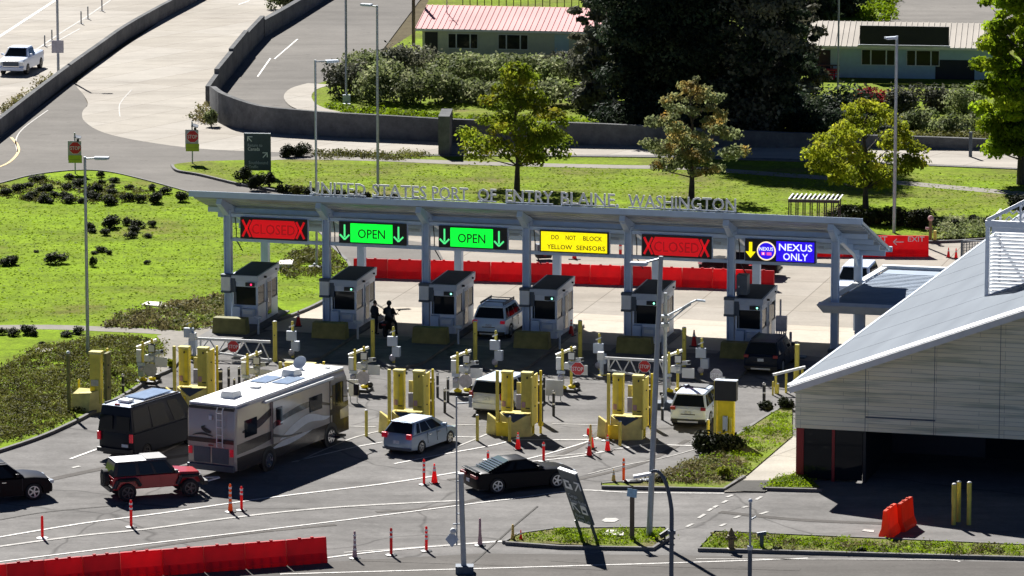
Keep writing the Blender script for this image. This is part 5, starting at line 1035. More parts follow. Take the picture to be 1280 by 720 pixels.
# wire fence panel by the cones
p = thing('mesh_fence', P(1202, 327), -.25, 'dark mesh fence panel right of the two small red cones', 'fence')
mb = MB(); mb.box(-.06, .06, -.05, .05, 0, 1.25, 'steel_dark'); mb.box(2.6, 2.72, -.05, .05, 0, 1.25, 'steel_dark'); mb.box(0, 2.7, -.03, .03, 1.2, 1.28, 'galv'); mb.build('frame', p)
mb = MB(); [mb.box(.06, 2.6, -.01, .01, .1+q*.09, .135+q*.09, 'steel_dark') for q in range(12)]; [mb.box(.1+q*.16, .14+q*.16, -.012, .012, .05, 1.2, 'steel_dark') for q in range(16)]; mb.build('infill', p)
# white board plank on the plaza: lane edge plate by the meter
mb = MB(); mb.box(-.6, .6, -.3, .3, .02, .1, 'steel_dark'); tag(mb.build('dark_plate', loc=P(993, 447), rz=-.3), 'dark plate lying on the plaza right of the meter cabinet', 'plate')
# a dark box beyond the lamp post on the lawn and a few items behind the canopy
mb = MB(); mb.box(-.6, .6, -.3, .3, 0, .25, 'black'); mb.ball((-.25, -.1, .35), .1, 'sign_white'); mb.ball((.25, -.1, .35), .1, 'sign_white'); tag(mb.build('floodlight_box', loc=P(399, 338)), 'dark floodlight box at the foot of the slim lamp post', 'floodlight')
p = thing('parked_cart', P(679, 325), .2, 'small dark cart with a red lamp behind the yellow sign', 'cart'); mb = MB(); mb.hexa([(-.4, -.35, .15), (.4, -.35, .15), (.4, .35, .15), (-.4, .35, .15)], [(-.5, -.4, .5), (.5, -.4, .5), (.5, .4, .5), (-.5, .4, .5)], 'black'); mb.box(-.4, .0, -.3, .3, .5, .95, 'steel_dark'); mb.build('body', p); mb = MB(); mb.box(-.05, .1, -.42, -.38, .3, .5, 'tail_red'); mb.build('lamp', p)
mb = MB(); mb.box(-.35, .35, -.2, .2, 0, .05, 'black'); mb.lathe([(.14, .05), (.03, .5)], 'cone', 10); tag(mb.build('fallen_marker', loc=P(718, 324)), 'small red marker on the plaza below the yellow sign', 'cone')
mb = MB(); mb.lathe([(.09, 0), (.09, 1.0)], 'cone', 10); mb.lathe([(.095, .3), (.095, .5)], 'white_band', 10); mb.lathe([(.095, .7), (.095, .85)], 'white_band', 10); tag(mb.build('channel_post', loc=P(775.5, 318)), 'red and white post on the plaza right of the yellow sign', 'delineator')

# ---------------------------------------------------------------- vehicles (local x forward, y left)
def paint(name, c, metal=.1, rough=.3): return mat(name, c, rough, metal, var=.03, scale=.6, coat=.7)
M['p_silverblue'] = paint('paint_silver_blue', (.30, .40, .52), .25); M['p_white'] = paint('paint_white', (.72, .80, .94), 0); M['p_pearl'] = paint('paint_champagne', (.66, .70, .78), .1)
M['p_black'] = mat('paint_black', (.004, .004, .006), .35, .0, var=.03); M['p_black'].node_tree.nodes['Principled BSDF'].inputs['Specular IOR Level'].default_value = .13; M['p_dkblue'] = mat('paint_dark_blue', (.008, .014, .030), .35, .0, var=.03); M['p_dkblue'].node_tree.nodes['Principled BSDF'].inputs['Specular IOR Level'].default_value = .18; M['p_navy'] = paint('paint_navy', (.012, .018, .035), .1, .2); M['p_red'] = paint('paint_dark_red', (.42, .008, .018), .0, .3)
M['p_silver'] = paint('paint_silver', (.66, .78, .86), .1)
M['p_van'] = mat('paint_van', (.010, .013, .022), .35, .0, var=.03); M['p_van'].node_tree.nodes['Principled BSDF'].inputs['Specular IOR Level'].default_value = .18; M['soft_white'] = mat('white_top', (.48, .48, .50), .6, var=.06)
M['grey_top'] = mat('grey_top', (.20, .20, .20), .7, var=.08); M['rv_cream'] = paint('rv_cream', (.40, .36, .32), .15, .22); M['rv_brown'] = paint('rv_brown', (.055, .045, .04), .1, .2); M['rv_roof'] = mat('rv_roof', (.85, .85, .84), .55, var=.04)
M['solar'] = mat('solar_panel', (.28, .36, .48), .2, .1, var=.15, scale=5)
def wheel(root, x, y, R, wd=.23, rim='rim', spokes=5, name='wheel'):
    sgn = 1 if y > 0 else -1
    mb = MB(); mb.M = Matrix.Translation((x, y, R)) @ Matrix.Rotation(-PI/2*sgn, 4, 'X')
    mb.lathe([(R*.62, -wd/2), (R*.93, -wd/2), (R, -wd*.32), (R, wd*.32), (R*.93, wd/2), (R*.66, wd/2), (R*.62, wd*.2)], 'rubber', 20, cap=False)
    t = mb.build(name, root, smooth=True)
    mb = MB(); mb.M = Matrix.Translation((x, y, R)) @ Matrix.Rotation(-PI/2*sgn, 4, 'X')
    mb.lathe([(R*.6, -wd*.3), (R*.6, wd*.22)], 'black', 18); mb.lathe([(R*.66, wd*.30), (R*.66, wd*.53), (R*.56, wd*.53), (R*.55, wd*.3)], rim, 20, cap=False)
    mb.lathe([(R*.14, wd*.22), (R*.12, wd*.5)], rim, 8)
    for k in range(spokes):
        a = 2*PI*k/spokes; c, s_ = math.cos(a), math.sin(a)
        mb.bar((R*.1*c, R*.1*s_, wd*.44), (R*.6*c, R*.6*s_, wd*.46), R*.17, .03, rim)
    mb.build('rim', t)
def arc_pts(cx, R, z0, n=7):                          # wheel arch, from the rear side over to the front side
    a0 = math.asin(min(1, max(-1, (z0-R*.86)/ (R*1.16)))); c = R*1.16
    return [(cx-c*math.cos(a0+(PI-2*a0)*k/n), R*.9+c*math.sin(a0+(PI-2*a0)*k/n)) for k in range(n+1)]
def shell(root, prof_top, wheels_x, R, Wd, z0, mm, name='body', tuck=.07, crown=.04, low='black'):
    """lower body: prof_top runs rear -> front; wheel arches are cut out of the side silhouette"""
    poly = [(prof_top[0][0]+.02, z0+.06)]
    for cx in wheels_x: poly += arc_pts(cx, R, z0)
    poly += [(prof_top[-1][0]-.02, z0+.06)]+list(reversed(prof_top))
    x0, x1 = prof_top[0][0], prof_top[-1][0]; xm = (x0+x1)/2; hl = (x1-x0)/2; zt = max(p[1] for p in prof_top)
    st = [(-1, .045), (-.965, .012), (-.86, 0), (-.5, 0), (0, 0), (.5, 0), (.86, 0), (.965, .012), (1, .045)]
    vs = []; n = len(poly); na = 1+2*8+1
    for q, ins in st:
        for i, (x, z) in enumerate(poly):
            e = abs(x-xm)/hl; y = q*Wd/2*(1-tuck*max(0, (e-.55)/.45)**2.2)
            nx = xm+(x-xm)*(1-.035*abs(q)**3*(1 if e > .8 else 0)-ins*.5*(e > .9)); nz = z
            if i > na: nz = z-crown*abs(q)**2.5*(z/zt)-ins*(z > z0+.3)
            y *= 1-.05*max(0, (z-.55*zt)/zt)*(abs(q) > .9)
            vs.append((nx, y, nz))
    fs = []
    for j in range(len(st)-1):
        for i in range(n):
            i2 = (i+1) % n
            fs.append((j*n+i, (j+1)*n+i, (j+1)*n+i2, j*n+i2))
    mb = MB(); mb.add(vs, fs, mm); mb.add([vs[i] for i in range(n)], [tuple(range(n))], mm); k = (len(st)-1)*n
    mb.add([vs[k+i] for i in range(n)], [tuple(reversed(range(n)))], mm)
    o = mb.build(name, root, smooth=True)
    mb = MB()
    for cx in wheels_x: mb.box(cx-R*1.12, cx+R*1.12, -Wd/2+.26, Wd/2-.26, z0, R*1.9, 'black')
    mb.box(x0+.2, x1-.2, -Wd/2+.2, Wd/2-.2, z0-.05, z0+.1, 'black'); mb.build('underbody', root)
    return o
def cabin(root, xb0, xt0, xt1, xb1, zb, zt, wb, wt, mm, side, roof=None, rear=True, front=True, gl='glass', rear_span=(.06, .94), zt_rear=None, quad=None):
    """greenhouse: side = list of window spans (u0, u1) along the side; corners rear->front"""
    zr = zt_rear or zt
    def C(i, s_): return [Vector((xb0, s_*wb/2, zb)), Vector((xt0, s_*wt/2, zr)), Vector((xt1, s_*wt/2, zt)), Vector((xb1, s_*wb/2, zb))][i]
    mb = MB(); vs = [C(0, -1), C(3, -1), C(3, 1), C(0, 1), C(1, -1), C(2, -1), C(2, 1), C(1, 1)]
    mb.add(vs, [(0, 3, 2, 1), (0, 1, 5, 4), (1, 2, 6, 5), (2, 3, 7, 6), (3, 0, 4, 7), (4, 5, 6, 7)], mm); mb.build('cabin', root, bevel=.07, smooth=True)
    mb = MB(); ex = .05                               # crowned roof panel
    nx, ny = 7, 6; g = []
    for i in range(nx+1):
        for j in range(ny+1):
            u = i/nx; v = -1+2*j/ny; x = xt0-.02+(xt1-xt0+.04)*u; z = zr+(zt-zr)*u+.012+.05*(1-v**4)*(1-(2*u-1)**4*.8)
            g.append((x, v*(wt/2-.02), z))
    mb.add(g, [(i*(ny+1)+j, (i+1)*(ny+1)+j, (i+1)*(ny+1)+j+1, i*(ny+1)+j+1) for i in range(nx) for j in range(ny)], roof or mm)
    mb.box(xt0+.03, xt1-.03, -wt/2+.05, wt/2-.05, min(zr, zt)-.05, min(zr, zt)+.008, roof or mm); mb.build('roof', root, smooth=True)
    for s_ in (-1, 1):
        b0, t0, t1, b1 = C(0, s_), C(1, s_), C(2, s_), C(3, s_)
        for (u0, u1) in side:
            def W_(u, v): lo = b0.lerp(b1, u); hi = t0.lerp(t1, u); return lo.lerp(hi, v)
            q = [W_(u0, .07), W_(u1, .07), W_(u1, .87), W_(u0, .87)]
            n = (q[1]-q[0]).cross(q[2]-q[0]).normalized(); n = n if n.y*s_ > 0 else -n
            mb = MB(); mb.slab([p+n*.004 for p in q], n, .012, gl); mb.build('side_window', root)
    def pane(a, b, c, d, nm, lo=.08, hi=.92):
        q = []
        for (u, v) in ((.05, lo), (.95, lo), (.93, hi), (.07, hi)): q.append(a.lerp(b, u).lerp(d.lerp(c, u), v))
        n = (q[1]-q[0]).cross(q[2]-q[0]).normalized(); n = n if n.x*(1 if nm == 'windscreen' else -1) > 0 else -n
        mb = MB(); mb.slab([p+n*.004 for p in q], n, .012, gl); mb.build(nm, root)
    if rear: pane(C(0, -1), C(0, 1), C(1, 1), C(1, -1), 'rear_window')
    if front: pane(C(3, -1), C(3, 1), C(2, 1), C(2, -1), 'windscreen')
def bit(root, nm, mm, *boxes, bev=0):
    mb = MB(); [mb.box(*b, mm) for b in boxes]; return mb.build(nm, root, bevel=bev)
def place(name, px, rz, label, cat): return thing(name, px, rz, label, cat)
def rear_kit(root, x, Wd, zl, mm='tail_red', zp=.75, h=.17, w=.22, plate=True):
    for s_ in (-1, 1): bit(root, 'taillight', mm, (x-.03, x+.1, s_*(Wd/2-.08)-(w if s_ > 0 else 0), s_*(Wd/2-.08)+(0 if s_ > 0 else w), zl, zl+h), bev=.015)
    if plate: bit(root, 'licence_plate', 'plate', (x-.035, x, -.16, .16, zp, zp+.15))
def seams(root, Wd, xs, z0, z1, hz, hx):
    for s_ in (-1, 1):
        for x in xs:
            mb = MB(); y = s_*Wd/2; mb.hexa([(x-.012, y-.02, z0), (x+.012, y-.02, z0), (x+.012, y+.004*s_, z0), (x-.012, y+.004*s_, z0)], [(x-.012, y*.955, z1), (x+.012, y*.955, z1), (x+.012, y*.982, z1), (x-.012, y*.982, z1)], 'black'); mb.build('door_seam', root)
        for x in hx: mb = MB(); mb.box(x-.1, x+.1, min(s_*Wd/2*.97, s_*(Wd/2+.012)), max(s_*Wd/2*.97, s_*(Wd/2+.012)), hz, hz+.035, 'chrome'); mb.build('door_handle', root)
def mirrors(root, x, y, z, mm):
    for s_ in (-1, 1): bit(root, 'mirror', mm, (x-.07, x+.08, s_*y if s_ > 0 else s_*y-.2, s_*y+.2 if s_ > 0 else s_*y, z, z+.16), bev=.02)
def wheels4(root, xr, xf, tr, R, wd=.23, rim='rim', sp=5):
    for x in (xr, xf):
        for s_ in (-1, 1): wheel(root, x, s_*tr, R, wd, rim, sp)
def suv(name, pos, rz, label, pm, L=4.7, Wd=1.88, H=1.68, wb=2.85, R=.37, rim='rim', zbelt=1.02, tail='tail_red', rails=True, cat='car', sun=False, hood=1.0, rear_glass_dark=True):
    r = place(name, pos, rz, label, cat); x0, x1 = -L/2, L/2; xr = -wb/2-.02; xf = wb/2+.02
    shell(r, [(x0, .45), (x0-.02, .62), (x0+.02, .95), (x0+.10, zbelt), (x0+1.2, zbelt+.02), (x1-1.55, zbelt), (x1-.95, hood-.01), (x1-.25, hood-.12), (x1-.03, .74), (x1, .5)], (xr, xf), R, Wd, .28, pm)
    cabin(r, x0+.12, x0+.55, x1-2.1, x1-1.35, zbelt-.02, H-.06, Wd-.12, Wd-.46, pm, [(.05, .2), (.235, .53), (.56, .86)])
    rear_kit(r, x0, Wd, .9, tail, .72, .15, .24)
    bit(r, 'bumper', 'black', (x0-.03, x0+.2, -Wd/2+.1, Wd/2-.1, .33, .46)); bit(r, 'skid_plate', 'rim', (x0-.04, x0, -.5, .5, .3, .38))
    for s_ in (-1, 1): bit(r, 'headlight', 'lamp_clear', (x1-.25, x1-.02, s_*.72-.17, s_*.72+.17, .7, .85), bev=.03)
    bit(r, 'grille', 'black', (x1-.05, x1+.01, -.45, .45, .5, .78)); mirrors(r, x1-1.75, Wd/2-.06, zbelt+.02, pm)
    if rails:
        for s_ in (-1, 1): mb = MB(); mb.bar((x0+.8, s_*(Wd/2-.3), H+.03), (x1-2.2, s_*(Wd/2-.3), H+.03), .04, .05, 'black'); mb.build('roof_rail', r)
    if sun: bit(r, 'sunroof', 'black', (-.75, .35, -.5, .5, H-.01, H+.006))
    bit(r, 'spoiler', pm, (x0+.38, x0+.62, -Wd/2+.3, Wd/2-.3, H-.11, H-.045), bev=.015)
    seams(r, Wd, (x0+1.35, x0+2.35, x1-1.5), .5, zbelt-.04, zbelt-.2, (x0+1.55, x0+2.55)); bit(r, 'rear_door_trim', 'black', (x0-.035, x0+.02, -.35, .35, .68, .71))
    wheels4(r, xr, xf, Wd/2-.13, R, .24, rim); return r
def heading(deg): return math.radians(deg)
def mid(xr, yr, deg, off, side=-1, half=.8):           # centre of a car from its near-side rear wheel contact
    w = P(xr, yr); a = math.radians(deg); return w+Vector((math.cos(a), math.sin(a), 0))*off+Vector((-math.sin(a), math.cos(a), 0))*half*(-side)

# white SUV in the right lane
suv('parked_suv', mid(885, 532, 76, 1.42), heading(76), 'white SUV with dark roof glass in the right lane beside the yellow sign pillar', 'p_white', rails=False, sun=True, tail='tail_red')
# silver SUV at the booth
r = suv('silver_suv', mid(635.5, 422, 74, 1.4), heading(74), 'silver blue SUV with lit brake lights and a roof rack stopped at the third booth', 'p_silver', L=4.8, Wd=1.92, H=1.78, wb=2.79, R=.4, zbelt=1.12, tail='tail_on', hood=1.12)
mb = MB()
for s_ in (-1, 1): mb.bar((-1.8, s_*.62, 1.88), (.3, s_*.62, 1.88), .05, .06, 'steel_dark'); mb.tube((-1.7, s_*.62, 1.76), (-1.7, s_*.62, 1.88), .03, 'steel_dark'); mb.tube((.2, s_*.62, 1.76), (.2, s_*.62, 1.88), .03, 'steel_dark')
for x in (-1.4, -.7, 0): mb.bar((x, -.62, 1.88), (x, .62, 1.88), .05, .04, 'steel_dark')
mb.build('roof_rack', r)
# dark SUV in the shade
suv('dark_suv', mid(975, 466, 74, 1.45), heading(74), 'dark blue SUV in the shade of the canopy right of the rightmost booth', 'p_dkblue', L=4.8, Wd=1.92, H=1.7, wb=2.85, R=.37, rails=True)
# white minivan / wagon
r = place('white_minivan', mid(597, 514, 66, 1.6, side=1, half=.84), heading(66), 'white minivan with a dark rear window waiting left of the fourth pair of yellow pillars', 'car'); x0, x1 = -2.45, 2.45
shell(r, [(x0, .45), (x0-.02, .6), (x0+.04, 1.0), (x0+.1, 1.06), (0, 1.06), (x1-1.4, 1.04), (x1-.8, .95), (x1-.2, .78), (x1, .5)], (-1.5, 1.45), .34, 1.95, .26, 'p_pearl')
cabin(r, x0+.1, x0+.38, x1-2.0, x1-.95, 1.04, 1.66, 1.84, 1.5, 'p_pearl', [(.04, .27), (.3, .56), (.6, .87)], roof='p_white'); rear_kit(r, x0, 1.95, .82, 'tail_red', .78, .34, .16)
bit(r, 'bumper', 'p_pearl', (x0-.1, x0+.1, -.9, .9, .36, .62), bev=.03); wheels4(r, -1.5, 1.45, .84, .34, .22); mirrors(r, .9, .92, 1.08, 'p_pearl')
for s_ in (-1, 1): bit(r, 'headlight', 'lamp_clear', (x1-.3, x1-.05, s_*.72-.17, s_*.72+.17, .62, .78), bev=.03)
# silver blue hatchback
r = place('silver_hatchback', mid(525, 567, 60, 1.3, half=.77), heading(60), 'silver blue hatchback driving toward the booths past the third pair of yellow pillars', 'car'); x0, x1 = -2.15, 2.2
shell(r, [(x0, .4), (x0-.03, .55), (x0+.02, .85), (x0+.12, .98), (-1, 1.0), (.7, .96), (1.3, .92), (1.85, .78), (x1-.03, .64), (x1, .45)], (-1.3, 1.3), .32, 1.76, .22, 'p_silverblue', tuck=.12)
cabin(r, x0+.14, x0+.62, .15, 1.15, .97, 1.5, 1.66, 1.22, 'p_silverblue', [(.1, .2), (.24, .5), (.53, .84)], roof='p_white'); rear_kit(r, x0, 1.76, .8, 'tail_on', .55, .24, .26)
bit(r, 'bumper', 'steel_dark', (x0-.02, x0+.1, -.75, .75, .26, .36)); seams(r, 1.76, (-.75, .1, 1.0), .42, .92, .78, (-.55, .28)); wheels4(r, -1.3, 1.3, .77, .32, .2); mirrors(r, .72, .82, .98, 'p_silverblue')
bit(r, 'spoiler', 'p_silverblue', (x0+.45, x0+.75, -.58, .58, 1.46, 1.51), bev=.01)
for s_ in (-1, 1): bit(r, 'headlight', 'lamp_clear', (x1-.3, x1-.06, s_*.62-.15, s_*.62+.15, .58, .72), bev=.03)
# black coupe
r = place('black_coupe', mid(621, 617, 24, 1.47, half=.84), heading(24), 'black coupe with louvres over its bright rear window, behind the leaning sign', 'car'); x0, x1 = -2.5, 2.5
shell(r, [(x0, .42), (x0-.02, .6), (x0+.05, .92), (x0+.25, 1.0), (-1.4, 1.0), (.3, .96), (1.2, .94), (2.1, .86), (2.42, .76), (x1, .5)], (-1.48, 1.47), .37, 1.92, .22, 'p_black', tuck=.08)
cabin(r, -1.85, -.75, .1, .95, .97, 1.4, 1.72, 1.22, 'p_black', [(.24, .4), (.46, .86)], gl='glass', rear=False); 
mb = MB(); a0, a1 = Vector((-1.84, 0, .99)), Vector((-.78, 0, 1.4)); w0, w1 = .76, .6
mb.add([(a0.x, -w0, a0.z+.03), (a0.x, w0, a0.z+.03), (a1.x, w1, a1.z+.03), (a1.x, -w1, a1.z+.03)], [(0, 3, 2, 1)], 'glass_light'); mb.build('rear_window', r)
mb = MB()
for k in range(6): t = .06+k*.13; c = a0.lerp(a1, t); w_ = w0+(w1-w0)*t; mb.bar(c+Vector((0, -w_, .06)), c+Vector((0, w_, .06)), .05, .03, 'chrome')
mb.build('louvre', r)
bit(r, 'spoiler', 'p_black', (x0+.02, x0+.25, -.8, .8, 1.0, 1.05), bev=.02); rear_kit(r, x0, 1.92, .74, 'tail_red', .5, .14, .6); wheels4(r, -1.48, 1.47, .85, .37, .25, 'rim', 5); mirrors(r, .55, .88, .98, 'p_black')
for s_ in (-1, 1): bit(r, 'headlight', 'lamp_clear', (x1-.18, x1-.03, s_*.7-.18, s_*.7+.18, .62, .74), bev=.03)
# red off-roader
r = place('red_offroader', mid(158, 627, 20, 1.45, half=.82), heading(20), 'dark red boxy off-road car with white and grey hard top and spare wheel', 'car'); x0, x1 = -2.05, 2.2
mb = MB(); mb.box(x0, 1.0, -.78, .78, .52, 1.12, 'p_red'); mb.hexa([(1.0, -.72, .6), (2.05, -.6, .6), (2.05, .6, .6), (1.0, .72, .6)], [(1.0, -.72, 1.16), (2.02, -.55, 1.08), (2.02, .55, 1.08), (1.0, .72, 1.16)], 'p_red'); mb.build('body', r, bevel=.05)
cabin(r, x0+.02, x0+.2, .45, .98, 1.12, 1.76, 1.5, 1.32, 'black', [(.06, .36), (.42, .64), (.68, .93)], roof='soft_white')
bit(r, 'grey_roof_panel', 'grey_top', (-.45, .5, -.62, .62, 1.81, 1.84), bev=.01)
for s_ in (-1, 1):
    bit(r, 'door', 'p_red', (-.75, .1, s_*.785-.01, s_*.785+.01, .58, 1.1)); bit(r, 'door', 'p_red', (.13, .95, s_*.785-.01, s_*.785+.01, .58, 1.1))
    mb = MB()
    for cx in (-1.4, 1.5): mb = MB(); mb.path([(cx-.6, s_*.86, .62), (cx-.42, s_*.86, .98), (cx+.42, s_*.86, .98), (cx+.6, s_*.86, .68)], .09, 'black', 6); mb.build('fender', r)
    bit(r, 'headlight', 'lamp_clear', (2.05, 2.1, s_*.42-.11, s_*.42+.11, .78, 1.0))
bit(r, 'windscreen_frame', 'p_red', (.9, .97, -.72, .72, 1.1, 1.16)); bit(r, 'bumper', 'black', (2.1, 2.35, -.8, .8, .5, .68)); bit(r, 'bumper', 'black', (x0-.15, x0, -.8, .8, .48, .66))
mb = MB(); mb.M = Matrix.Translation((x0-.15, 0, .98)) @ Matrix.Rotation(PI/2, 4, 'Y'); mb.lathe([(.24, -.12), (.39, -.12), (.4, .1), (.26, .12)], 'rubber', 18); mb.lathe([(.24, -.14), (.05, -.14), (.05, .1)], 'black', 14); mb.build('spare_wheel', r, smooth=True)
rear_kit(r, x0, 1.6, .78, 'tail_red', .78, .2, .14, False); wheels4(r, -1.4, 1.5, .8, .41, .27, 'rim_dark'); mirrors(r, .85, .8, 1.15, 'black')
# tow frame
mb = MB(); mb.bar((2.35, .4, .55), (3.1, .05, .6), .08, .06, 'panel_white'); mb.bar((2.35, -.4, .55), (3.1, -.05, .6), .08, .06, 'panel_white'); mb.build('tow_bar', r)
# black SUV at the left edge
suv('black_suv', mid(41, 625, 22, -1.45, half=.84), heading(22), 'black SUV with alloy wheels cut by the left edge of the photo', 'p_black', L=4.9, Wd=1.96, H=1.74, wb=2.9, R=.40, zbelt=1.1, hood=1.1)
# dark camper van
r = place('dark_van', mid(182, 574, 62, 1.95, half=.9), heading(60), 'dark high-roofed camper van with a solar panel on its white roof, left of the motorhome', 'van'); x0, x1 = -3.0, 2.95
shell(r, [(x0, .5), (x0, 1.2), (x0+.02, 1.35), (-1, 1.36), (1.4, 1.36), (2.0, 1.25), (2.75, 1.05), (x1, .6)], (-1.85, 1.85), .36, 2.02, .3, 'p_van', tuck=.03, crown=.0)
cabin(r, x0+.02, x0+.14, 1.3, 2.2, 1.33, 2.58, 1.98, 1.62, 'p_van', [(.03, .3), (.33, .6), (.68, .86)], roof='p_white', rear=False)
for s_ in (-1, 1): bit(r, 'rear_window', 'glass', (x0+.0, x0+.05, s_*.47-.35, s_*.47+.35, 1.5, 2.15)); bit(r, 'taillight', 'tail_on', (x0-.02, x0+.06, s_*.9-.09, s_*.9+.09, .95, 1.35), bev=.01)
bit(r, 'licence_plate', 'plate', (x0-.04, x0, -.75, -.4, .72, .86)); bit(r, 'bumper', 'black', (x0-.12, x0+.1, -.95, .95, .42, .62), bev=.02)
bit(r, 'solar_panel', 'solar', (-1.3, 1.0, -.55, .55, 2.68, 2.73)); bit(r, 'roof_vent', 'panel_white', (-2.3, -1.8, -.3, .3, 2.65, 2.78), bev=.03); bit(r, 'rail', 'black', (-2.7, 1.2, -.76, -.72, 2.6, 2.68), (-2.7, 1.2, .72, .76, 2.6, 2.68)); bit(r, 'marker_lamp', 'tail_red', (x0+.2, x0+.3, -.12, .12, 2.6, 2.68))
wheels4(r, -1.85, 1.85, .88, .36, .24, 'rim_dark'); mirrors(r, 1.9, 1.0, 1.4, 'black')
# motorhome
r = place('motorhome', mid(332, 588, 63.5, 2.1, half=1.1), heading(63.5), 'large cream and brown motorhome with a white roof carrying air conditioners, the biggest vehicle', 'motorhome'); x0, x1 = -5.1, 5.7; hw = 1.27; HR = 3.52
mb = MB(); prof = [(x0, .55), (x0-.05, .9), (x0, 3.2), (x0+.12, HR-.05), (x1-.45, HR-.05), (x1-.2, 3.1), (x1-.02, 1.6), (x1, .5)]
def rvring(y, e): return [(x+(-e if x > 0 else e), y, z-(e if z > 3 else 0)) for x, z in prof]
n = len(prof); rings = [rvring(-hw, .08), rvring(-hw+.08, 0), rvring(hw-.08, 0), rvring(hw, .08)]; vs = [p for q in rings for p in q]
fs = [(j*n+i, (j+1)*n+i, (j+1)*n+(i+1) % n, j*n+(i+1) % n) for j in range(3) for i in range(n)]+[tuple(range(n)), tuple(reversed(range(3*n, 4*n)))]
mb.add(vs, fs, 'rv_cream'); mb.build('body', r, smooth=True)
bit(r, 'roof', 'rv_roof', (x0+.1, x1-.42, -hw+.06, hw-.06, HR-.048, HR+.05), bev=.02)
s_ = -1; ys = -hw
bit(r, 'lower_stripe', 'rv_brown', (x0+.1, x1-.1, ys-.006, ys-.001, .5, 1.15)); bit(r, 'lower_stripe', 'rv_brown', (x0+.1, x1-.1, hw+.001, hw+.006, .5, 1.15))
def swoosh(pts, mm, y=ys-.012):                        # curved band as a thin applied decal: (x, z_low, z_high)
    mb = MB(); v = [(x, y, a) for x, a, b in pts]+[(x, y, b) for x, a, b in pts]; k = len(pts); mb.add(v, [(i, i+1, k+i+1, k+i) for i in range(k-1)], mm); return mb
def cr(pts, k=5):
    out = []; n = len(pts)
    for i in range(n-1):
        p0, p1, p2, p3 = pts[max(0, i-1)], pts[i], pts[i+1], pts[min(n-1, i+2)]
        for j in range(k):
            t = j/k; out.append(tuple(0.5*((2*p1[c])+(-p0[c]+p2[c])*t+(2*p0[c]-5*p1[c]+4*p2[c]-p3[c])*t*t+(-p0[c]+3*p1[c]-3*p2[c]+p3[c])*t**3) for c in range(3)))
    out.append(pts[-1]); return out
swoosh(cr([(x0+.1, 1.3, 1.75), (-3, 1.35, 1.8), (-1, 1.6, 1.9), (1, 2.3, 2.5), (2.5, 2.5, 2.62), (x1-.2, 2.1, 2.15)]), 'rv_brown').build('swoosh_stripe', r)
swoosh(cr([(-1.6, 1.2, 1.25), (0, 1.3, 1.7), (1.5, 1.6, 2.1), (3.2, 1.45, 1.75), (x1-.15, 1.7, 1.95)]), 'rv_brown', ys-.016).build('swoosh_stripe', r)
swoosh(cr([(-4.5, 2.2, 2.3), (-3, 2.2, 2.6), (-1.4, 2.7, 3.0), (0, 2.95, 3.1)]), 'rv_brown', ys-.014).build('swoosh_stripe', r)
swoosh(cr([(-1.8, .95, 1.0), (-.3, .9, 1.25), (1, 1.0, 1.35), (2.2, 1.2, 1.3)]), 'panel_white', ys-.018).build('swoosh_stripe', r)
for a, b, c, d in ((-4.3, -3.2, 1.95, 2.75), (-1.55, -.95, 1.9, 2.9), (-.6, -.35, 1.9, 2.9), (1.9, 2.9, 2.0, 2.8), (4.3, 5.05, 1.9, 2.95)): bit(r, 'side_window', 'glass', (a, b, ys-.03, ys-.008, c, d)); 
bit(r, 'slide_out', 'rv_cream', (-1.9, 3.6, ys-.10, ys-.02, 1.2, 3.2), bev=.02)
for a, b, c, d in ((-1.55, -1.0, 2.0, 2.85), (1.6, 2.8, 2.05, 2.75)): bit(r, 'side_window', 'glass', (a, b, ys-.125, ys-.105, c, d))
swoosh(cr([(-1.85, 1.9, 2.2), (-.5, 2.2, 2.45), (1, 2.3, 2.6), (2.2, 2.3, 2.5), (3.55, 2.05, 2.15)]), 'rv_brown', ys-.108).build('swoosh_stripe', r)
swoosh(cr([(-1.2, 1.25, 1.3), (0, 1.35, 1.75), (1.5, 1.6, 2.0), (3.0, 1.45, 1.65), (3.55, 1.5, 1.55)]), 'panel_white', ys-.106).build('swoosh_stripe', r)
swoosh(cr([(-1.85, 1.55, 1.7), (-.6, 1.3, 1.4), (.9, 1.22, 1.28)]), 'rv_brown', ys-.107).build('swoosh_stripe', r)
bit(r, 'entry_door', 'rv_brown', (4.0, 4.75, ys-.014, ys-.004, .6, 2.9)); bit(r, 'awning', 'panel_white', (-2.6, 3.9, ys-.17, ys-.02, 3.24, 3.36), bev=.03); bit(r, 'step', 'black', (4.1, 4.7, ys-.35, ys, .38, .48))
mb = MB(); [mb.box(a, a+.03, ys-.13, ys-.105, 1.2, 3.2, 'rv_brown') for a in (-1.9, 3.57)]; mb.build('trim', r)
xb = x0-.06
bit(r, 'rear_band', 'rv_brown', (xb-.02, xb, -hw+.08, hw-.08, 1.78, 1.98)); bit(r, 'rear_cap_trim', 'black', (x0-.01, x0+.1, -hw+.1, hw-.1, HR-.22, HR-.08)); bit(r, 'engine_grille', 'steel_dark', (xb-.015, xb+.03, -.9, -.05, .85, 1.55), (xb-.015, xb+.03, .05, .9, .85, 1.55))
for q in (-1, 1): bit(r, 'taillight', 'tail_on', (xb-.03, xb+.02, q*1.08-.09, q*1.08+.09, 1.2, 1.55), bev=.01)
bit(r, 'brake_lamp', 'tail_red', (xb-.03, xb, -.12, .12, 1.64, 1.69)); bit(r, 'bumper', 'steel_dark', (xb-.12, xb+.1, -hw+.06, hw-.06, .5, .78), bev=.03); bit(r, 'camera', 'panel_grey', (xb-.06, xb, -.08, .08, 2.85, 3.05), bev=.02)
mb = MB()
for q in (-.68, -.38): mb.path([(xb-.02, q, 3.45), (xb-.14, q, 3.3), (xb-.14, q, 1.65), (xb-.02, q, 1.6)], .025, 'panel_white', 6)
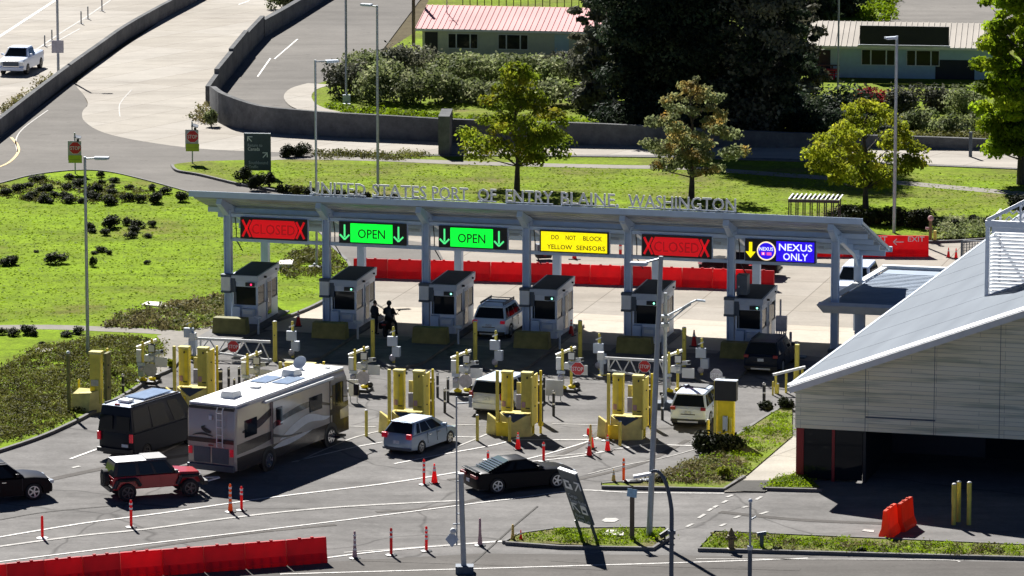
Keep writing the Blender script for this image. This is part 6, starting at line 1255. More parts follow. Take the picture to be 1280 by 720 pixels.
for z in (1.85, 2.2, 2.55, 2.9, 3.2): mb.tube((xb-.14, -.68, z), (xb-.14, -.38, z), .02, 'panel_white', n=6)
mb.build('ladder', r)
mb = MB(); v = cr([(-.1, 2.05, 2.1), (.4, 2.12, 2.22), (.75, 2.1, 2.16), (.95, 2.05, 2.08)]); k = len(v)
mb.add([(xb-.012, y, a) for y, a, b in v]+[(xb-.012, y, b) for y, a, b in v], [(i, k+i, k+i+1, i+1) for i in range(k-1)], 'black'); v = cr([(.0, 2.2, 2.3), (.3, 2.25, 2.45), (.5, 2.42, 2.5), (.3, 2.5, 2.56)], 4)
mb.add([(xb-.014, y, a) for y, a, b in v]+[(xb-.014, y, b) for y, a, b in v], [(i, len(v)+i, len(v)+i+1, i+1) for i in range(len(v)-1)], 'black'); mb.build('rear_emblem', r)
for a in (-3.3, 2.4): mb = MB(); mb.hexa([(a-.45, -.35, HR+.05), (a+.45, -.35, HR+.05), (a+.45, .35, HR+.05), (a-.45, .35, HR+.05)], [(a-.35, -.3, HR+.36), (a+.38, -.3, HR+.3), (a+.38, .3, HR+.3), (a-.35, .3, HR+.36)], 'panel_white'); mb.build('air_conditioner', r, bevel=.04)
bit(r, 'solar_panel', 'solar', (.3, 2.0, -.95, -.1, HR+.07, HR+.1)); bit(r, 'solar_panel', 'solar', (.1, 1.7, .1, .95, HR+.07, HR+.1)); mb = MB(); mb.tube((3.9, .35, HR+.05), (3.9, .35, HR+.3), .1, 'panel_grey'); mb.M = Matrix.Translation((3.85, .35, HR+.35)) @ Matrix.Rotation(-.9, 4, 'Y'); mb.lathe([(.05, -.1), (.25, -.05), (.34, .06), (.33, .07), (.05, .0)], 'panel_grey', 16); mb.build('satellite_dish', r)
bit(r, 'roof_vent', 'panel_white', (-1.2, -.8, -.2, .2, HR+.05, HR+.15), (4.5, 4.7, -.8, -.6, HR+.05, HR+.12)); bit(r, 'windscreen', 'glass', (x1-.2, x1-.05, -1.1, 1.1, 1.7, 2.9))
for xx in (-2.1, 3.85):
    for q in (-1, 1):
        mb = MB(); mb.M = Matrix.Translation((xx, q*(hw-.0), .52)) @ Matrix.Rotation(PI/2, 4, 'X'); mb.lathe([(.64, -.02), (.64, .02)], 'black', 20); mb.build('wheel_well', r); wheel(r, xx, q*(hw-.12), .5, .3, 'chrome', 8)
for q in (-1, 1): mb = MB(); mb.bar((x1-.3, q*1.25, 2.9), (x1+.25, q*1.5, 2.6), .05, .05, 'black'); mb.box(x1+.2, x1+.32, q*1.5-.12, q*1.5+.12, 2.1, 2.65, 'black'); mb.build('mirror', r)
# white pickup on the highway
wd_ = P(50, 90.5); r = place('white_pickup', P(27, 89), heading(-100), 'white pickup truck facing the camera on the highway at the top left', 'pickup truck'); x0, x1 = -2.9, 2.9
shell(r, [(x0, .55), (x0, 1.28), (x0+.05, 1.32), (-.55, 1.32), (1.1, 1.3), (1.6, 1.3), (2.7, 1.2), (x1-.02, 1.05), (x1, .5)], (-1.85, 1.8), .42, 2.04, .4, 'p_white', tuck=.04, crown=.02)
bit(r, 'cargo_bed', 'panel_grey', (x0+.12, -.7, -.8, .8, 1.2, 1.335)); cabin(r, -.65, -.45, .9, 1.6, 1.28, 1.9, 1.86, 1.5, 'p_white', [(.05, .4), (.45, .82)])
bit(r, 'grille', 'steel_dark', (x1-.02, x1+.03, -.6, .6, .75, 1.08)); bit(r, 'bumper', 'p_white', (x1-.1, x1+.14, -.98, .98, .42, .68), bev=.04); bit(r, 'grille_frame', 'chrome', (x1-.01, x1+.035, -.66, .66, 1.08, 1.13), (x1-.01, x1+.035, -.66, .66, .7, .75))
for s_ in (-1, 1): bit(r, 'headlight', 'lamp_clear', (x1-.2, x1+.03, s_*.83-.15, s_*.83+.15, .78, 1.08), bev=.03)
rear_kit(r, x0, 2.04, .95, 'tail_red', .6, .3, .12); wheels4(r, -1.85, 1.8, .9, .42, .27, 'rim_dark'); mirrors(r, 1.2, 1.0, 1.35, 'p_white')
# cars behind the canopy
suv('dark_car', P(925, 344), heading(168), 'dark car behind the right end of the long red barrier row', 'p_black', L=4.6, Wd=1.85, H=1.5, R=.34, zbelt=.95, rails=False)
r = suv('white_car', P(1070, 372), heading(-104), 'white vehicle half hidden behind the annex roof', 'p_white', L=5.0, Wd=1.95, H=1.85, wb=3.0, R=.38, zbelt=1.15, rails=False, hood=1.15)

# ---------------------------------------------------------------- people and the motorcycle
def figure(name, chains, mm_by, parent=None):
    """one skinned body from joints; chains: list of (joint list) with (x, y, z, r)"""
    vs, es, rs, idx = [], [], [], {}
    for ch in chains:
        prev = None
        for p in ch:
            key = (round(p[0], 3), round(p[1], 3), round(p[2], 3))
            if key not in idx: idx[key] = len(vs); vs.append(key); rs.append(p[3])
            if prev is not None and prev != idx[key]: es.append((prev, idx[key]))
            prev = idx[key]
    me = bpy.data.meshes.new(name); me.from_pydata(vs, es, []); o = bpy.data.objects.new(name, me); COL.objects.link(o)
    sk = o.modifiers.new('s', 'SKIN'); me.update()
    for i, d in enumerate(me.skin_vertices[0].data): d.radius = (rs[i], rs[i]); d.use_root = (i == 0)
    sb = o.modifiers.new('u', 'SUBSURF'); sb.levels = 1; sb.render_levels = 1
    bpy.context.view_layer.update(); m2 = bpy.data.meshes.new_from_object(o.evaluated_get(bpy.context.evaluated_depsgraph_get()))
    bpy.data.objects.remove(o); bpy.data.meshes.remove(me); m2.name = name
    for p in m2.polygons: p.use_smooth = True
    m2.materials.clear()
    for mm in mm_by[1]: m2.materials.append(M[mm])
    for p in m2.polygons: p.material_index = mm_by[0](p.center)
    q = bpy.data.objects.new(name, m2); COL.objects.link(q)
    if parent: q.parent = parent
    return q
M['uniform'] = mat('navy_uniform', (.012, .014, .024), .8, var=.2); M['skin'] = mat('skin', (.42, .26, .19), .6, var=.05); M['hair'] = mat('dark_hair', (.015, .012, .01), .8); M['jacket'] = mat('black_jacket', (.010, .010, .012), .5, var=.2)
def fingers(w, d, side):
    """five short chains curling from a palm at w along d"""
    out = []; w = Vector(w); d = Vector(d).normalized(); sd = Vector(side).normalized(); dn = d.cross(sd)
    for k, l in enumerate((.075, .085, .08, .062)):
        b = w+d*.07+sd*(.03-.02*k); out.append([(*w, .03), (*b, .012), (*(b+d*l*.55), .010), (*(b+d*l*.9+dn*l*.3), .008)])
    out.append([(*w, .03), (*(w+sd*.035+d*.02), .012), (*(w+sd*.055+d*.06), .009)]); return out
def head(parent, x, y, z, yaw=0, helmet=False):
    T = Matrix.Translation((x, y, z)) @ Matrix.Rotation(yaw, 4, 'Z')
    mb = MB(); mb.M = T
    if helmet:
        mb.ball((0, 0, .12), (.145, .135, .15), 'jacket', 14, 10); mb.build('helmet', parent, smooth=True); mb = MB(); mb.M = T; mb.ball((.06, 0, .11), (.1, .11, .06), 'glass', 12, 8); mb.build('visor', parent, smooth=True); return
    mb.ball((-.01, 0, .15), (.092, .078, .105), 'hair', 12, 8); mb.build('hair', parent, smooth=True)
# standing officer: faces the motorcycle (local +x)
o = thing('person', P(468.5, 418, .0), RA+.95, 'officer in dark uniform standing at the door of the second booth facing the motorcyclist', 'person')
J = dict(pel=(0, 0, .98, .15), ch=(.01, 0, 1.28, .165), nk=(.01, 0, 1.47, .06), hd=(.03, 0, 1.56, .085), ht=(.03, 0, 1.68, .095))
ch = [[J['pel'], (0, 0, 1.12, .14), J['ch'], (0.01, 0, 1.4, .13), J['nk'], J['hd'], J['ht']], [J['hd'], (.125, 0, 1.6, .02)]]
for s_ in (-1, 1):
    ch.append([J['ch'], (.01, s_*.17, 1.4, .075), (-.02, s_*.25, 1.15, .055), (.10, s_*.22, .98, .042), (.2, s_*.14, 1.0, .032)])
    ch += fingers((.2, s_*.14, 1.0), (.8, -s_*.5, .1), (0, 0, 1))
    ch.append([J['pel'], (0, s_*.1, .86, .105), (.02, s_*.11, .5, .075), (-.01, s_*.12, .12, .055), (.0, s_*.12, .05, .055), (.15, s_*.13, .045, .045)])
figure('body', ch, (lambda c: 1 if (c.z > 1.49 or (c.x > .17 and .9 < c.z < 1.1)) else 0, ['uniform', 'skin']), o); head(o, .02, 0, 1.52)
mb = MB(); mb.lathe([(.175, .93), (.18, 1.0)], 'jacket', 12); mb.box(-.03, .05, .14, .22, .8, .98, 'jacket'); mb.build('duty_belt', o); o.scale = (1.15, 1.15, 1.04)
# motorcycle, seen from behind, heading through the booth (local +x forward)
mc = thing('motorcycle', P(487, 418), heading(74), 'dark touring motorcycle stopped right of the second booth', 'motorcycle')
def mwheel(x, R, nm='wheel'):
    mb = MB(); mb.M = Matrix.Translation((x, 0, R)) @ Matrix.Rotation(PI/2, 4, 'X'); mb.lathe([(R*.72, -.07), (R*.95, -.06), (R, 0), (R*.95, .06), (R*.72, .07)], 'rubber', 20); t = mb.build(nm, mc, smooth=True)
    mb = MB(); mb.M = Matrix.Translation((x, 0, R)) @ Matrix.Rotation(PI/2, 4, 'X'); mb.lathe([(R*.7, -.05), (R*.7, .05)], 'rim_dark', 16); mb.build('rim', t)
mwheel(-.72, .33); mwheel(.78, .33)
mb = MB(); mb.ball((.2, 0, .88), (.32, .17, .16), 'p_black', 12, 8); mb.build('fuel_tank', mc, smooth=True); mb = MB(); mb.hexa([(-.75, -.12, .72), (.0, -.16, .72), (.0, .16, .72), (-.75, .12, .72)], [(-.75, -.1, .86), (.0, -.14, .8), (.0, .14, .8), (-.75, .1, .86)], 'jacket'); mb.build('seat', mc, bevel=.03)
mb = MB(); mb.box(-.25, .35, -.18, .18, .3, .66, 'steel_dark'); mb.build('engine', mc, bevel=.03); mb = MB(); mb.tube((.78, .09, .33), (.5, .09, .98), .03, 'chrome'); mb.tube((.78, -.09, .33), (.5, -.09, .98), .03, 'chrome'); mb.build('fork', mc)
mb = MB(); mb.path([(.3, -.42, 1.05), (.45, -.2, 1.08), (.48, .2, 1.08), (.3, .42, 1.05)], .018, 'black', 6); mb.build('handlebar', mc)
for s_ in (-1, 1): mb = MB(); mb.tube((.36, s_*.3, 1.07), (.4, s_*.38, 1.22), .01, 'black', n=6); mb.ball((.4, s_*.42, 1.24), (.02, .07, .04), 'black'); mb.build('mirror', mc); mb = MB(); mb.box(-.85, -.35, s_*.25-.1, s_*.25+.1, .42, .78, 'p_black'); mb.build('pannier', mc, bevel=.05)
mb = MB(); mb.tube((-.9, -.2, .33), (.1, -.2, .33), .045, 'chrome'); mb.build('exhaust', mc); mb = MB(); mb.box(-1.02, -.98, -.12, .12, .66, .74, 'tail_red'); mb.box(-1.0, -.7, -.08, .08, .6, .72, 'black'); mb.build('taillight', mc); mb = MB(); mb.ball((.58, 0, .95), (.1, .1, .1), 'lamp_clear'); mb.build('headlight', mc)
mb = MB(); mb.hexa([(.4, -.2, 1.0), (.65, -.2, .95), (.65, .2, .95), (.4, .2, 1.0)], [(.32, -.15, 1.35), (.35, -.15, 1.35), (.35, .15, 1.35), (.32, .15, 1.35)], 'glass'); mb.build('windshield', mc)
rd = thing('person', P(487, 418), heading(74), 'motorcyclist in black with a helmet sitting on the motorcycle, one foot down', 'person')
ch = [[(-.25, 0, .92, .16), (-.22, 0, 1.1, .16), (-.15, 0, 1.33, .18), (-.1, 0, 1.5, .07), (-.07, 0, 1.62, .08), (-.07, 0, 1.7, .09)]]
for s_ in (-1, 1):
    ch.append([(-.15, 0, 1.33, .18), (-.13, s_*.2, 1.4, .08), (-.02, s_*.31, 1.14, .075), (.2, s_*.3, 1.06, .055), (.28, s_*.3, 1.07, .035)]); ch += fingers((.28, s_*.3, 1.07), (1, 0, -.3), (0, -s_, 0))
ch.append([(-.25, 0, .92, .16), (-.1, .16, .88, .11), (.25, .25, .66, .085), (.05, .28, .36, .06), (.05, .28, .3, .05), (.2, .28, .27, .045)])
ch.append([(-.25, 0, .92, .16), (-.15, -.18, .85, .11), (.1, -.34, .55, .08), (-.05, -.4, .12, .06), (-.05, -.4, .06, .05), (.12, -.41, .045, .045)])
figure('body', ch, (lambda c: 1 if (c.x > .27 and 1.0 < c.z < 1.15) else 0, ['jacket', 'uniform']), rd); head(rd, -.07, 0, 1.58, 0, True)

# ---------------------------------------------------------------- houses beyond the wall
M['pink_roof'] = mat('pink_roof', (.62, .30, .29), .8, var=.12, scale=.3); M['tan_roof'] = mat('tan_roof', (.40, .36, .31), .85, var=.12, scale=.4); M['cream_siding'] = mat('cream_siding', (.55, .56, .44), .7, var=.06); M['blue_siding'] = mat('blue_siding', (.42, .56, .62), .7, var=.06); M['dark_board'] = mat('dark_board', (.02, .02, .025), .7, var=.1)
def house(px, rz, w, dpt, hz, rise, wallm, roofm, label, openings, seam=.42):
    h = thing('house', P(*px), rz, label, 'house'); o = .45
    mb = MB(); mb.box(0, w, 0, dpt, 0, hz, wallm)
    mb.add([(0, 0, hz), (0, dpt, hz), (0, dpt/2, hz+rise-.05), (w, 0, hz), (w, dpt, hz), (w, dpt/2, hz+rise-.05)], [(0, 2, 1), (3, 4, 5)], wallm)
    for k in range(int(w/.4)): mb.box(k*.4, k*.4+.025, -.012, -.002, 0, hz, wallm)
    mb.build('wall', h)
    e0 = hz-.05
    for nm, y0, y1 in (('roof', -o, dpt/2), ('roof', dpt+o, dpt/2)):
        mb = MB(); p = [(-o, y0, e0-.02), (w+o, y0, e0-.02), (w+o, y1, hz+rise), (-o, y1, hz+rise)]; mb.hexa(p, [(a, b, c+.08) for a, b, c in p], roofm)
        if y0 < 0:
            k = -o
            while k < w+o: mb.bar((k, y0, e0+.08), (k, y1, hz+rise+.1), .05, .05, roofm); k += seam
        mb.build(nm, h)
    mb = MB(); mb.box(-o, w+o, -o-.03, -o-.002, e0-.12, e0+.06, 'panel_white'); mb.build('gutter', h)
    for (nm, x0, x1, z0, z1, n) in openings:
        if nm == 'door':
            mb = MB(); mb.box(x0, x1, -.03, -.014, z0, z1, n); mb.build('door', h)
        else:
            mb = MB(); mb.box(x0, x1, -.04, -.014, z0, z1, 'panel_white'); f = mb.build('window', h)
            a = x0
            for i, fr in enumerate((.28, .46, .26)): 
                b = a+(x1-x0)*fr; q = MB(); q.box(a+.05, b-.05, -.05, -.042, z0+.06, z1-.06, 'glass'); q.build('pane', f); a = b
    return h
h = house((528, 72), -.16, 15.5, 9.5, 2.3, 1.15, 'cream_siding', 'pink_roof', 'low cream house with a long pink metal roof behind the hedge', [('door', .2, 1.2, .05, 2.0, 'dark_board'), ('window', 2.0, 4.35, .75, 1.95, 0), ('window', 5.9, 8.25, .75, 1.95, 0), ('door', 10.3, 11.4, .05, 2.0, 'blue_siding')])
mb = MB(); mb.tube((1.4, 3.0, 2.9), (1.4, 3.0, 4.9), .04, 'galv'); mb.bar((1.0, 3.0, 4.3), (1.8, 3.0, 4.3), .04, .04, 'galv'); mb.build('aerial', h)
h = house((1016, 97), -.13, 13.5, 9.0, 2.45, 1.2, 'blue_siding', 'tan_roof', 'pale blue house with tan metal roof and large black board, behind the red bush', [('door', .2, 1.3, .05, 2.1, 'dark_board'), ('window', 3.6, 6.1, 1.0, 2.2, 0), ('window', 6.95, 9.4, 1.0, 2.2, 0), ('door', 9.1, 12.0, .0, 1.5, 'dark_board')])
mb = MB(); mb.box(3.5, 10.1, -.75, -.6, 2.65, 4.05, 'dark_board'); mb.box(3.4, 10.2, -.8, -.5, 2.5, 2.62, 'galv'); mb.build('board', h)
p = thing('picnic_table', P(1031, 99), -.1, 'bright red picnic table in front of the pale blue house', 'table'); M['bright_red'] = mat('bright_red_paint', (.75, .02, .06), .5, var=.05)
mb = MB(); mb.box(-1.0, 1.0, -.4, .4, .7, .76, 'bright_red'); mb.build('tabletop', p)
for q in (-1, 1): mb = MB(); mb.box(-1, 1, q*.75-.13, q*.75+.13, .42, .47, 'bright_red'); mb.build('bench', p); mb = MB(); mb.bar((q*.7, -.7, 0), (q*.7, .3, .7), .08, .08, 'bright_red'); mb.bar((q*.7, .7, 0), (q*.7, -.3, .7), .08, .08, 'bright_red'); mb.build('leg', p)
mb = MB(); [mb.box(q*1.2-.06, q*1.2+.06, -.06, .06, 0, 1.0, 'wood_pole') for q in range(4)]; mb.box(0, 3.6, -.03, .03, .9, 1.0, 'wood_pole'); mb.box(0, 3.6, -.03, .03, .5, .58, 'wood_pole'); tag(mb.build('railing', loc=P(1020, 97.5)), 'dark wooden railing behind the red picnic table', 'fence')
# fence behind the pink-roofed house
mb = MB(); [mb.box(q*.6, q*.6+.07, -.04, .04, 0, 1.9, 'wood_pole') for q in range(20)]; mb.box(0, 11.5, -.02, .02, 1.7, 1.8, 'wood_pole'); tag(mb.build('picket_fence', loc=P(578, 22), rz=-.1), 'dark post fence behind the pink-roofed house', 'fence')

# ---------------------------------------------------------------- plants
def leafmesh(name, centers, radii, n, size, mm, shell=.55, flat=.0, parent=None, loc=None, tone=(.55, 1.25), droop=0.0):
    """n leaf-sized quads through a set of clumps; every quad its own tilt and tone"""
    C = np.array(centers, float); R = np.array(radii, float)
    if R.ndim == 1: R = np.stack([R, R, R], 1)
    w = (R[:, 0]*R[:, 1]*R[:, 2])**(2/3); w /= w.sum(); k = RNG.choice(len(C), n, p=w)
    d = RNG.normal(size=(n, 3)); d /= np.linalg.norm(d, axis=1)[:, None]
    r = shell+(1-shell)*RNG.random(n)**.6; r *= (1+.12*RNG.normal(size=n)); p = C[k]+d*r[:, None]*R[k]
    p[:, 2] -= droop*RNG.random(n)*R[k, 2]
    keep = p[:, 2] > .02; p = p[keep]; k = k[keep]; d = d[keep]; n = len(p)
    nn = d+RNG.normal(size=(n, 3))*.8; nn[:, 2] += .35+flat; nn /= np.linalg.norm(nn, axis=1)[:, None]
    a = np.cross(nn, RNG.normal(size=(n, 3))); a /= np.linalg.norm(a, axis=1)[:, None]; b = np.cross(nn, a)
    s = size*RNG.uniform(.55, 1.3, n)[:, None]; a = a*s*.5; b = b*s*.36
    vs = np.stack([p-a, p-b*.9+a*.1, p+a, p+b*.9+a*.1], 1).reshape(-1, 3)
    me = bpy.data.meshes.new(name); me.vertices.add(4*n); me.vertices.foreach_set('co', vs.ravel()); me.loops.add(4*n); me.loops.foreach_set('vertex_index', np.arange(4*n))
    me.polygons.add(n); me.polygons.foreach_set('loop_start', np.arange(0, 4*n, 4)); me.polygons.foreach_set('loop_total', np.full(n, 4)); me.update(); me.validate()
    ct = RNG.uniform(tone[0], tone[1], len(C)); t = (ct[k]*RNG.uniform(.75, 1.2, n)); t = np.repeat(t, 4)
    at = me.color_attributes.new('tone', 'FLOAT_COLOR', 'POINT'); at.data.foreach_set('color', np.stack([t, t, t, np.ones_like(t)], 1).astype('f').ravel())
    me.materials.append(M[mm]); o = bpy.data.objects.new(name, me); COL.objects.link(o)
    if parent: o.parent = parent
    if loc is not None: o.location = loc
    return o
def tree(px, ytop, wpx, label, mm, prof, n=7000, leaf=.22, trunk=.16, cb=.22, ncl=46, name='tree', bark='bark', group=None, cl=.17, base=None, hm=None, seed=None, shell=.45, offx=0):
    w = base or P(*px); s = SCL(*px); H = hm or hgt(px[0], px[1], ytop); Wd = wpx/s
    t = thing(name, w, 0, label, 'tree', group); cs, rs = [], []
    for i in range(ncl):
        u = (i+.5)/ncl; z = H*(cb+(.97-cb)*u); rr = Wd/2*np.interp(u, [p[0] for p in prof], [p[1] for p in prof]); a = i*2.4+RNG.uniform(-.4, .4); q = rr*(RNG.random()**.45)
        cs.append((q*math.cos(a)+offx*u, q*math.sin(a), z+RNG.uniform(-.2, .2))); k = RNG.uniform(.6, 1.35)*cl*Wd*.6*((1.15-.55*u) if H < 20 else 1.45); rs.append((k*1.2, k*1.2, k*.62))
    leafmesh('crown', cs, rs, n, leaf, mm, shell, parent=t)
    mb = MB(); pts = [Vector((0, 0, 0))]
    for k in range(1, 7): pts.append(Vector((RNG.uniform(-.05, .05)*k+offx*k/6, RNG.uniform(-.05, .05)*k, H*.9*k/6)))
    mb.tube((0, 0, 0), pts[1], trunk*1.15, bark, trunk*.85, 9)
    for k in range(1, 6): mb.tube(pts[k], pts[k+1], trunk*(1-k/7)*.95, bark, trunk*(1-(k+1)/7)*.9, 8)
    for i in range(0, ncl, 2):
        c = Vector(cs[i]); z0 = max(H*cb*.75, c.z-abs(Vector((c.x, c.y)).length)*.8-.3); f = z0/(H*.9)*6; k = int(min(5, f)); st = pts[k].lerp(pts[k+1], min(1, f-k))
        m = st.lerp(c, .5)+Vector((0, 0, -.1)); mb.tube(st, m, trunk*.28, bark, trunk*.16, 5, False); mb.tube(m, c, trunk*.16, bark, trunk*.05, 5, False)
    mb.build('trunk', t, smooth=True); return t
oval = [(0, .62), (.15, .95), (.4, 1), (.65, .78), (.85, .45), (1, .12)]; cone_ = [(0, .9), (.2, 1), (.45, .75), (.7, .48), (1, .08)]; broad = [(0, .75), (.3, 1), (.6, .95), (.85, .6), (1, .2)]; column = [(0, .6), (.2, .95), (.5, 1), (.8, .75), (1, .25)]
G = 'young trees on the grass strip behind the canopy'
tree((646, 240), 76, 142, 'airy green and yellow maple tree behind the letters ENTRY', 'lf_maple', cone_, 9500, .26, .19, .26, 60, group=G, shell=.3)
tree((864, 250), 95, 118, 'small tree turning orange at its upper left, in front of the dark woods', 'lf_turn', [(0, .75), (.2, 1), (.5, .85), (.75, .6), (1, .12)], 8500, .25, .19, .24, 56, group=G, shell=.3)
tree((1082, 262), 123, 136, 'bright lime-green spreading tree left of the tall pale lamp post', 'lf_lime', broad, 9500, .26, .19, .25, 56, group=G, shell=.3)
t = tree((1276, 232), -95, 116, 'tall leaning poplar with hanging green foliage cut by the right edge', 'lf_willow', column, 46000, .29, .26, .13, 150, cl=.2, group=None, shell=.25)
# big dark trees beyond the wall
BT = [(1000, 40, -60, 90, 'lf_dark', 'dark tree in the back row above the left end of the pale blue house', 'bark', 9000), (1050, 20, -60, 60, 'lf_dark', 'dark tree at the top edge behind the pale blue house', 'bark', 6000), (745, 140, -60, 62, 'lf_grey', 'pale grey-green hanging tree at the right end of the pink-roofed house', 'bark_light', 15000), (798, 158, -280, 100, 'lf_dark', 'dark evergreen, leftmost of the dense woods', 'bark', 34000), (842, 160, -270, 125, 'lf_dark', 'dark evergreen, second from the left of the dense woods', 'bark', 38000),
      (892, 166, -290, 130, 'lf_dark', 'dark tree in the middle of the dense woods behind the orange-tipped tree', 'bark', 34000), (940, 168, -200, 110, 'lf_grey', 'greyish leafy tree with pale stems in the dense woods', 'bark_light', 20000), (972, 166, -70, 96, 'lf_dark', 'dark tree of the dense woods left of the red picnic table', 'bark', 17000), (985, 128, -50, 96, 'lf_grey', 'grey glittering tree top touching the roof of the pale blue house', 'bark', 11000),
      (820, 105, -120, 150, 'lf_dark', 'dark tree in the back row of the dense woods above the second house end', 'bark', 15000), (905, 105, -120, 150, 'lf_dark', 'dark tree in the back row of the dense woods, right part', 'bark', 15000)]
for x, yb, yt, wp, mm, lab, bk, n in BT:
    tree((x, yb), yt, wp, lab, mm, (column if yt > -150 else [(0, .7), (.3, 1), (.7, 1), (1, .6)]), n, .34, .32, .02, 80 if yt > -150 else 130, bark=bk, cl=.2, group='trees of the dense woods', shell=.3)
leafmesh('undergrowth', [tuple(P(x, y)+Vector((0, 0, RNG.uniform(.5, 1.6)))) for x, y in [(765+i*15+RNG.uniform(-6, 6), 162+RNG.uniform(-14, 8)) for i in range(22)]], [(2.0, 2.0, 1.5)]*22, 12000, .32, 'lf_dark', .3)
o = COL.objects[-1]; tag(o, 'dark undergrowth massed below the woods along the retaining wall', 'undergrowth', kind='stuff')
def shrub(px, wpx, hpx, label, mm, n=900, leaf=.16, group=None, name='shrub', ncl=9, depth=None, cat='shrub', z=0.0, lean=0):
    w = P(*px, z); s = SCL(*px); W_ = wpx/s; H = hpx/s; D_ = depth or W_*.9; cs, rs = [], []
    for i in range(ncl):
        a = RNG.uniform(0, 2*PI); q = RNG.random()**.5; cs.append((q*W_*.34*math.cos(a), q*D_*.34*math.sin(a), H*RNG.uniform(.28, .66))); k = RNG.uniform(.2, .3)*W_; rs.append((k, k*D_/W_, min(H*.38, k*1.1)))
    t = thing(name, w, 0, label, cat, group); leafmesh('foliage', cs, rs, n, leaf, mm, .45, parent=t)
    mb = MB()
    for i in range(5): c = Vector(cs[i % ncl]); mb.tube((0, 0, 0), c*.8, .04, 'bark', .015, 5, False)
    mb.build('stem', t); return t
# hedge mass in front of the pink-roofed house
HD = [(432, 122, 62, 52), (470, 128, 80, 58), (520, 130, 90, 48), (455, 100, 80, 40), (510, 96, 90, 42), (570, 102, 95, 38), (630, 102, 95, 37), (690, 104, 80, 40), (735, 108, 70, 46), (575, 128, 90, 36), (630, 132, 90, 34), (690, 134, 80, 34), (740, 138, 65, 34), (480, 86, 110, 24), (560, 84, 120, 18), (640, 84, 120, 17), (700, 86, 80, 22)]
for i, (x, y, a, b) in enumerate(HD):
    rowi = 'back' if y < 90 else 'middle' if y < 115 else 'front'; same = [h for h in HD if (('back' if h[1] < 90 else 'middle' if h[1] < 115 else 'front') == rowi)]; k = sorted(h[0] for h in same).index(x)
    shrub((x, y), a, b, 'bramble bush, '+ordn(k, len(same))+' in '+rowi+' row of hedge before pink-roofed house', 'lf_bramble' if (i % 4) else 'lf_grey', 2100, .30, 'bramble bushes of the hedge', 'bramble_bush', 12, depth=4.2)
shrub((1088, 138), 56, 32, 'crimson red bush between the two pale lamp posts', 'lf_red', 2600, .2, name='red_bush')
for i, (x, y, a, b, mm) in enumerate([(1135, 142, 56, 36, 'lf_grey'), (1170, 138, 64, 34, 'lf_grey'), (1208, 142, 60, 38, 'lf_bramble'), (1145, 168, 60, 34, 'lf_bramble'), (1190, 172, 70, 32, 'lf_bramble'), (1235, 172, 60, 36, 'lf_bramble')]):
    shrub((x, y), a, b, 'pale leafy bush, '+ordn(i % 3, 3)+' in the '+('back' if i < 3 else 'front')+' row right of the red bush', mm, 2200, .24, 'bushes before the pale blue house')
for i, (x, y, a, b) in enumerate([(1052, 168, 80, 34), (1110, 172, 50, 20), (1018, 170, 70, 36)]): shrub((x, y), a, b, 'dark bush in the shade below the red bush, '+ordn(i, 3), 'lf_dark', 1800, .25)
wl = [(1110+i*13, 182) for i in range(14)]
leafmesh('ground_cover', [tuple(P(x, y-2)+Vector((0, 0, .4))) for x, y in wl], [(1.2, 1.4, .5)]*14, 5000, .2, 'lf_cover', .2); tag(COL.objects[-1], 'green ground cover hanging along the low wall by the far road', 'ground cover', kind='stuff')
# shrubs along the middle strip
for i, (x, y, a, b) in enumerate([(360, 197, 24, 17), (379, 196, 26, 18)]): shrub((x, y), a, b, ['left', 'right'][i]+' one of two round dark bushes right of the slate sign by the road', 'lf_shrub', 1500, .14, 'round bushes by the road', z=.05)
leafmesh('ground_cover', [tuple(P(400+i*9, 196+RNG.uniform(-2, 4))+Vector((0, 0, .15))) for i in range(15)], [(.8, 1.3, .3)]*15, 3500, .16, 'lf_cover', .2, tone=(.5, 1.2)); tag(COL.objects[-1], 'low planting strip between the pale road and the footpath', 'ground cover', kind='stuff')
for i, (x, y, a, b) in enumerate([(303, 229, 24, 24), (322, 237, 22, 23), (337, 234, 18, 22)]): shrub((x, y), a, b, ordn(i, 3)+' dark round bush at the foot of the slate sign', 'lf_shrub', 1500, .13, 'bushes below the slate sign', z=.05)
for i in range(9):
    x = 355+i*17; shrub((x, 243+i*1.6), 20, 14, 'grey-green shrub, '+ordn(i, 9)+' in the kerbside row behind the letters', 'lf_cover' if i % 2 else 'lf_shrub', 700, .15, 'kerbside shrubs behind the letters')
for i, (x, y, a, b) in enumerate([(1060, 280, 50, 24), (1092, 282, 40, 22), (1130, 284, 52, 26), (1155, 286, 40, 26)]): shrub((x, y), a, b, 'dark kerbside bush, '+ordn(i, 4)+' of four above the EXIT barrier', 'lf_shrub', 1900, .17, 'dark bushes above the EXIT barrier')
for i, (x, y, a, b) in enumerate([(1196, 286, 16, 12), (1216, 279, 22, 12), (1237, 290, 16, 24)]): shrub((x, y), a, b, 'small dark bush, '+ordn(i, 3)+' of three left of the white louvre', 'lf_shrub', 900, .14, 'dark bushes by the louvre')
for i, (x, y, a, b) in enumerate([(1268, 262, 30, 20), (1285, 272, 30, 22)]): shrub((x, y), a, b, 'dark bush under the leaning poplar, '+['left', 'right'][i]+' one', 'lf_shrub', 1200, .15)
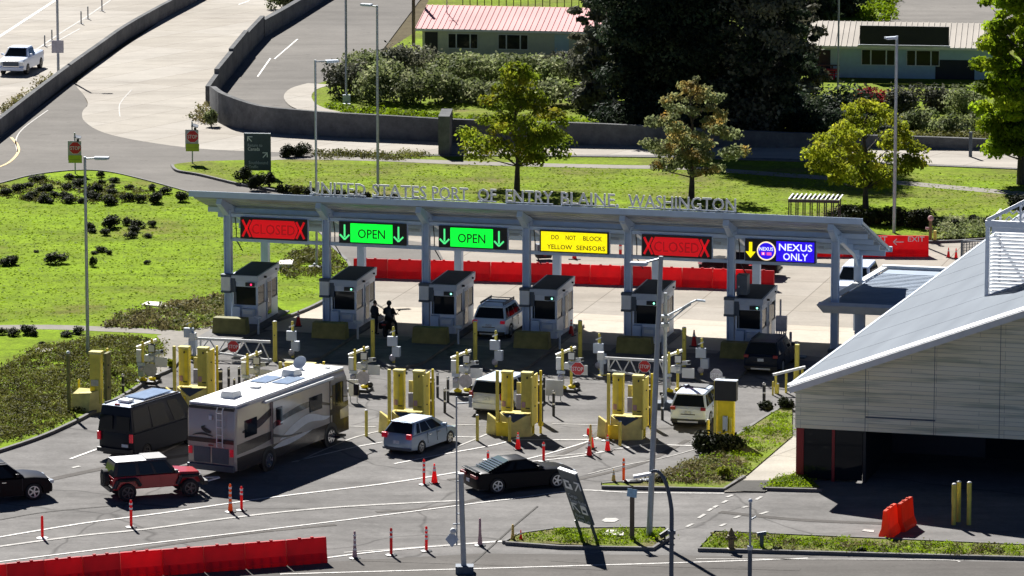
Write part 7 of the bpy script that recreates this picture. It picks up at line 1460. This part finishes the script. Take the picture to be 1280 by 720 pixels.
def patch_cover(label, poly, n, size, mm, hmax=.25, z=.09, name='ground_cover'):
    """leaves scattered over an area given by photo points"""
    W3 = [P(*p) for p in poly]; xs = [w.x for w in W3]; ys = [w.y for w in W3]; pts = []
    def inside(x, y):
        c = False; j = len(W3)-1
        for i in range(len(W3)):
            if ((W3[i].y > y) != (W3[j].y > y)) and (x < (W3[j].x-W3[i].x)*(y-W3[i].y)/(W3[j].y-W3[i].y)+W3[i].x): c = not c
            j = i
        return c
    O = Vector((sum(xs)/len(xs), sum(ys)/len(ys), 0)); m = max(40, n//28)
    while len(pts) < m:
        x = RNG.uniform(min(xs), max(xs)); y = RNG.uniform(min(ys), max(ys))
        if inside(x, y): pts.append((x-O.x, y-O.y, z+RNG.uniform(.02, hmax*.5)))
    leafmesh(name, pts, [(RNG.uniform(.25, .6), RNG.uniform(.25, .6), RNG.uniform(.3, 1)*hmax) for _ in pts], n, size, mm, .15, loc=O, tone=(.45, 1.3)); return tag(COL.objects[-1], label, 'ground cover' if name != 'grass' else 'grass', kind='stuff')
patch_cover('olive ground cover below the footpath at the left edge', [(-20, 560), (-20, 478), (40, 440), (110, 425), (170, 424), (205, 432), (200, 452), (186, 472), (150, 492), (110, 514), (60, 540), (20, 555)], 42000, .13, 'lf_cover', .26)
patch_cover('brown ground cover left of the leftmost booth', [(132, 411), (150, 396), (200, 385), (285, 372), (290, 402), (262, 412), (235, 416), (180, 413)], 9000, .17, 'lf_dry', .35)
patch_cover('ground cover by the plaza kerb under the canopy', [(350, 330), (380, 312), (418, 318), (432, 340), (400, 348), (352, 350)], 4500, .16, 'lf_cover', .3)
patch_cover('planting bed behind the two small cones', [(1165, 300), (1170, 278), (1240, 276), (1285, 290), (1285, 297), (1230, 299)], 6000, .17, 'lf_bramble', .4)
def tufts(label, poly, n, size, z=.09):
    W3 = [P(*p) for p in poly]; xs = [w.x for w in W3]; ys = [w.y for w in W3]; O = Vector((sum(xs)/len(xs), sum(ys)/len(ys), 0)); X = RNG.uniform(min(xs), max(xs), n); Y = RNG.uniform(min(ys), max(ys), n); c = np.zeros(n, bool); j = len(W3)-1
    for i in range(len(W3)):
        a, b = W3[i], W3[j]; hit = ((a.y > Y) != (b.y > Y)) & (X < (b.x-a.x)*(Y-a.y)/((b.y-a.y) or 1e-9)+a.x); c ^= hit; j = i
    X = X[c]-O.x; Y = Y[c]-O.y; n = len(X); a = RNG.uniform(0, PI, n); s_ = size*RNG.uniform(.5, 1.4, n); dx = np.cos(a)*s_/2; dy = np.sin(a)*s_/2; lx = RNG.normal(0, .4, n)*s_; ly = RNG.normal(0, .4, n)*s_; h = s_*RNG.uniform(.15, .4, n)
    vs = np.stack([np.stack([X-dx, Y-dy, np.full(n, z)], 1), np.stack([X+dx, Y+dy, np.full(n, z)], 1), np.stack([X+dx*.8+lx, Y+dy*.8+ly, z+h], 1), np.stack([X-dx*.8+lx, Y-dy*.8+ly, z+h], 1)], 1).reshape(-1, 3)
    me = bpy.data.meshes.new('grass'); me.vertices.add(4*n); me.vertices.foreach_set('co', vs.ravel()); me.loops.add(4*n); me.loops.foreach_set('vertex_index', np.arange(4*n)); me.polygons.add(n); me.polygons.foreach_set('loop_start', np.arange(0, 4*n, 4)); me.polygons.foreach_set('loop_total', np.full(n, 4)); me.update(); me.validate()
    t = np.repeat(RNG.uniform(.75, 1.2, n), 4); at = me.color_attributes.new('tone', 'FLOAT_COLOR', 'POINT'); at.data.foreach_set('color', np.stack([t, t, t, np.ones_like(t)], 1).astype('f').ravel()); me.materials.append(M['lf_grass'])
    o = bpy.data.objects.new('grass', me); COL.objects.link(o); o.location = O; tag(o, label, 'grass', kind='stuff')
tufts('short grass of the left lawn', [(-20, 405), (-20, 242), (60, 222), (130, 220), (240, 248), (330, 275), (400, 300), (420, 330), (390, 375), (290, 385), (130, 405)], 16000, .11)
tufts('short grass of the strip behind the canopy', [(225, 212), (350, 206), (640, 208), (900, 216), (1290, 220), (1290, 290), (1160, 295), (1000, 280), (640, 262), (420, 245)], 16000, .12)
patch_cover('weeds and grass on the large right island', [(985, 512), (930, 545), (880, 575), (835, 602), (902, 608), (932, 592), (988, 545)], 4200, .12, 'lf_grass', .22, z=.11, name='grass')
patch_cover('dry weeds at the near end of the large right island', [(800, 606), (850, 585), (900, 570), (935, 588), (902, 608)], 5500, .14, 'lf_dry', .25, z=.11)
patch_cover('grass on the small island', [(645, 679), (655, 671), (700, 667), (828, 666), (832, 672), (812, 684)], 3000, .11, 'lf_grass', .18, z=.11, name='grass')
patch_cover('dry weeds on the long bottom island', [(884, 688), (898, 671), (1290, 688), (1290, 699)], 2200, .12, 'lf_dry', .2, z=.11)
patch_cover('grass on the long bottom island', [(884, 688), (898, 671), (1290, 688), (1290, 699)], 5000, .11, 'lf_grass', .18, z=.11, name='grass')
patch_cover('grass at the red corner of the building', [(960, 611), (970, 602), (1003, 594), (1020, 610)], 1600, .12, 'lf_grass', .2, z=.11, name='grass')
patch_cover('bright grass at the foot of the hedge', [(405, 138), (412, 130), (440, 136), (560, 146), (730, 152), (780, 156), (770, 160), (560, 152), (440, 146)], 6000, .2, 'lf_grass', .3)
patch_cover('weeds in the gore by the stepped wall', [(236, 148), (258, 130), (268, 156), (284, 158), (250, 154)], 700, .2, 'lf_dry', .5)
patch_cover('weeds along the highway side of the concrete barrier', [(0, 150), (0, 140), (30, 122), (60, 98), (66, 98), (34, 126)], 900, .2, 'lf_dry', .6)
patch_cover('bright grass between the houses', [(1070, 28), (1085, 0), (1125, -10), (1118, 28)], 2500, .3, 'lf_grass', .8)
shrub((897, 566), 62, 30, 'spiky dark green bush on the right island beside the white SUV', 'lf_shrub', 2600, .2, name='yucca_bush'); shrub((905, 598), 16, 22, 'bright yellow-green sapling on the large right island', 'lf_lime', 500, .14, z=.1)
shrub((958, 512), 24, 12, 'dark low shrub left of the building corner on the grass island', 'lf_shrub', 600, .14); shrub((982, 512), 22, 18, 'dark low shrub right at the building corner', 'lf_shrub', 700, .14)
shrub((264, 158), 18, 26, 'leafy weed bush at the near end of the retaining wall', 'lf_bramble', 700, .2); shrub((212, 462), 12, 16, 'small bright green plant left of the second pair of yellow pillars', 'lf_lime', 350, .14)
shrub((971, 690), 14, 8, 'small dark plant on the long bottom island right of the stand pipe', 'lf_shrub', 300, .1); shrub((1077, 692), 12, 9, 'small dark plant on the long bottom island below the orange barriers', 'lf_shrub', 300, .1); shrub((354, 12), 44, 30, 'dark bush at the top edge beside the thick concrete barrier', 'lf_bramble', 1500, .25)
# the many small dark shrubs of the left lawn: three patterns, copied
LS = [(46, 226, 24, 10), (87, 224, 15, 9), (127, 222, 13, 9), (142, 228, 16, 8), (128, 231, 10, 8), (8, 244, 18, 10), (24, 240, 18, 12), (38, 247, 18, 10), (35, 236, 16, 9), (50, 240, 16, 9), (62, 238, 18, 10), (52, 253, 18, 12), (36, 250, 14, 9), (68, 246, 16, 9), (85, 237, 18, 10), (82, 248, 16, 10), (64, 254, 14, 8), (100, 234, 20, 12), (110, 247, 16, 10), (86, 254, 18, 12), (100, 254, 12, 8), (120, 241, 20, 12), (120, 250, 20, 12), (138, 235, 12, 6), (140, 256, 22, 14), (140, 243, 16, 9), (163, 237, 13, 7), (160, 252, 18, 12), (173, 253, 16, 12), (188, 238, 14, 9), (192, 254, 24, 16), (205, 242, 18, 10), (225, 252, 19, 15),
      (136, 285, 28, 18), (115, 288, 16, 12), (116, 291, 12, 7), (130, 294, 15, 10), (159, 282, 14, 12), (172, 285, 20, 13), (167, 290, 17, 10), (165, 298, 18, 9), (192, 284, 13, 10), (185, 297, 13, 7), (127, 315, 16, 9), (119, 318, 10, 5), (137, 318, 10, 7), (183, 330, 10, 6), (70, 329, 28, 16), (6, 332, 20, 12), (18, 331, 18, 14), (116, 333, 10, 14), (45, 316, 8, 4), (3, 418, 14, 10), (17, 420, 18, 12), (32, 418, 22, 14), (83, 421, 18, 9), (96, 418, 18, 11), (52, 433, 12, 8), (42, 420, 12, 10)]
protos = []
for i in range(4):
    t = thing('lawn_shrub', (0, 0, 0), 0, 'x', 'shrub', 'small dark shrubs on the left lawn'); cs = [(RNG.uniform(-.34, .34), RNG.uniform(-.34, .34), RNG.uniform(.25, .6)) for _ in range(8)]
    leafmesh('foliage', cs, [(.27, .27, .30)]*8, 1100, .12, 'lf_shrub', .6, parent=t, tone=(.5, 1.3)); mb = MB(); [mb.tube((0, 0, 0), Vector(c)*.9, .03, 'bark', .01, 4, False) for c in cs[:5]]; mb.build('stem', t); protos.append(t)
used = set()
ZN = [('in the dense bed along the upper lawn edge', lambda x, y: y < 260), ('in loose group amid the left lawn', lambda x, y: 260 <= y < 300), ('in the sparse lower group on the left lawn', lambda x, y: 300 <= y < 400), ('along the footpath at the left edge', lambda x, y: y >= 400)]
for (nm, f) in ZN:
    zz = sorted([q for q in LS if f(q[0], q[1])]); n = len(zz)
    big = n > 16
    for k, (x, y, a, b) in enumerate(zz):
        i = RNG.integers(4); p = protos[i]; s = SCL(x, y)
        if big:
            q = ('left end', 'left middle', 'right middle', 'right end')[min(3, k*4//n)]; sub = [z for kk, z in enumerate(zz) if min(3, kk*4//n) == min(3, k*4//n)]; lab = 'small dark shrub, '+ordn(sub.index((x, y, a, b)), len(sub))+', '+q+' of dense bed by upper lawn edge'
        else: lab = 'small dark shrub, '+ordn(k, n)+' '+nm
        o = p if i not in used else copy_tree(p); used.add(i); o.location = P(x, y, .08); o.rotation_euler = (0, 0, RNG.uniform(0, 6)); o.scale = (a/s*.95, a/s*.95, b/s*1.05); o['label'] = lab
for i, p in enumerate(protos):
    if i not in used:
        for ch in list(p.children): bpy.data.objects.remove(ch)
        bpy.data.objects.remove(p)
patch_cover('mulch and low leaves between the small shrubs of the lawn bed', [(0, 250), (0, 236), (60, 228), (120, 232), (200, 242), (225, 252), (140, 258), (60, 256)], 5000, .15, 'lf_cover', .2)
